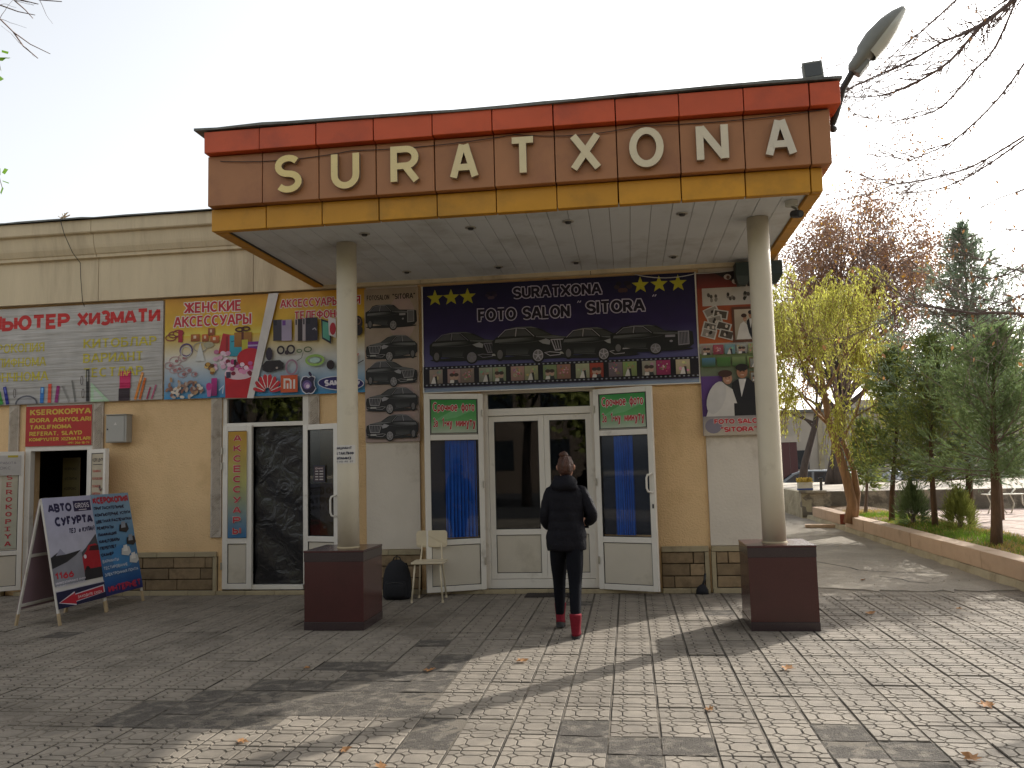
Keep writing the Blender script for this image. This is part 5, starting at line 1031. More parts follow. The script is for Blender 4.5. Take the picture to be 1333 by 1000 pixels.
# ================================================================== LOOSE THINGS BY THE FACADE
T = thing('electric_box', 'small grey metal electric box on the yellow wall beside the copy shop door', 'electric box', (-6.945, -.13, 2.02)); bxo('casing', M['box_grey'], T, 0, .30, .0, .128, 0, .37, .006); bxo('door', M['box_grey'], T, .012, .27, -.008, -.0005, .012, .358, .004); bxo('lock', M['dark'], T, .022, .04, -.014, -.0085, .17, .19, .002); bxo('rain_lip', M['box_grey'], T, -.01, .31, -.02, .128, .3705, .379, .002)
mb = MB(); mb.add([(.12, -.009, .235), (.165, -.009, .235), (.1425, -.009, .275)], [(0, 1, 2)]); mb.obj('warning_mark', M['paper'], T)
def wire(name, label, pts, rad, m='dark', parent=None):
    mb = MB(); mb.tube(pts, rad, 6); o = mb.obj(name, M[m], parent, smooth=True)
    if label: tag(o, label, 'cable')
    return o
def sag(a, b, s_, n=10): return [tuple(a[k]+(b[k]-a[k])*i/n-(s_*4*(i/n)*(1-i/n) if k == 2 else 0) for k in range(3)) for i in range(n+1)]
wire('roof_cable', 'thin dark cable running down the cream cornice to the grey banner', [(-7.56, -.28, 5.12), (-7.53, -.345, 5.06), (-7.49, -.31, 4.86), (-7.42, -.225, 4.62), (-7.37, -.13, 4.5), (-7.36, -.13, 4.3), (-7.33, -.12, 3.95), (-7.32, -.09, 3.9)], .0045)
mb = MB(); r = random.Random(6)
for k in range(9): mb.tube([(-7.5+r.uniform(-.03, .03), -.33, 5.08), (-7.5+r.uniform(-.13, .16), -.34+r.uniform(-.03, .03), 5.1+r.uniform(-.01, .07))], .005, 5)
o = mb.obj('wire_knot', M['rawwood'], None); tag(o, 'tangle of dry straw and wire on the roof edge above the cornice', 'wire tangle'); o['kind'] = 'stuff'
wire('fascia_wire', 'thin sagging wire strung across the fascia behind the raised letters', sag((-3.9, -2.965, 4.66), (-2.55, -2.965, 4.665), .04)+sag((-2.55, -2.965, 4.665), (-.95, -2.965, 4.70), .03)[1:]+sag((-.95, -2.965, 4.70), (.2, -2.965, 4.69), .05)[1:]+sag((.2, -2.965, 4.69), (1.88, -2.965, 4.71), .03)[1:], .0035)
wire('soffit_cable', 'pale cable draped along the wall above the wedding poster', sag((.15, -.08, 3.93), (.9, -.08, 3.9), .05)+sag((.9, -.08, 3.9), (1.55, -.1, 3.93), .015)[1:], .005, 'paper')
# street lamp on the canopy corner
T = thing('street_lamp', 'grey cobra-head street lamp tilted up from the right canopy corner', 'street lamp', (1.955, -2.7, 4.62)); mb = MB(); mb.tube([(.0, .0, 0), (.05, -.03, .12), (.11, -.1, .34), (.19, -.16, .47), (.27, -.2, .56)], .03, 10); mb.obj('bracket', M['dark_metal'], T, smooth=True)
ax = Vector((.46, -.1, .53)).normalized(); base = Vector((.185, -.17, .45)); side = ax.cross(Vector((0, 0, 1))).normalized(); up = side.cross(ax).normalized(); mb = MB(); n = 18; prof_ = [(0, .045, .05), (.03, .075, .075), (.16, .10, .09), (.2, .115, .115), (.34, .145, .13), (.48, .14, .112), (.6, .095, .075), (.68, .045, .035), (.705, .008, .008)]; vs = []
for L_, wd, ht in prof_:
    for k in range(n):
        a_ = 2*PI*k/n; s_ = math.sin(a_); vs.append(tuple(base+ax*L_+side*wd*math.cos(a_)+up*(ht*s_ if s_ > 0 else ht*.45*s_)))
mb.add(vs, [(j*n+k, j*n+(k+1) % n, (j+1)*n+(k+1) % n, (j+1)*n+k) for j in range(len(prof_)-1) for k in range(n)]+[tuple(range(n)), tuple(len(vs)-n+k for k in range(n))]); mb.obj('lamp_head', M['lamp_grey'], T, smooth=True)
mb = MB(); vs = []
for L_, wd, ht in prof_[3:-1]:
    for k in range(n//2+1):
        a_ = PI+PI*k/(n//2); vs.append(tuple(base+ax*L_+side*wd*.9*math.cos(a_)+up*(ht*.75*math.sin(a_)-.004)))
q = n//2+1; mb.add(vs, [(j*q+k, j*q+k+1, (j+1)*q+k+1, (j+1)*q+k) for j in range(len(prof_)-5) for k in range(q-1)]); mb.obj('lens', M['lens'], T, smooth=True)
mb = MB(); cpt = base+ax*.02; mb.box(-.05, .05, -.04, .04, 0, .15); o = mb.obj('gear_box', M['lamp_grey'], T, bevel=.01); o.location = base+ax*.0-up*.03; o.rotation_euler = ax.to_track_quat('Z', 'Y').to_euler()
wire('bracket_stub', None, [(.0, -.02, .02), (.02, -.06, -.03)], .032, 'dark_metal', T)
T = thing('floodlight', 'small square grey floodlight standing on the canopy roof edge beside the lamp', 'floodlight', (1.81, -2.85, 4.975)); o = bxo('housing', M['lamp_grey'], T, -.085, .085, 0, .06, .085, .235, .008); o.rotation_euler = (0, -.08, 0); o = bxo('front_rim', M['lamp_grey'], T, -.09, .09, -.012, -.0005, .08, .24, .004); o.rotation_euler = (0, -.08, 0); o = bxo('glass', M['lens_dark'], T, -.072, .072, -.016, -.0125, .098, .222, .001); o.rotation_euler = (0, -.08, 0)
mb = MB(); mb.tube([(.04, .03, -.01), (.04, .03, .05)], .012, 8); mb.box(-.02, .08, .0, .05, .04, .08); mb.tube([(-.09, .03, .1), (-.09, .03, .05), (.04, .03, .045)], .006, 6); mb.obj('stand', M['dark_metal'], T); mb = MB(); mb.tube([(0, .02, .235), (0.0, .02, .255)], .006, 6); mb.obj('pin', M['dark_metal'], T)
T = thing('security_camera', 'small dark security camera under the right front corner of the canopy', 'camera', (1.60, -2.55, 4.008)); mb = MB(); mb.loft([(0, 0, 0, .06, .06), (0, 0, -.045, .058, .058), (0, 0, -.055, .03, .03)], 18); mb.obj('mount', M['lens'], T); mb = MB(); mb.tube([(.0, 0, -.05), (.05, -.02, -.09)], .012, 8); mb.obj('arm', M['lamp_grey'], T)
mb = MB(); mb.tube([(.02, .04, -.115), (.045, -.03, -.135), (.06, -.08, -.15)], [.036, .038, .036], 12); o = mb.obj('body', M['dark'], T, smooth=False); mb = MB(); mb.tube([(.0605, -.081, -.150), (.062, -.085, -.1512)], .022, 12); mb.obj('lens', M['lens_dark'], o)
for sx_, lb in ((1.44, 'dark green speaker box under the soffit left of the corner column top'), (1.80, 'dark green speaker box poking out right of the corner column top')):
    T = thing('speaker_box', lb, 'speaker', (sx_, -.22, 3.69), 0, 'speaker boxes under the soffit'); mb = MB(); mb.prism([(-.09, -.1), (.10, -.1), (.10, .1), (-.09, .1)], .1, .27); o = mb.obj('housing', M['green_box'], T, bevel=.006); mb = MB()
    mb.add([(-.06, -.06, 0), (.04, -.06, 0), (.04, .06, 0), (-.06, .06, 0), (-.09, -.1, .099), (.10, -.1, .099), (.10, .1, .099), (-.09, .1, .099)], [(0, 3, 2, 1), (4, 5, 6, 7), (0, 1, 5, 4), (1, 2, 6, 5), (2, 3, 7, 6), (3, 0, 4, 7)]); mb.obj('lower_shell', M['green_box'], T, bevel=.004)
    mb = MB(); mb.tube([(0, .09, .2), (.0 if sx_ < 1.6 else -.18, .18, .2)], .012, 6); mb.obj('bracket', M['dark_metal'], T)
# chair
T = thing('chair', 'cream metal-legged chair facing the street beside the left entrance leaf', 'chair', (-2.44, -.5, 0), .06)
def rounded(w_, h_, r_, n=6):
    out = []
    for cx, cy, a0 in ((w_/2-r_, h_/2-r_, 0), (-w_/2+r_, h_/2-r_, 90), (-w_/2+r_, -h_/2+r_, 180), (w_/2-r_, -h_/2+r_, 270)): out += arc(cx, cy, r_, r_, a0, a0+90, n)
    return out
mb = MB(); mb.prism(rounded(.40, .38, .05), .445, .465); mb.obj('seat', M['chair_paint'], T, bevel=.006)
mb = MB(); P_ = rounded(.385, .205, .04); vs = []
for y0 in (0, .016): vs += [(x, .175+y0+.045*(1-(x/.2)**2)*.6, .71+z) for x, z in P_]
n = len(P_); mb.add(vs, [tuple(range(n)), tuple(reversed(range(n, 2*n)))]+[(i, (i+1) % n, n+(i+1) % n, n+i) for i in range(n)]); mb.obj('backrest', M['chair_paint'], T, bevel=.004)
for s_ in (-1, 1):
    mb = MB(); mb.tube([(s_*.15, -.14, .445), (s_*.185, -.2, .01)], .0105, 8); mb.obj('leg', M['chair_paint'], T, smooth=True); mb = MB(); mb.tube([(s_*.17, .18, .01), (s_*.135, .13, .445), (s_*.125, .16, .55), (s_*.12, .19, .66), (s_*.12, .198, .74)], .0105, 8); mb.obj('leg', M['chair_paint'], T, smooth=True)
    for y in (-.2, .18): mb = MB(); mb.loft([(s_*(.185 if y < 0 else .17), y, 0, .014, .014), (s_*(.185 if y < 0 else .17), y, .03, .013, .013)], 10); mb.obj('foot_cap', M['chair_paint'], T)
mb = MB(); mb.tube([(-.15, -.14, .44), (-.15, .13, .44)], .009, 6); mb.tube([(.15, -.14, .44), (.15, .13, .44)], .009, 6); mb.tube([(-.15, -.1, .438), (.15, -.1, .438)], .009, 6); mb.obj('seat_frame', M['chair_paint'], T)
# backpack
T = thing('backpack', 'black backpack standing on the paving between the left plinth and the chair', 'backpack', (-2.87, -.42, .003), .08)
mb = MB(); mb.loft([(0, 0, 0, .15, .08), (0, -.005, .03, .172, .10), (0, -.01, .15, .176, .108), (0, -.005, .28, .165, .10), (0, 0, .37, .14, .085), (0, .01, .43, .10, .065), (0, .02, .465, .05, .04)], 26); o = mb.obj('body', M['black_cloth'], T, smooth=True)
mb = MB(); mb.loft([(0, -.09, .03, .12, .03), (0, -.10, .06, .135, .04), (0, -.105, .17, .135, .042), (0, -.10, .22, .12, .03)], 20); mb.obj('front_pocket', M['black_cloth'], T, smooth=True); mb = MB(); mb.tube([(-.05, .02, .45), (-.035, .015, .495), (0, .01, .51), (.035, .015, .495), (.05, .02, .45)], .011, 8, flat=.6); mb.obj('handle', M['black_cloth'], T, smooth=True)
for s_ in (-1, 1): mb = MB(); mb.tube([(s_*.1, .08, .42), (s_*.13, .13, .28), (s_*.15, .12, .1), (s_*.16, .06, .01)], .018, 8, flat=.4); mb.obj('strap', M['black_cloth'], T, smooth=True)
mb = MB(); mb.tube([(-.1, -.128, .2), (0, -.146, .215), (.1, -.128, .2)], .004, 6); mb.obj('zip', M['dark_metal'], T)
# doormat, dustpan
T = thing('doormat', 'thin dark doormat lying before the middle entrance doors', 'doormat', (-1.32, -.34, .002)); bxo('rubber_base', M['mat_rubber'], T, 0, .55, 0, .36, 0, .007, .003); mb = MB()
for i in range(26): mb.box(.02+i*.02, .032+i*.02, .02, .34, .0072, .0125)
o = mb.obj('ribs', M['mat_rubber'], T); o['kind'] = 'stuff'
T = thing('hand_brush', 'small black brush with an upright handle leaning in the corner of the stone base', 'brush', (.80, -.13, .002)); mb = MB(); mb.loft([(0, 0, 0, .075, .045), (0, 0, .05, .07, .04), (.0, .01, .085, .05, .03), (.01, .01, .11, .02, .02)], 16); mb.obj('head', M['black_cloth'], T, smooth=True); mb = MB(); mb.tube([(.01, .01, .10), (.035, .02, .16), (.045, .025, .235)], [.017, .013, .015], 8); mb.obj('grip', M['dark'], T, smooth=True)
# fallen leaves
lm = []
for sd_ in range(4):
    r = random.Random(sd_); mb = MB(); n = 14; pts = []
    for k in range(n):
        a_ = 2*PI*k/n; rad = .052*(1 if k % 2 == 0 else .55)*r.uniform(.75, 1.15); pts.append((rad*math.cos(a_), rad*math.sin(a_), .006+.022*r.random()))
    vs = [(0, 0, .004)]+pts; mb.add(vs, [(0, 1+i, 1+(i+1) % n) for i in range(n)]); mb.tube([(0, 0, .005), (.05, .03, .012)], .0012, 4); lm.append(mb.mesh('leaf', M['dead_leaf'], True))
LV = [(1.13, -3.81, 'curled tan leaf on the sunlit paving just before the right plinth', 1.1), (2.19, -4.73, 'orange dry leaf on the paving near the right edge', 1.1), (1.72, -5.73, 'golden leaf in the lower right corner of the paving', 1.0), (-1.67, -5.80, 'orange leaf on the dark worn patch at the lower left middle', .8), (-1.39, -6.05, 'reddish leaf at the bottom edge left of centre', .8), (-2.35, -5.69, 'greenish brown leaf in the shade of the lower left', .8), (-1.62, -3.95, 'brown leaf in the dark patch before the left plinth', .9), (-.93, -3.62, 'flat brown leaf on the light strip left of the woman’s shadow', 1.1), (2.35, -1.5, 'pale curled leaf on the paving right of the right plinth', 1.), (-2.65, -3.9, 'small brown leaf in the shade left of the dark patch', .7), (.45, -4.9, 'pinkish leaf scrap on the sunlit slabs below the worn slab', .7), (3.3, -1.2, 'small leaf on the paving before the asphalt edge', .7), (2.9, .9, 'light crumpled scrap leaf on the asphalt crack', .8)]
for k, (x, y, lb, s_) in enumerate(LV): o = link('fallen_leaf', lm[k % 4]); o.location = (x, y, .004); o.rotation_euler = (random.uniform(-.25, .25), random.uniform(-.25, .25), random.uniform(0, 6)); o.scale = (s_,)*3; tag(o, lb, 'leaf', 'fallen leaves on the paving')
r = random.Random(31); mb = MB()
for k in range(420):
    while True:
        x, y = r.uniform(-4, 4.5), r.uniform(-6, 11)
        if (y > .3 and 1.7 < x < 4.35) or (y < -.1 and r.random() < .35): break
    s_ = r.uniform(.003, .012); mb.add([(x+r.uniform(-s_, s_), y+r.uniform(-s_, s_), .007) for _ in range(4)]+[(x, y, .007+s_)], [(0, 1, 4), (1, 2, 4), (2, 3, 4), (3, 0, 4)])
o = mb.obj('grit', M['concrete_pale'], None); o['kind'] = 'stuff'; tag(o, 'loose grit scattered on the asphalt and slabs', 'grit')
# ================================================================== PERSON
T = thing('person', 'woman in dark quilted coat and red ankle boots walking towards the doors', 'person', (-.63, -2.42, 0)); O3 = Vector((-.63, -2.42, 0))
nodes = {}; edges = []
def nd(k, p, r_, par=None): nodes[k] = (Vector(p), r_); edges.append((par, k)) if par else None
nd('pel', (-.63, -2.42, .90), .135); nd('sp', (-.63, -2.42, 1.08), .12, 'pel'); nd('ch', (-.625, -2.41, 1.28), .14, 'sp'); nd('nb', (-.62, -2.405, 1.41), .06, 'ch'); nd('nk', (-.62, -2.395, 1.47), .052, 'nb'); nd('h0', (-.618, -2.39, 1.53), .085, 'nk'); nd('h1', (-.617, -2.392, 1.60), .092, 'h0'); nd('h2', (-.617, -2.395, 1.645), .06, 'h1')
for s_, k, hip, kn, an, to in ((1, 'R', (-.555, -2.42, .84), (-.553, -2.50, .47), (-.548, -2.67, .10), (-.545, -2.55, .045)), (-1, 'L', (-.705, -2.42, .84), (-.722, -2.27, .48), (-.730, -2.20, .14), (-.735, -2.08, .05))):
    nd('hp'+k, hip, .115, 'pel'); kk = Vector(kn); h_ = Vector(hip); nd('th'+k, tuple(h_.lerp(kk, .5)), .10, 'hp'+k); nd('kn'+k, kn, .073, 'th'+k); nd('cf'+k, tuple(kk.lerp(Vector(an), .4)), .066, 'kn'+k); nd('an'+k, an, .05, 'cf'+k); nd('to'+k, to, .032, 'an'+k)
for k, sh, el, wr, hd in (('L', (-.785, -2.41, 1.36), (-.835, -2.43, 1.09), (-.80, -2.30, .985), (-.775, -2.235, .965)), ('R', (-.455, -2.41, 1.36), (-.37, -2.43, 1.12), (-.43, -2.25, 1.02), (-.46, -2.19, 1.01))):
    nd('sh'+k, (sh[0]*.8+(-.62)*.2, sh[1], sh[2]-.03), .05, 'ch'); nd('el'+k, el, .042, 'sh'+k); nd('wr'+k, wr, .026, 'el'+k); nd('hd'+k, hd, .032, 'wr'+k); d_ = (Vector(hd)-Vector(wr)).normalized(); sd3 = d_.cross(Vector((0, 0, 1))).normalized()
    for f in range(4):
        b0 = Vector(hd)+d_*.03+Vector((0, 0, 1))*(.027-.018*f); L_ = (.062, .072, .068, .052)[f]; nd('f%s%d' % (k, f), tuple(b0), .0095, 'hd'+k); nd('g%s%d' % (k, f), tuple(b0+d_*L_*.55), .0088, 'f%s%d' % (k, f)); nd('e%s%d' % (k, f), tuple(b0+d_*L_*.85+sd3*(.02 if k == 'L' else -.02)), .0078, 'g%s%d' % (k, f))
    b0 = Vector(hd)+Vector((0, 0, .03)); nd('t'+k, tuple(b0), .011, 'hd'+k); nd('u'+k, tuple(b0+d_*.035+Vector((0, 0, .025))), .009, 't'+k)
nd('nose', (-.616, -2.292, 1.565), .012, 'h0'); idx = {k: i for i, k in enumerate(nodes)}
me = bpy.data.meshes.new('body'); me.from_pydata([tuple(p-O3) for p, _ in nodes.values()], [(idx[a_], idx[b_]) for a_, b_ in edges], []); bo = link('body', me)
sk = bo.modifiers.new('skin', 'SKIN'); sk.use_smooth_shade = True
for i, (p, r_) in enumerate(nodes.values()): me.skin_vertices[0].data[i].radius = (r_, r_*.92)
me.skin_vertices[0].data[0].use_root = True; sb = bo.modifiers.new('sub', 'SUBSURF'); sb.levels = 2; sb.render_levels = 2
bpy.context.view_layer.update(); dg = bpy.context.evaluated_depsgraph_get(); m2 = bpy.data.meshes.new_from_object(bo.evaluated_get(dg)); bpy.data.objects.remove(bo)
m2.name = 'body'; m2.materials.clear(); m2.materials.append(M['jeans']); m2.materials.append(M['skin'])
for p in m2.polygons: p.material_index = 1 if (p.center.z > 1.42 or (p.center.z > .9 and p.center.y > .10)) else 0; p.use_smooth = True
bo = link('body', m2, T); bo['label'] = 'body in dark slim trousers'
def L3(*a): return tuple(Vector(a)-O3)
mb = MB(); rings = []; n = 40; zq = .775
base_r = [(.775, .196, .14), (.86, .20, .148), (.95, .192, .142), (1.04, .178, .132), (1.14, .18, .134), (1.24, .192, .138), (1.31, .19, .13), (1.36, .165, .11), (1.405, .11, .085), (1.45, .08, .07)]
z = .775; tot = []
while z < 1.452:
    for i in range(len(base_r)-1):
        if base_r[i][0] <= z <= base_r[i+1][0]+1e-6:
            f_ = (z-base_r[i][0])/(base_r[i+1][0]-base_r[i][0]); rx = base_r[i][1]+(base_r[i+1][1]-base_r[i][1])*f_; ry = base_r[i][2]+(base_r[i+1][2]-base_r[i][2])*f_; break
    puff = .0055*abs(math.sin((z-.775)/.092*PI)) if z < 1.36 else 0; tot.append((0, .005, z, rx-.008+puff, ry-.008+puff)); z += .0145
mb.loft(tot, n); co = mb.obj('coat', M['coat'], T, smooth=True); co['label'] = 'dark quilted hip-length puffer coat'
for v in co.data.vertices:
    v.co += Vector((.004*math.sin(v.co.z*31+v.co.x*22), .006*math.sin(v.co.x*35+v.co.z*14), .003*math.sin(v.co.x*40)))
for s_, pts in ((-1, [L3(-.70, -2.41, 1.345), L3(-.765, -2.413, 1.325), L3(-.80, -2.425, 1.23), L3(-.828, -2.435, 1.11), L3(-.826, -2.40, 1.04), L3(-.81, -2.34, 1.0), L3(-.80, -2.31, .99)]), (1, [L3(-.54, -2.41, 1.345), L3(-.475, -2.413, 1.325), L3(-.425, -2.42, 1.23), L3(-.375, -2.435, 1.12), L3(-.378, -2.40, 1.07), L3(-.41, -2.32, 1.035), L3(-.425, -2.28, 1.025)])):
    fine = []; rad = []; R0 = [.045, .064, .060, .054, .050, .045, .038]
    for i in range(len(pts)-1):
        for j in range(6):
            f_ = j/6; fine.append(Vector(pts[i]).lerp(Vector(pts[i+1]), f_)); rad.append(R0[i]+(R0[i+1]-R0[i])*f_)
    fine.append(Vector(pts[-1])); rad.append(R0[-1]); acc = 0; rad2 = []
    for i, p in enumerate(fine):
        if i: acc += (p-fine[i-1]).length
        rad2.append(rad[i]+.0035*abs(math.sin(acc/.075*PI))-.002)
    mb = MB(); mb.tube(fine, rad2, 18); mb.obj('sleeve', M['coat'], T, smooth=True)
mb = MB(); mb.loft([(0, -.06, 1.33, .085, .03), (0, -.085, 1.355, .125, .055), (0, -.08, 1.39, .13, .075), (0, -.055, 1.43, .118, .085), (0, -.03, 1.465, .10, .085), (0, -.015, 1.485, .082, .07)], 26); hd_ = mb.obj('hood', M['coat'], T, smooth=True)
for v in hd_.data.vertices: v.co += Vector((.008*math.sin(v.co.z*60+v.co.x*30), -.008*abs(math.sin(v.co.x*28+v.co.z*40)), .006*math.sin(v.co.x*50)))
mb = MB(); hr = []
for k in range(15):
    a_ = k/14*PI; z_ = 1.575-.105*math.cos(a_); s_ = math.sin(a_); hr.append((.012, -.002, z_, .002+.077*s_**.8, .002+.092*s_**.8))
mb.loft(hr, 26); mb.loft([(.005+.0, -.01, 1.652, .02, .02), (.002, -.012, 1.662, .040, .038), (0, -.012, 1.685, .047, .044), (0, -.012, 1.705, .034, .033), (0, -.01, 1.716, .01, .01)], 18)
ha = mb.obj('hair', M['hair'], T, smooth=True); ha['label'] = 'chestnut hair pinned in a bun'
for v in ha.data.vertices:
    v.co += Vector((.003*math.sin(v.co.z*150+v.co.x*60), .004*math.sin(math.atan2(v.co.x, v.co.y)*22), .003*math.sin(v.co.x*120)))
    if v.co.y > .05 and v.co.z < 1.62: v.co.y = .05-(v.co.y-.05)*.3
mb = MB()
for s_ in (-1, 1):
    mb = MB(); mb.loft([(.013+s_*.080, .03, 1.535, .006, .008), (.013+s_*.083, .028, 1.55, .009, .014), (.013+s_*.084, .028, 1.57, .009, .016), (.013+s_*.082, .03, 1.585, .005, .01)], 10); mb.obj('ear', M['skin'], T, smooth=True)
for s_ in (-1, 1):
    mb = MB(); mb.loft([(.014+s_*.034, .112, 1.572, .013, .006), (.014+s_*.034, .113, 1.578, .014, .008), (.014+s_*.034, .112, 1.584, .01, .005)], 10); mb.obj('eye', M['dark'], T)
mb = MB(); mb.tube([(-.012, .102, 1.522), (.014, .108, 1.523), (.04, .102, 1.522)], .006, 6); mb.obj('mouth', mat('lips', hx('a0554c'), .5, .05), T)
def boot(x, y, tilt, lb):
    mb = MB(); rings = []; n = 18; vs = []
    prof2 = [(-.055, .012, .03), (-.05, .0, .036), (0, 0, .038), (.06, 0, .042), (.12, 0, .043), (.155, .0, .034), (.175, .004, .015)]
    mb.loft([(0, 0, .215, .057, .062), (0, 0, .205, .058, .063), (0, .0, .15, .052, .056), (0, .005, .10, .046, .058), (0, .015, .07, .045, .072), (0, .04, .045, .046, .10), (0, .05, .025, .046, .115)], n)
    o = mb.obj('boot', M['boot'], T, smooth=True, loc=(x, y, tilt*.10), rot=(-tilt, 0, 0)); o['label'] = lb
    mb = MB(); mb.loft([(0, .05, .0, .045, .115), (0, .05, .025, .048, .118)], n); mb.box(-.035, .035, -.06, .0, -.022, .0); mb.obj('sole', M['sole'], o, loc=(0, 0, .0)); return o
T.scale = (1, 1, 1)
boot(.082, -.255, 0.0, 'red ankle boot nearer the viewer'); boot(-.10, .21, .28, 'red ankle boot of the forward left foot')
# ================================================================== VEGETATION
LIMBS = [('m',[(4.56,-0.78,5.94),(4.2,-0.89,5.5),(3.71,-1.01,5.06),(3.4,-0.97,4.92),(3.2,-0.82,4.91),(2.91,-0.79,5.07)]),('m',[(4.66,-0.42,5.23),(4.12,-0.32,4.95),(3.6,-0.19,4.86),(3.18,-0.22,4.84),(2.7,-0.36,4.99)]),('m',[(4.77,-0.16,5.28),(4.36,-0.01,5.02),(3.96,0.0,4.83),(3.57,-0.13,4.73),(3.25,-0.22,4.73)]),('M',[(4.54,-1.17,6.69),(4.36,-1.08,6.54),(3.97,-1.17,6.23),(3.59,-1.3,5.82),(3.28,-1.29,5.63),(3.1,-1.14,5.6),(2.84,-1.08,5.57),(2.46,-1.2,5.55)]),('M',[(4.5,-1.25,6.65),(4.31,-1.13,6.49),(3.91,-1.19,6.21),(3.49,-1.34,6.0),(3.17,-1.35,5.83),(2.7,-1.22,5.69),(2.4,-1.13,5.56)]),('m',[(4.07,-0.88,6.88),(3.84,-0.94,6.68),(3.41,-1.08,6.29),(3.22,-1.11,6.15),(2.86,-0.98,5.88),(2.46,-0.88,5.64)]),('m',[(4.61,-0.83,6.88),(4.22,-0.91,6.11),(3.93,-1.05,5.8),(3.62,-1.04,5.46),(3.49,-0.9,5.41),(3.22,-0.83,5.38),(2.93,-0.94,5.35),(2.61,-1.06,5.4)]),('M',[(3.35,-3.28,2.72),(3.17,-3.4,2.71),(2.92,-3.52,2.71),(2.8,-3.46,2.72),(2.67,-3.32,2.78),(2.47,-3.29,2.83),(2.36,-3.43,2.83),(2.22,-3.52,2.89),(2.12,-3.44,3.03),(2.0,-3.3,3.24)]),('m',[(3.32,-3.28,2.93),(3.2,-3.4,2.87),(2.99,-3.52,2.78),(2.84,-3.46,2.73),(2.69,-3.32,2.73),(2.47,-3.29,2.75),(2.1,-3.43,2.68)]),('t',[(2.4,-3.28,2.85),(2.35,-3.4,3.0),(2.26,-3.52,3.13),(2.19,-3.46,3.38)]),('t',[(2.39,-3.28,2.84),(2.18,-3.4,2.75),(1.95,-3.52,2.63),(1.75,-3.46,2.57),(1.51,-3.32,2.59)]),('m',[(3.44,-3.12,3.06),(3.29,-3.22,3.08),(3.11,-3.14,3.18),(3.01,-3.0,3.27),(2.84,-3.01,3.35),(2.36,-3.15,3.47)]),('m',[(3.22,-3.28,2.73),(3.08,-3.4,2.79),(2.92,-3.52,2.8),(2.75,-3.46,2.87),(2.6,-3.32,3.01),(2.36,-3.29,3.17)]),('t',[(3.22,-3.28,2.73),(3.0,-3.4,2.44),(2.82,-3.52,2.28)]),('t',[(3.14,-3.28,2.71),(2.85,-3.4,2.49),(2.59,-3.52,2.36)]),('m',[(3.6,-2.92,3.94),(3.53,-2.82,3.9),(3.37,-2.69,3.87),(3.1,-2.72,3.76),(2.78,-2.87,3.83),(2.57,-2.91,3.83)]),('m',[(3.5,-3.08,3.46),(3.37,-3.11,3.46),(3.16,-2.98,3.52),(3.02,-2.88,3.48),(2.84,-2.96,3.39)]),('m',[(3.45,-3.12,3.26),(3.22,-3.22,3.1),(3.06,-3.14,3.06),(2.95,-3.0,3.11),(2.81,-3.01,3.05)]),('t',[(3.7,-2.65,3.71),(3.55,-2.51,3.54),(3.34,-2.5,3.38),(3.1,-2.64,3.25)])]
LEFT = [[(-5.6,-4.0,5.91),(-5.5,-4.0,5.87),(-5.32,-4.0,5.79),(-5.15,-4.0,5.74)],[(-5.55,-4.0,6.11),(-5.36,-4.0,5.9),(-5.25,-4.0,5.8),(-5.17,-4.0,5.71)],[(-5.62,-4.0,5.89),(-5.5,-4.0,5.74),(-5.36,-4.0,5.6),(-5.19,-4.0,5.47),(-4.99,-4.0,5.36)],[(-5.36,-4.0,5.6),(-5.26,-4.0,5.46),(-5.11,-4.0,5.33)],[(-5.58,-4.0,6.02),(-5.3,-4.0,5.9),(-5.12,-4.0,5.84)],[(-5.28,-4.0,5.97),(-5.11,-4.0,5.88),(-4.89,-4.0,5.84)]]
def build_tree(name, label, cat, base, tubes, leafV=None, leafmats=None, bark='bark', group=None, trunk_n=10):
    T = thing(name, label, cat, base, 0, group); b0 = Vector(base)
    mb = MB(); mb2 = MB()
    for pts, rad in tubes:
        (mb if max(rad) > .045 else mb2).tube([Vector(p)-b0 for p in pts], rad, trunk_n if max(rad) > .045 else (5 if max(rad) > .012 else 3), cap=max(rad) > .045)
    mb.obj('trunk', M[bark], T, smooth=True)
    if mb2.v: o = mb2.obj('twigs', M[bark] if bark == 'bark_pale' else M['twig'], T, smooth=True); o['kind'] = 'stuff'
    for V, F, m_ in (leafV or []):
        me = arrays_mesh('crown', V-np.array(base), F, M[m_]); o = link('crown', me, T); o['kind'] = 'stuff'
    return T
def grow(p, d, L, rad, depth, r, out, tips, up=.0, wob=.25, nseg=5, ch=3, shrink=.68, spread=.8):
    pts = [Vector(p)]; d = Vector(d).normalized(); rads = [rad]
    for i in range(nseg):
        d = (d+Vector((r.gauss(0, wob), r.gauss(0, wob), r.gauss(0, wob)+up))*.5).normalized(); pts.append(pts[-1]+d*L/nseg); rads.append(rad*(1-(i+1)/nseg*.55))
    out.append((pts, rads))
    if depth == 0: tips += [(a, d.copy()) for a in pts[1:]]; return
    if depth == 1: tips += [(a, d.copy()) for a in pts[2:]]
    for k in range(ch):
        i = r.randint(max(1, nseg//2), nseg) if k else nseg; a = (pts[i]-pts[i-1]).normalized(); q = Vector((r.gauss(0, 1), r.gauss(0, 1), r.gauss(0, 1))); q = (q-a*q.dot(a)).normalized()
        grow(pts[i], a+q*spread*r.uniform(.5, 1.1), L*shrink*r.uniform(.8, 1.15), rads[i]*.72, depth-1, r, out, tips, up, wob, nseg, ch, shrink, spread)
def tips_leaves(tips, n, spread_, L, W, droop=0.):
    P = np.array([t[0] for t in tips]); D = np.array([t[1] for t in tips]); ii = rng.integers(0, len(P), n)
    pp = P[ii]+rng.normal(size=(n, 3))*spread_; dd = D[ii]*.4+rng.normal(size=(n, 3)); dd[:, 2] -= droop
    return leaves(pp, dd, rng.uniform(.6, 1.2, n)*L, rng.uniform(.6, 1.2, n)*W)
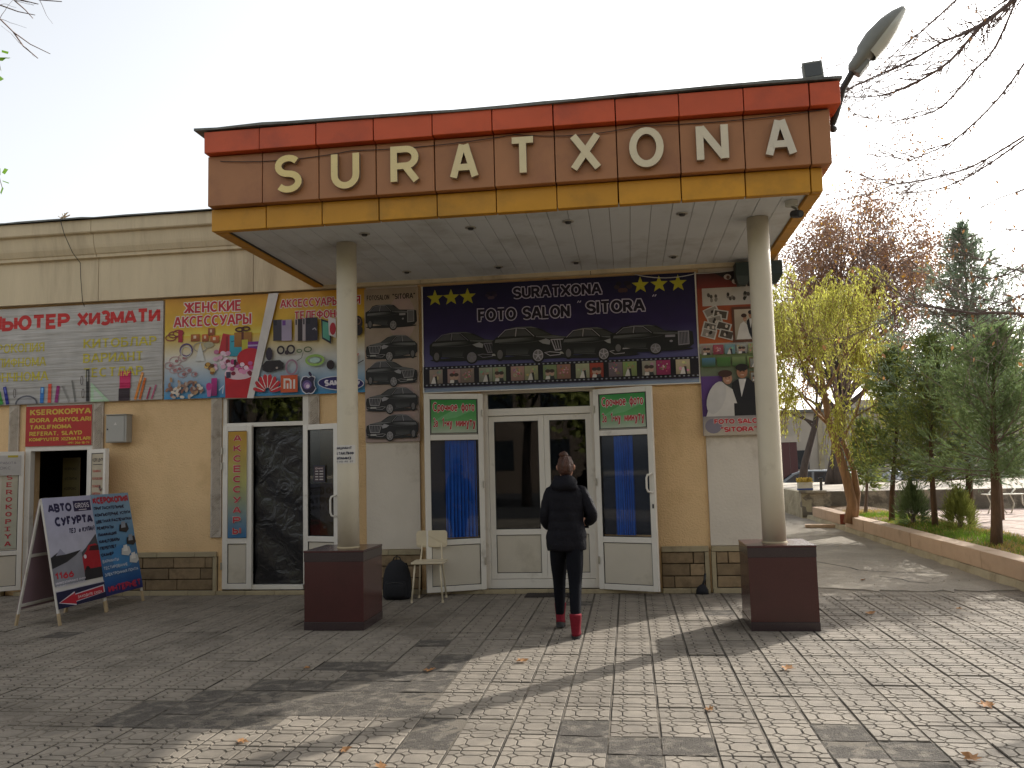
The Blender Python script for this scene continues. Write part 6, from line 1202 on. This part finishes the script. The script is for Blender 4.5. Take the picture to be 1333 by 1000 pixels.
def conifer(label, base, H, zlow, Rm, seed, mats, dens=1.0, lean=(0, 0), spire=1.0, up=.45, trunk_r=.07, needle=(.11, .014), group='young conifers in the planting bed', cup=False):
    r = random.Random(seed); tb = []; bx, by, bz = base; tp = [(bx+lean[0]*t+.03*math.sin(t*6+seed), by+lean[1]*t+.03*math.cos(t*5), bz-.05+(H+.05)*t) for t in [i/10 for i in range(11)]]
    tb.append((tp, [trunk_r*(1-.9*i/10) for i in range(11)])); S = []; nb = int(50*dens*(H-zlow)/2.2)
    for k in range(nb):
        t = (k+.5)/nb; z = zlow+(H-zlow)*t; f_ = (1-t)**spire*(.55+.45*min(1, t/.22)); R = Rm*f_*r.uniform(.5, 1.25)+.05; az = k*2.39996+r.uniform(-.4, .4); tt = z/H; j = min(9, int(tt*10)); fr_ = tt*10-j
        p = Vector(tp[j]).lerp(Vector(tp[j+1]), min(1, fr_)); e = up*r.uniform(.4, 1.5)+.45*t-(.25 if t < .15 else 0); d = Vector((math.cos(az)*math.cos(e), math.sin(az)*math.cos(e), math.sin(e))); n_ = 6; pts = [p]
        for i in range(n_): d = (d+Vector((r.gauss(0, .07), r.gauss(0, .07), .05 if not cup else .12))).normalized(); pts.append(pts[-1]+d*R/n_)
        tb.append((pts, [max(.004, .011*R*(1-i/(n_+1))) for i in range(n_+1)]))
        # side sprays
        for i in range(1, n_+1):
            for q in range(int(3+3.4*R)):
                a_ = pts[i-1].lerp(pts[i], r.random()); ax_ = (pts[i]-pts[i-1]).normalized(); sd_ = Vector((r.gauss(0, 1), r.gauss(0, 1), r.gauss(0, .7)+.25)); sd_ = (sd_-ax_*sd_.dot(ax_)).normalized(); dd = (ax_*.9+sd_*r.uniform(.5, 1.1)).normalized(); Ls = (.12+.30*R*(1-i/n_*.65))*r.uniform(.5, 1.2); S.append((*a_, *dd, Ls))
    S = np.array(S); m_ = len(S); per = 13; tpar = rng.uniform(0, 1, (m_, per)); P = S[:, None, :3]+S[:, None, 3:6]*(tpar*S[:, None, 6])[..., None]; D = S[:, None, 3:6]*1.9+rng.normal(size=(m_, per, 3))*.45; P = P.reshape(-1, 3); D = D.reshape(-1, 3); n = len(P)
    sel = rng.random(n) < .5; out = []
    for s__, mt in ((sel, mats[0]), (~sel, mats[1])):
        V, F = leaves(P[s__], D[s__], rng.uniform(.6, 1.25, s__.sum())*needle[0], rng.uniform(.7, 1.3, s__.sum())*needle[1]); out.append((V, F, mt))
    return build_tree('conifer', label, 'tree', base, tb, out, bark='bark', group=group)
conifer('largest dark conifer with a bare lower trunk at the right edge of the planting bed', (5.02, 2.18, .28), 2.95, .95, 1.42, 1, ('needle', 'needle'), 1.5, (.2, 0), .55, .35, .085, (.085, .012))
conifer('dark bushy conifer on a slim trunk between the two round bushes', (5.25, 5.26, .28), 3.3, .85, 1.15, 2, ('needle', 'needle_olive'), 1.3, (.15, 0), .6, .4, .06, (.09, .013))
conifer('tallest conifer, greyish and sparse with a pointed leaning top, behind the round bushes', (6.15, 6.0, .2), 5.6, .9, 2.5, 3, ('needle_grey', 'needle_grey'), 1.0, (.22, 0), .95, .22, .07, (.10, .014))
conifer('olive green conifer with a rough slim trunk, third from the leaning tree', (5.05, 6.9, .28), 3.3, .95, 1.0, 4, ('needle_olive', 'needle'), 1.1, (.25, 0), .6, .4, .06, (.10, .014))
conifer('small young conifer on a thin stem close behind the leaning tree', (5.2, 9.3, .28), 1.95, .6, .55, 5, ('needle', 'needle_olive'), .9, (.03, 0), .55, .4, .045, (.12, .02))
conifer('broad conifer at the far right behind the largest one', (7.2, 4.3, .17), 3.6, .9, 1.45, 6, ('needle', 'needle_grey'), 1.2, (.1, 0), .6, .4, .08, (.10, .014))
conifer('greyish conifer beyond the tallest one near the retaining wall', (7.6, 8.4, .17), 4.2, 1.1, 1.5, 7, ('needle_grey', 'needle_olive'), 1.1, (0, 0), .65, .45, .08, (.11, .016))
# two round spiky bushes
for x, y, rr_, hh, sd_, lb in ((5.14, 6.0, .27, .62, 1, 'round spiky green bush nearer the leaning tree'), (5.53, 4.85, .25, .52, 2, 'round spiky olive bush between the two right trunks')):
    n = 4200; a_ = rng.uniform(0, 2*PI, n); e = rng.uniform(-.12, 1, n); e = np.sign(e)*np.abs(e)**.8*PI/2; L = rng.uniform(.45, 1.12, n)*(1+.12*np.sin(a_*5))
    D = np.stack([np.cos(a_)*np.cos(e), np.sin(a_)*np.cos(e), np.sin(e)*1.3], 1); P0 = np.array([x, y, .38])+D*np.stack([L*rr_*.95, L*rr_*.95, L*hh*.72], 1); V, F = leaves(P0, D+rng.normal(size=(n, 3))*.16+np.array([0, 0, .5]), rng.uniform(.07, .15, n), rng.uniform(.008, .014, n))
    r = random.Random(sd_); tb = [([(x, y, .25), (x+r.uniform(-.04, .04), y+r.uniform(-.04, .04), .4), (x+r.uniform(-.14, .14), y+r.uniform(-.14, .14), .6)], [.014, .01, .005]) for _ in range(14)]
    tb.append(([(x, y, .2), (x, y, .42)], [.05, .03])); build_tree('spiky_bush', lb, 'bush', (x, y, .28), tb, [(V, F, 'needle' if sd_ == 1 else 'needle_olive')], group='round bushes in the planting bed')
# leaning willow
r = random.Random(21); tb = []; tips = []
main = [(4.43, 7.71, .2), (4.50, 7.7, .6), (4.42, 7.7, 1.1), (4.30, 7.68, 1.6), (4.14, 7.65, 2.2), (4.05, 7.6, 2.9), (4.0, 7.6, 3.6)]; tb.append((main, [.13, .105, .095, .085, .075, .06, .045])); tb.append(([(4.50, 7.72, .25), (4.62, 7.75, .8), (4.58, 7.75, 1.3), (4.40, 7.75, 1.9)], [.10, .07, .055, .05]))
for p, d_, L_ in (((4.14, 7.65, 2.2), (-.7, .1, .8), 1.3), ((4.05, 7.6, 2.9), (.5, .3, .9), 1.5), ((4.0, 7.6, 3.6), (-.5, -.2, 1), 1.0), ((4.0, 7.6, 3.6), (.5, .3, .8), 1.0), ((4.05, 7.6, 2.9), (-.8, -.3, .7), 1.4), ((4.4, 7.75, 1.9), (.8, .3, .9), 1.5), ((4.3, 7.68, 1.6), (.2, -.4, 1), 1.2), ((4.0, 7.6, 3.4), (-.8, .6, .7), 1.2)): grow(p, d_, L_, .035, 2, r, tb, tips, .06, .3, 5, 3, .7, .9)
PL = []; 
for q in range(1250):
    a_, d_ = tips[r.randrange(len(tips))]; L_ = r.uniform(.4, 1.25); p = a_.copy(); dr_ = Vector((d_.x*.5+r.gauss(0, .25), d_.y*.5+r.gauss(0, .25), .1)); pts = [p.copy()]
    for i in range(8):
        dr_ = (dr_+Vector((0, 0, -.35))).normalized() if dr_.length else dr_; p = p+dr_*L_/8; pts.append(p.copy())
    tb.append((pts[::2], [.004]*len(pts[::2])))
    for i in range(1, 9):
        for _ in range(3): PL.append((*pts[i-1].lerp(pts[i], r.random()), *(dr_*.8+Vector((r.gauss(0, .6), r.gauss(0, .6), -.3)))))
PL = np.array(PL); V, F = leaves(PL[:, :3], PL[:, 3:], rng.uniform(.06, .11, len(PL)), rng.uniform(.016, .026, len(PL)))
build_tree('willow_tree', 'yellow-green drooping tree with a pale leaning split trunk beside the column', 'tree', (4.43, 7.71, .2), tb, [(V, F, 'willow')], bark='bark_pale')
# russet tree, two trunks with golden leaves, on the raised street
r = random.Random(33); tb = []; tips = []; tb.append(([(6.85, 19, .6), (6.88, 19, 1.3), (7.0, 19, 2.5), (7.15, 19, 3.8)], [.34, .24, .2, .17])); tb.append(([(6.55, 18.9, .6), (6.72, 18.95, 1.4), (6.95, 19, 2.2)], [.16, .12, .1]))
for p, d_, L_ in (((7.15, 19, 3.8), (.3, 0, 1), 2.6), ((7.15, 19, 3.8), (-.55, .2, 1), 2.4), ((7.0, 19, 3.0), (.9, -.2, .7), 2.3), ((7.0, 19, 3.0), (-.9, -.3, .8), 2.1), ((7.15, 19, 3.8), (.8, .5, 1), 2.4), ((7.15, 19, 3.8), (-.1, -.6, 1.1), 2.4), ((7.15, 19, 3.8), (0, .1, 1), 2.9), ((7.05, 19, 3.3), (.4, -.3, .9), 2.6), ((7.15, 19, 3.8), (-.25, .4, 1), 2.7), ((7.15, 19, 3.8), (.5, .3, 1), 2.8)): grow(p, d_, L_, .11, 4, r, tb, tips, .04, .26, 5, 3, .74, 1.0)
tips = [t_ for t_ in tips if ((t_[0].x-7.8)/2.5)**2+((t_[0].z-6.6)/4.1)**2 < 1]
for q in range(110):
    a_ = r.uniform(0, 2*PI); e_ = r.uniform(-.35, 1.45); R_ = r.uniform(.72, 1.0); en = Vector((7.75+2.3*R_*math.cos(a_)*math.cos(e_), 19+2.2*R_*math.sin(a_)*math.cos(e_), 6.7+3.9*R_*math.sin(e_))); st_ = Vector((7.1+r.uniform(-.1, .1), 19, r.uniform(2.9, 4.4))); md = st_.lerp(en, .5)+Vector((r.gauss(0, .2), r.gauss(0, .2), .35)); pts = [st_, st_.lerp(md, .5)+Vector((0, 0, .12)), md, md.lerp(en, .5)+Vector((r.gauss(0, .1), r.gauss(0, .1), .1)), en]; tb.append((pts, [.04, .03, .02, .012, .006]))
    for k in range(5):
        p_ = pts[2].lerp(en, r.random()); d_ = (en-md).normalized()+Vector((r.gauss(0, .7), r.gauss(0, .7), r.gauss(0, .7))); e2 = p_+d_*r.uniform(.3, .8); tb.append(([p_, p_.lerp(e2, .5)+Vector((0, 0, .05)), e2], [.012, .008, .004])); tips += [(p_.lerp(e2, u_), d_) for u_ in (.3, .6, .9, 1.0)]
V1, F1 = tips_leaves(tips, 42000, .20, .10, .065, .5); V2, F2 = tips_leaves(tips, 5000, .2, .10, .06, .4)
build_tree('russet_tree', 'tall russet-leaved tree with a thick grey trunk behind the column', 'tree', (6.85, 19, .6), tb, [(V1, F1, 'red_leaf'), (V2, F2, 'gold_leaf')], bark='bark_dark')
for k, (x, y, ln, lb, sd_) in enumerate(((5.80, 19.6, .55, 'dark forked tree with golden leaves left of the white car', 41), (5.2, 20.6, -.1, 'dark tree with thin golden crown beside the maroon gate', 42), (10.8, 20.5, .3, 'golden tree on the raised street right of the russet one', 43))):
    r = random.Random(sd_); tb = []; tips = []; tb.append(([(x, y, .6), (x+ln*.3, y, 1.4), (x+ln, y, 2.6), (x+ln*1.3, y, 3.4)], [.15, .12, .10, .08]))
    for q in range(5): grow((x+ln*(1+.06*q), y, 2.5+.2*q), (r.gauss(0, .8), r.gauss(0, .8), .7), 1.5, .05, 3, r, tb, tips, .05, .3, 4, 3, .7, .8)
    V1, F1 = tips_leaves(tips, 3500, .15, .10, .06, .5); V2, F2 = tips_leaves(tips, 2200, .15, .10, .06, .5); build_tree('street_tree', lb, 'tree', (x, y, .6), tb, [(V1, F1, 'gold_leaf'), (V2, F2, 'red_leaf')], bark='bark_dark', group='trees along the raised street')
# bare overhanging tree, trunk out of frame on the right
TR = Vector((8.2, .5, .1)); r = random.Random(77); tb = []; leaf_pts = []
tb.append(([TR, TR+Vector((.02, 0, 1.6)), TR+Vector((-.1, -.05, 3.2)), TR+Vector((-.3, -.1, 5)), TR+Vector((-.35, -.15, 7)), TR+Vector((-.3, -.2, 9))], [.24, .2, .17, .13, .09, .05]))
def twig(p, d, L, r_, lvl):
    pts = [p]; d = d.normalized(); n_ = 5
    for i in range(n_): d = (d+Vector((r.gauss(0, .13), r.gauss(0, .13), r.gauss(0, .13)+(.05 if lvl else -.02)))).normalized(); pts.append(pts[-1]+d*L/n_)
    tb.append((pts, [max(.0013 if p.y < -2.2 else .0021, r_*(1-i/n_*.7)) for i in range(n_+1)]))
    if lvl > 0:
        for k in range(r.randint(2, 4)):
            i = r.randint(1, n_-1); q = (pts[i+1]-pts[i]).normalized()+Vector((r.gauss(0, .6), r.gauss(0, .6), r.gauss(0, .6))); twig(pts[i], q, L*r.uniform(.3, .6), r_*.6, lvl-1)
    if r.random() < .5: leaf_pts.append((pts[-1 if r.random() < .5 else 3], 0))
for kind, q in LIMBS:
    pts = [Vector(p) for p in q]; ra = {'M': .025, 'm': .014, 't': .009}[kind]; near = .62 if pts[0].y < -2.2 else 1; ra *= near
    if kind != 't':  # join to the trunk
        zt = max(2.2, min(7.5, pts[0].z-(.5 if pts[0].z > 4 else .2))); tj = (zt-.1)/9*5; root = TR+Vector((-.25, -.1, zt-.1)); md = root.lerp(pts[0], .55)+Vector((0, 0, .28)); ext = [root, root.lerp(md, .5)+Vector((0, 0, .1)), md]
        tb.append((ext+[pts[0]], [ra*2.4, ra*1.9, ra*1.5, ra*1.1]))
    # smooth limb
    fine = []
    for i in range(len(pts)-1):
        p0 = pts[max(i-1, 0)]; p1, p2 = pts[i], pts[i+1]; p3 = pts[min(i+2, len(pts)-1)]
        for j in range(4):
            t = j/4; fine.append(.5*((2*p1)+(p2-p0)*t+(2*p0-5*p1+4*p2-p3)*t*t+(3*p1-p0-3*p2+p3)*t**3))
    fine.append(pts[-1]); n_ = len(fine)
    rad = [max(.0022, ra*(1-.88*i/n_)) for i in range(n_)]; tb.append((fine, [min(.0445, v) for v in rad]))
    if kind != 't' and fine[-1].z > 4.3:
        for k in range(4):
            i = r.randint(2, int(n_*.7)); ax_ = (fine[i+1]-fine[i]).normalized(); twig(fine[i], ax_+Vector((r.gauss(-.1, .2), r.gauss(0, .45), r.gauss(0, .3))), r.uniform(.8, 1.5), .007, 1)
    for k in range(int(n_*(2.4 if kind != 't' else 1.2))):
        i = r.randint(1, n_-2); ax_ = (fine[i+1]-fine[i]).normalized(); dd = ax_+Vector((r.gauss(0, .35), r.gauss(0, .5), r.gauss(0, .45))); twig(fine[i], dd, r.uniform(.2, .75)*near, max(.003, rad[i]*.5)*near, 1 if r.random() < .6 else 0)
for k in range(9):  # high limbs away from the view to complete the crown
    z = r.uniform(3.5, 8.5); p = TR+Vector((-.3, -.1, z)); a_ = r.uniform(-.9, 1.5); twig(p, Vector((math.cos(a_), math.sin(a_), .5)), r.uniform(1.5, 2.6), .03, 2)
LP = []; 
for p, _ in leaf_pts: 
    if r.random() < .2: LP.append(tuple(p))
LP = np.array(LP); nL = len(LP); DD = rng.normal(size=(nL, 3))*.4+np.array([0, 0, -1]); V, F = leaves(LP, DD, rng.uniform(.035, .065, nL), rng.uniform(.018, .03, nL))
build_tree('bare_tree', 'bare overhanging tree whose thin drooping branches with few dry leaves enter at the right', 'tree', tuple(TR), tb, [(V, F, 'dead_leaf')], bark='bark_dark')
TL = Vector((-8.0, -5.0, 0)); tb = [([TL, TL+Vector((.05, 0, 2)), TL+Vector((.2, .1, 4)), TL+Vector((.3, .1, 6.5)), TL+Vector((.3, .1, 8.5))], [.2, .17, .14, .09, .05])]; r = random.Random(5); leaf_pts = []
for q in LEFT:
    pts = [Vector(p) for p in q]
    tb.append((pts, [.009*(1-.75*i/len(pts)) for i in range(len(pts))]))
    if q is not LEFT[3]: root = TL+Vector((.2, .1, 4.5)); tb.append(([root, root.lerp(pts[0], .5)+Vector((0, 0, .4)), pts[0]], [.04, .02, .010]))
    for k in range(2): twig(pts[1], (pts[2]-pts[1])+Vector((r.gauss(0, .2), r.gauss(0, .2), r.gauss(0, .2))), .22, .003, 0)
tb.append(([TL+Vector((.2, .1, 4)), Vector((-6.6, -4.3, 5.1)), Vector((-5.52, -4, 5.42)), Vector((-5.47, -4, 5.25))], [.04, .018, .006, .003])); tb.append(([TL+Vector((.1, .1, 3.4)), Vector((-6.6, -4.4, 4.4)), Vector((-5.46, -4, 4.28)), Vector((-5.42, -4, 4.16))], [.04, .018, .006, .003]))
for k in range(9): twig(TL+Vector((.25, .1, r.uniform(3.5, 8))), Vector((r.gauss(-.5, .6), r.gauss(0, 1), .5)), r.uniform(1.3, 2.4), .03, 2)
P0 = np.array([(-5.47, -4, 5.42), (-5.46, -4, 5.36), (-5.48, -4, 5.28), (-5.48, -4, 5.2), (-5.50, -4.03, 5.33), (-5.43, -4, 4.30), (-5.42, -4, 4.22), (-5.42, -4, 4.17), (-5.46, -4.03, 4.26)]); D0 = np.array([(1, -.3, -.2), (1, -.2, -.1), (.6, -.5, -.8), (.5, -.5, -.8), (.9, .2, .3), (1, -.4, .1), (.9, -.3, -.3), (.3, -.5, -1), (.7, -.4, .5)], float)
V, F = leaves(P0, D0, np.full(9, .10), np.full(9, .06)); build_tree('roadside_tree', 'tree at the left edge showing only thin twig tips and few green leaves', 'tree', tuple(TL), tb, [(V, F, 'green_leaf')], bark='bark')
# grass in the bed
def grass(name, m_, n, xr, yr, hL, cl):
    cx = rng.uniform(*xr, cl); cy = rng.uniform(*yr, cl); ii = rng.integers(0, cl, n); x = cx[ii]+rng.normal(size=n)*.13; y = cy[ii]+rng.normal(size=n)*.22; k = (x > 4.74) & (x < 6.1); x = x[k]; y = y[k]; n = len(x)
    D = np.stack([rng.normal(size=n)*.5, rng.normal(size=n)*.5, np.ones(n)], 1); V, F = leaves(np.stack([x, y, np.full(n, .24)+.05*np.sin((x-4.72)/.24*PI/6)], 1), D, rng.uniform(.5, 1.2, n)*hL, rng.uniform(.006, .012, n)); o = link(name, arrays_mesh(name, V, F, M[m_])); o['kind'] = 'stuff'; return o
tag(grass('grass', 'grass', 7500, (4.8, 5.7), (.5, 9), .10, 46), 'green grass tufts along the planting bed', 'grass'); tag(grass('dry_grass', 'drygrass', 9000, (4.8, 5.9), (.5, 10), .08, 80), 'dry straw coloured grass along the planting bed', 'grass')
# ================================================================== RAISED STREET: wall-top planter, cars, far buildings
T = thing('flower_planter', 'white planter with yellow dried flowers on the corner of the retaining wall', 'planter', (4.47, 12.3, .705)); bxo('pot', M['pottery'], T, -.17, .19, -.1, .1, 0, .22, .02); bxo('blue_band', M['blue_cloth'], T, -.172, .192, -.102, .102, .02, .06, 0); n = 260; PP = np.stack([rng.uniform(-.17, .19, n), rng.uniform(-.1, .1, n), rng.uniform(.2, .3, n)], 1); V, F = leaves(PP, rng.normal(size=(n, 3))+np.array([0, 0, 1]), .07, .05); M['flower'] = mat('dried_yellow_flowers', hx('c9b25a'), .8, .3, 20); o = link('flowers', arrays_mesh('flowers', V, F, M['flower']), T); o['kind'] = 'stuff'
T = thing('post_stub', 'short rusty iron post on the retaining wall beside the planter', 'post', (4.88, 12.3, .705)); mb = MB(); mb.tube([(0, 0, 0), (.01, 0, .3)], .035, 8); mb.obj('shaft', M['dark_metal'], T); mb = MB(); mb.box(-.05, .06, -.05, .05, .30, .32); mb.obj('cap_plate', M['dark_metal'], T)
def car(label, x, y, rz, paint, z=.64):
    T = thing('parked_car', label, 'car', (x, y, z), rz, 'cars parked on the raised street'); mb = MB(); L = 4.2
    side = [(-2.1, .28), (-2.12, .55), (-2.05, .80), (-1.6, .88), (-1.15, 1.28), (-.75, 1.42), (.25, 1.43), (.62, 1.30), (1.10, .95), (1.85, .82), (2.08, .66), (2.12, .38), (2.05, .25)]
    n = len(side); rows = []
    for yy, k in ((-.80, .0), (-.84, 1), (.84, 1), (.80, .0)): pass
    vs = []
    for yy, ins in ((-.83, 0), (.83, 0)):
        for px_, pz in side: t = max(0, (pz-.85)/.58); vs.append((px_, yy*(1-.2*t), pz))
    mb.add(vs, [tuple(reversed(range(n))), tuple(range(n, 2*n))]+[(i, (i+1) % n, n+(i+1) % n, n+i) for i in range(n)]); mb.obj('body', M[paint], T, bevel=.05)
    def gl(pts, s_): 
        g_ = MB(); q = []
        for px_, pz in pts: t = max(0, (pz-.85)/.58); q.append((px_, s_*(.83*(1-.2*t)+.012), pz))
        g_.add(q, [tuple(range(len(q)))]); g_.obj('side_window', M['car_glass'], T)
    for s_ in (-1, 1):
        gl([(-1.35, .93), (-1.05, 1.25), (-.72, 1.35), (-.25, 1.36), (-.25, .93)], s_); gl([(-.15, .93), (-.15, 1.36), (.22, 1.35), (.52, 1.24), (.92, .95)], s_)
        for wx in (-1.3, 1.32):
            w_ = MB(); w_.tube([(wx, s_*.66, .31), (wx, s_*.86, .31)], .31, 20); wo = w_.obj('wheel', M['tyre'], T); w_ = MB(); w_.tube([(wx, s_*.855, .31), (wx, s_*.875, .31)], .19, 14); w_.obj('rim', M['chrome'], wo)
        bxo('headlight', M['lens'], T, 2.02, 2.1, s_*.62-.14, s_*.62+.14, .58, .70, .02); bxo('tail_light', M['tail'], T, -2.14, -2.05, s_*.64-.14, s_*.64+.14, .60, .82, .02)
    for (xa, za, xb, zb) in ((.66, 1.30, 1.08, .98), (-1.18, 1.27, -1.56, .92)):
        g_ = MB(); t1 = (za-.85)/.58; t2 = (zb-.85)/.58; k_ = .015 if xa > 0 else -.015; g_.add([(xa+k_, -.75*(1-.2*t1), za+.01), (xa+k_, .75*(1-.2*t1), za+.01), (xb+k_, .77*(1-.2*t2), zb+.01), (xb+k_, -.77*(1-.2*t2), zb+.01)], [(0, 1, 2, 3)]); g_.obj('windscreen' if xa > 0 else 'rear_window', M['car_glass'], T)
    bxo('number_plate', M['pottery'], T, -2.15, -2.13, -.25, .25, .42, .53, .003); bxo('bumper', M['dark_metal'], T, -2.16, -2.08, -.75, .75, .27, .40, .02); return T
car('silver saloon parked on the raised street between the two tree trunks', 7.4, 25.8, 2.75, 'car_silver', -.42); car('pale saloon seen from behind with large red tail lamps, right of the thick trunk', 8.6, 26.2, 1.35, 'car_white', -.42)
car('white car half hidden behind the conifers on the raised street', 11.6, 25.5, .2, 'car_white', -.42)
T = thing('person', 'small distant person in blue sitting near the maroon gate', 'person', (6.95, 27.5, -.42)); nodes = [((0, 0, .45), .13), ((0, .02, .7), .13), ((0, 0, .9), .06), ((0, -.02, 1.05), .1), ((.12, -.3, .45), .08), ((.12, -.34, .05), .05), ((-.12, -.3, .45), .08), ((-.12, -.34, .05), .05), ((.22, -.05, .75), .05), ((.2, -.25, .55), .04), ((-.22, -.05, .75), .05), ((-.2, -.25, .55), .04)]
me = bpy.data.meshes.new('body'); me.from_pydata([p for p, _ in nodes], [(0, 1), (1, 2), (2, 3), (0, 4), (4, 5), (0, 6), (6, 7), (1, 8), (8, 9), (1, 10), (10, 11)], []); o = link('body', me, T); me.materials.append(M['blue_dark']); s_ = o.modifiers.new('skin', 'SKIN')
for i, (p, r_) in enumerate(nodes): me.skin_vertices[0].data[i].radius = (r_, r_)
s_ = o.modifiers.new('sub', 'SUBSURF'); s_.levels = s_.render_levels = 1; mb = MB(); mb.loft([(0, -.0, 1.0, .07, .08), (0, 0, 1.08, .115, .12), (0, 0, 1.17, .06, .07)], 12); mb.obj('hair', M['dark'], T, smooth=True)
T = thing('low_building', 'low grey rendered building with pilasters behind the street trees', 'building', (8.0, 36, -.42)); bxo('wall', M['far_wall'], T, 0, 13, 0, 6, 0, 4.3, 0); bxo('roof', M['roof_metal'], T, -.2, 13.2, -.3, 6.2, 4.31, 4.45, 0)
for i in range(7): bxo('pilaster', M['concrete_pale'], T, i*1.9, i*1.9+.25, -.12, -.002, 0, 4.28, 0)
for i in range(6): bxo('window', M['car_glass'], T, i*1.9+.7, i*1.9+1.4, -.03, -.002, 1.3, 2.3, 0)
T = thing('maroon_gate', 'dark maroon metal gate beside the low grey building', 'gate', (6.6, 33, -.42)); 
for i in range(6): bxo('panel', M['gate'], T, -.5+i*.36, -.15+i*.36, 0, .06, 0, 2.7, .01)
bxo('lintel', M['far_wall'], T, -.7, 1.85, -.05, .2, 2.7, 3.0, 0)
T = thing('far_building', 'pale two-storey building far off behind the conifers', 'building', (15, 48, -.42)); bxo('wall', M['far_wall'], T, 0, 30, 0, 8, 0, 5.6, 0)
for i in range(12):
    for j in range(2): bxo('window', M['car_glass'], T, 1+i*2.4, 2.1+i*2.4, -.03, -.002, 1.0+j*2.6, 2.4+j*2.6, 0)
T = thing('wire_fence', 'grey wire fence along the raised street behind the conifers', 'fence', (9.6, 20.9, .64))
for i in range(9): mb = MB(); mb.tube([(i*1.5, 0, 0), (i*1.5, 0, 1.5)], .035, 6); mb.obj('post', M['lamp_grey'], T)
for i in range(8):
    mb = MB()
    for k in range(11): mb.tube([(i*1.5+k*.15, 0, .1), (i*1.5+k*.15, 0, 1.45)], .007, 3, cap=False)
    for k in range(8): mb.tube([(i*1.5, 0, .1+k*.19), (i*1.5+1.5, 0, .1+k*.19)], .007, 3, cap=False)
    o = mb.obj('mesh_panel', M['lamp_grey'], T); o['kind'] = 'stuff'
T = thing('bench_frame', 'white curved metal bench frame on the pink paving by the wall', 'bench', (8.45, 10.6, .17))
for s_ in (0, .5): mb = MB(); mb.tube([(s_-.3, -.2, 0), (s_-.18, -.1, .22), (s_-.22, .0, .42), (s_-.05, .1, .55)], .016, 8); mb.tube([(s_+.1, -.2, 0), (s_, -.1, .22), (s_+.04, .0, .42)], .016, 8); mb.obj('leg', M['pottery'], T, smooth=True)
for k in range(4): bxo('slat', M['pottery'], T, -.3, .6, -.22+k*.1, -.15+k*.1, .42, .44, .004)
# what stands behind the viewer, seen only as reflections in the door panes
T = thing('street_building', 'brown four-storey building across the street behind the viewer', 'building', (-24, -34, 0)); bxo('wall', M['brown_render'], T, 0, 46, -8, 0, 0, 12, 0)
for i in range(15):
    for j in range(4): bxo('window', M['car_glass'], T, 1.4+i*3, 2.9+i*3, .002, .03, 1.2+j*2.9, 2.8+j*2.9, 0)
for k in range(6):
    r = random.Random(90+k); x = -15+k*5.6; y = -20+r.uniform(-2, 2); tb = []; tips = []; tb.append(([(x, y, 0), (x, y, 1.5), (x+.1, y, 3)], [.2, .16, .13]))
    for q in range(4): grow((x+.1, y, 3), (r.gauss(0, .7), r.gauss(0, .7), .9), 2.1, .09, 3, r, tb, tips, .08, .3, 4, 3, .7, .8)
    V, F = tips_leaves(tips, 5000, .4, .34, .24); build_tree('street_tree', ['leafy tree behind the viewer, first of the row from the left', 'leafy tree behind the viewer, second of the row', 'leafy tree behind the viewer, third of the row', 'leafy tree behind the viewer, fourth of the row', 'leafy tree behind the viewer, fifth of the row', 'leafy tree behind the viewer, last of the row'][k], 'tree', (x, y, 0), tb, [(V, F, 'needle_olive')], bark='bark_dark', group='trees behind the viewer')
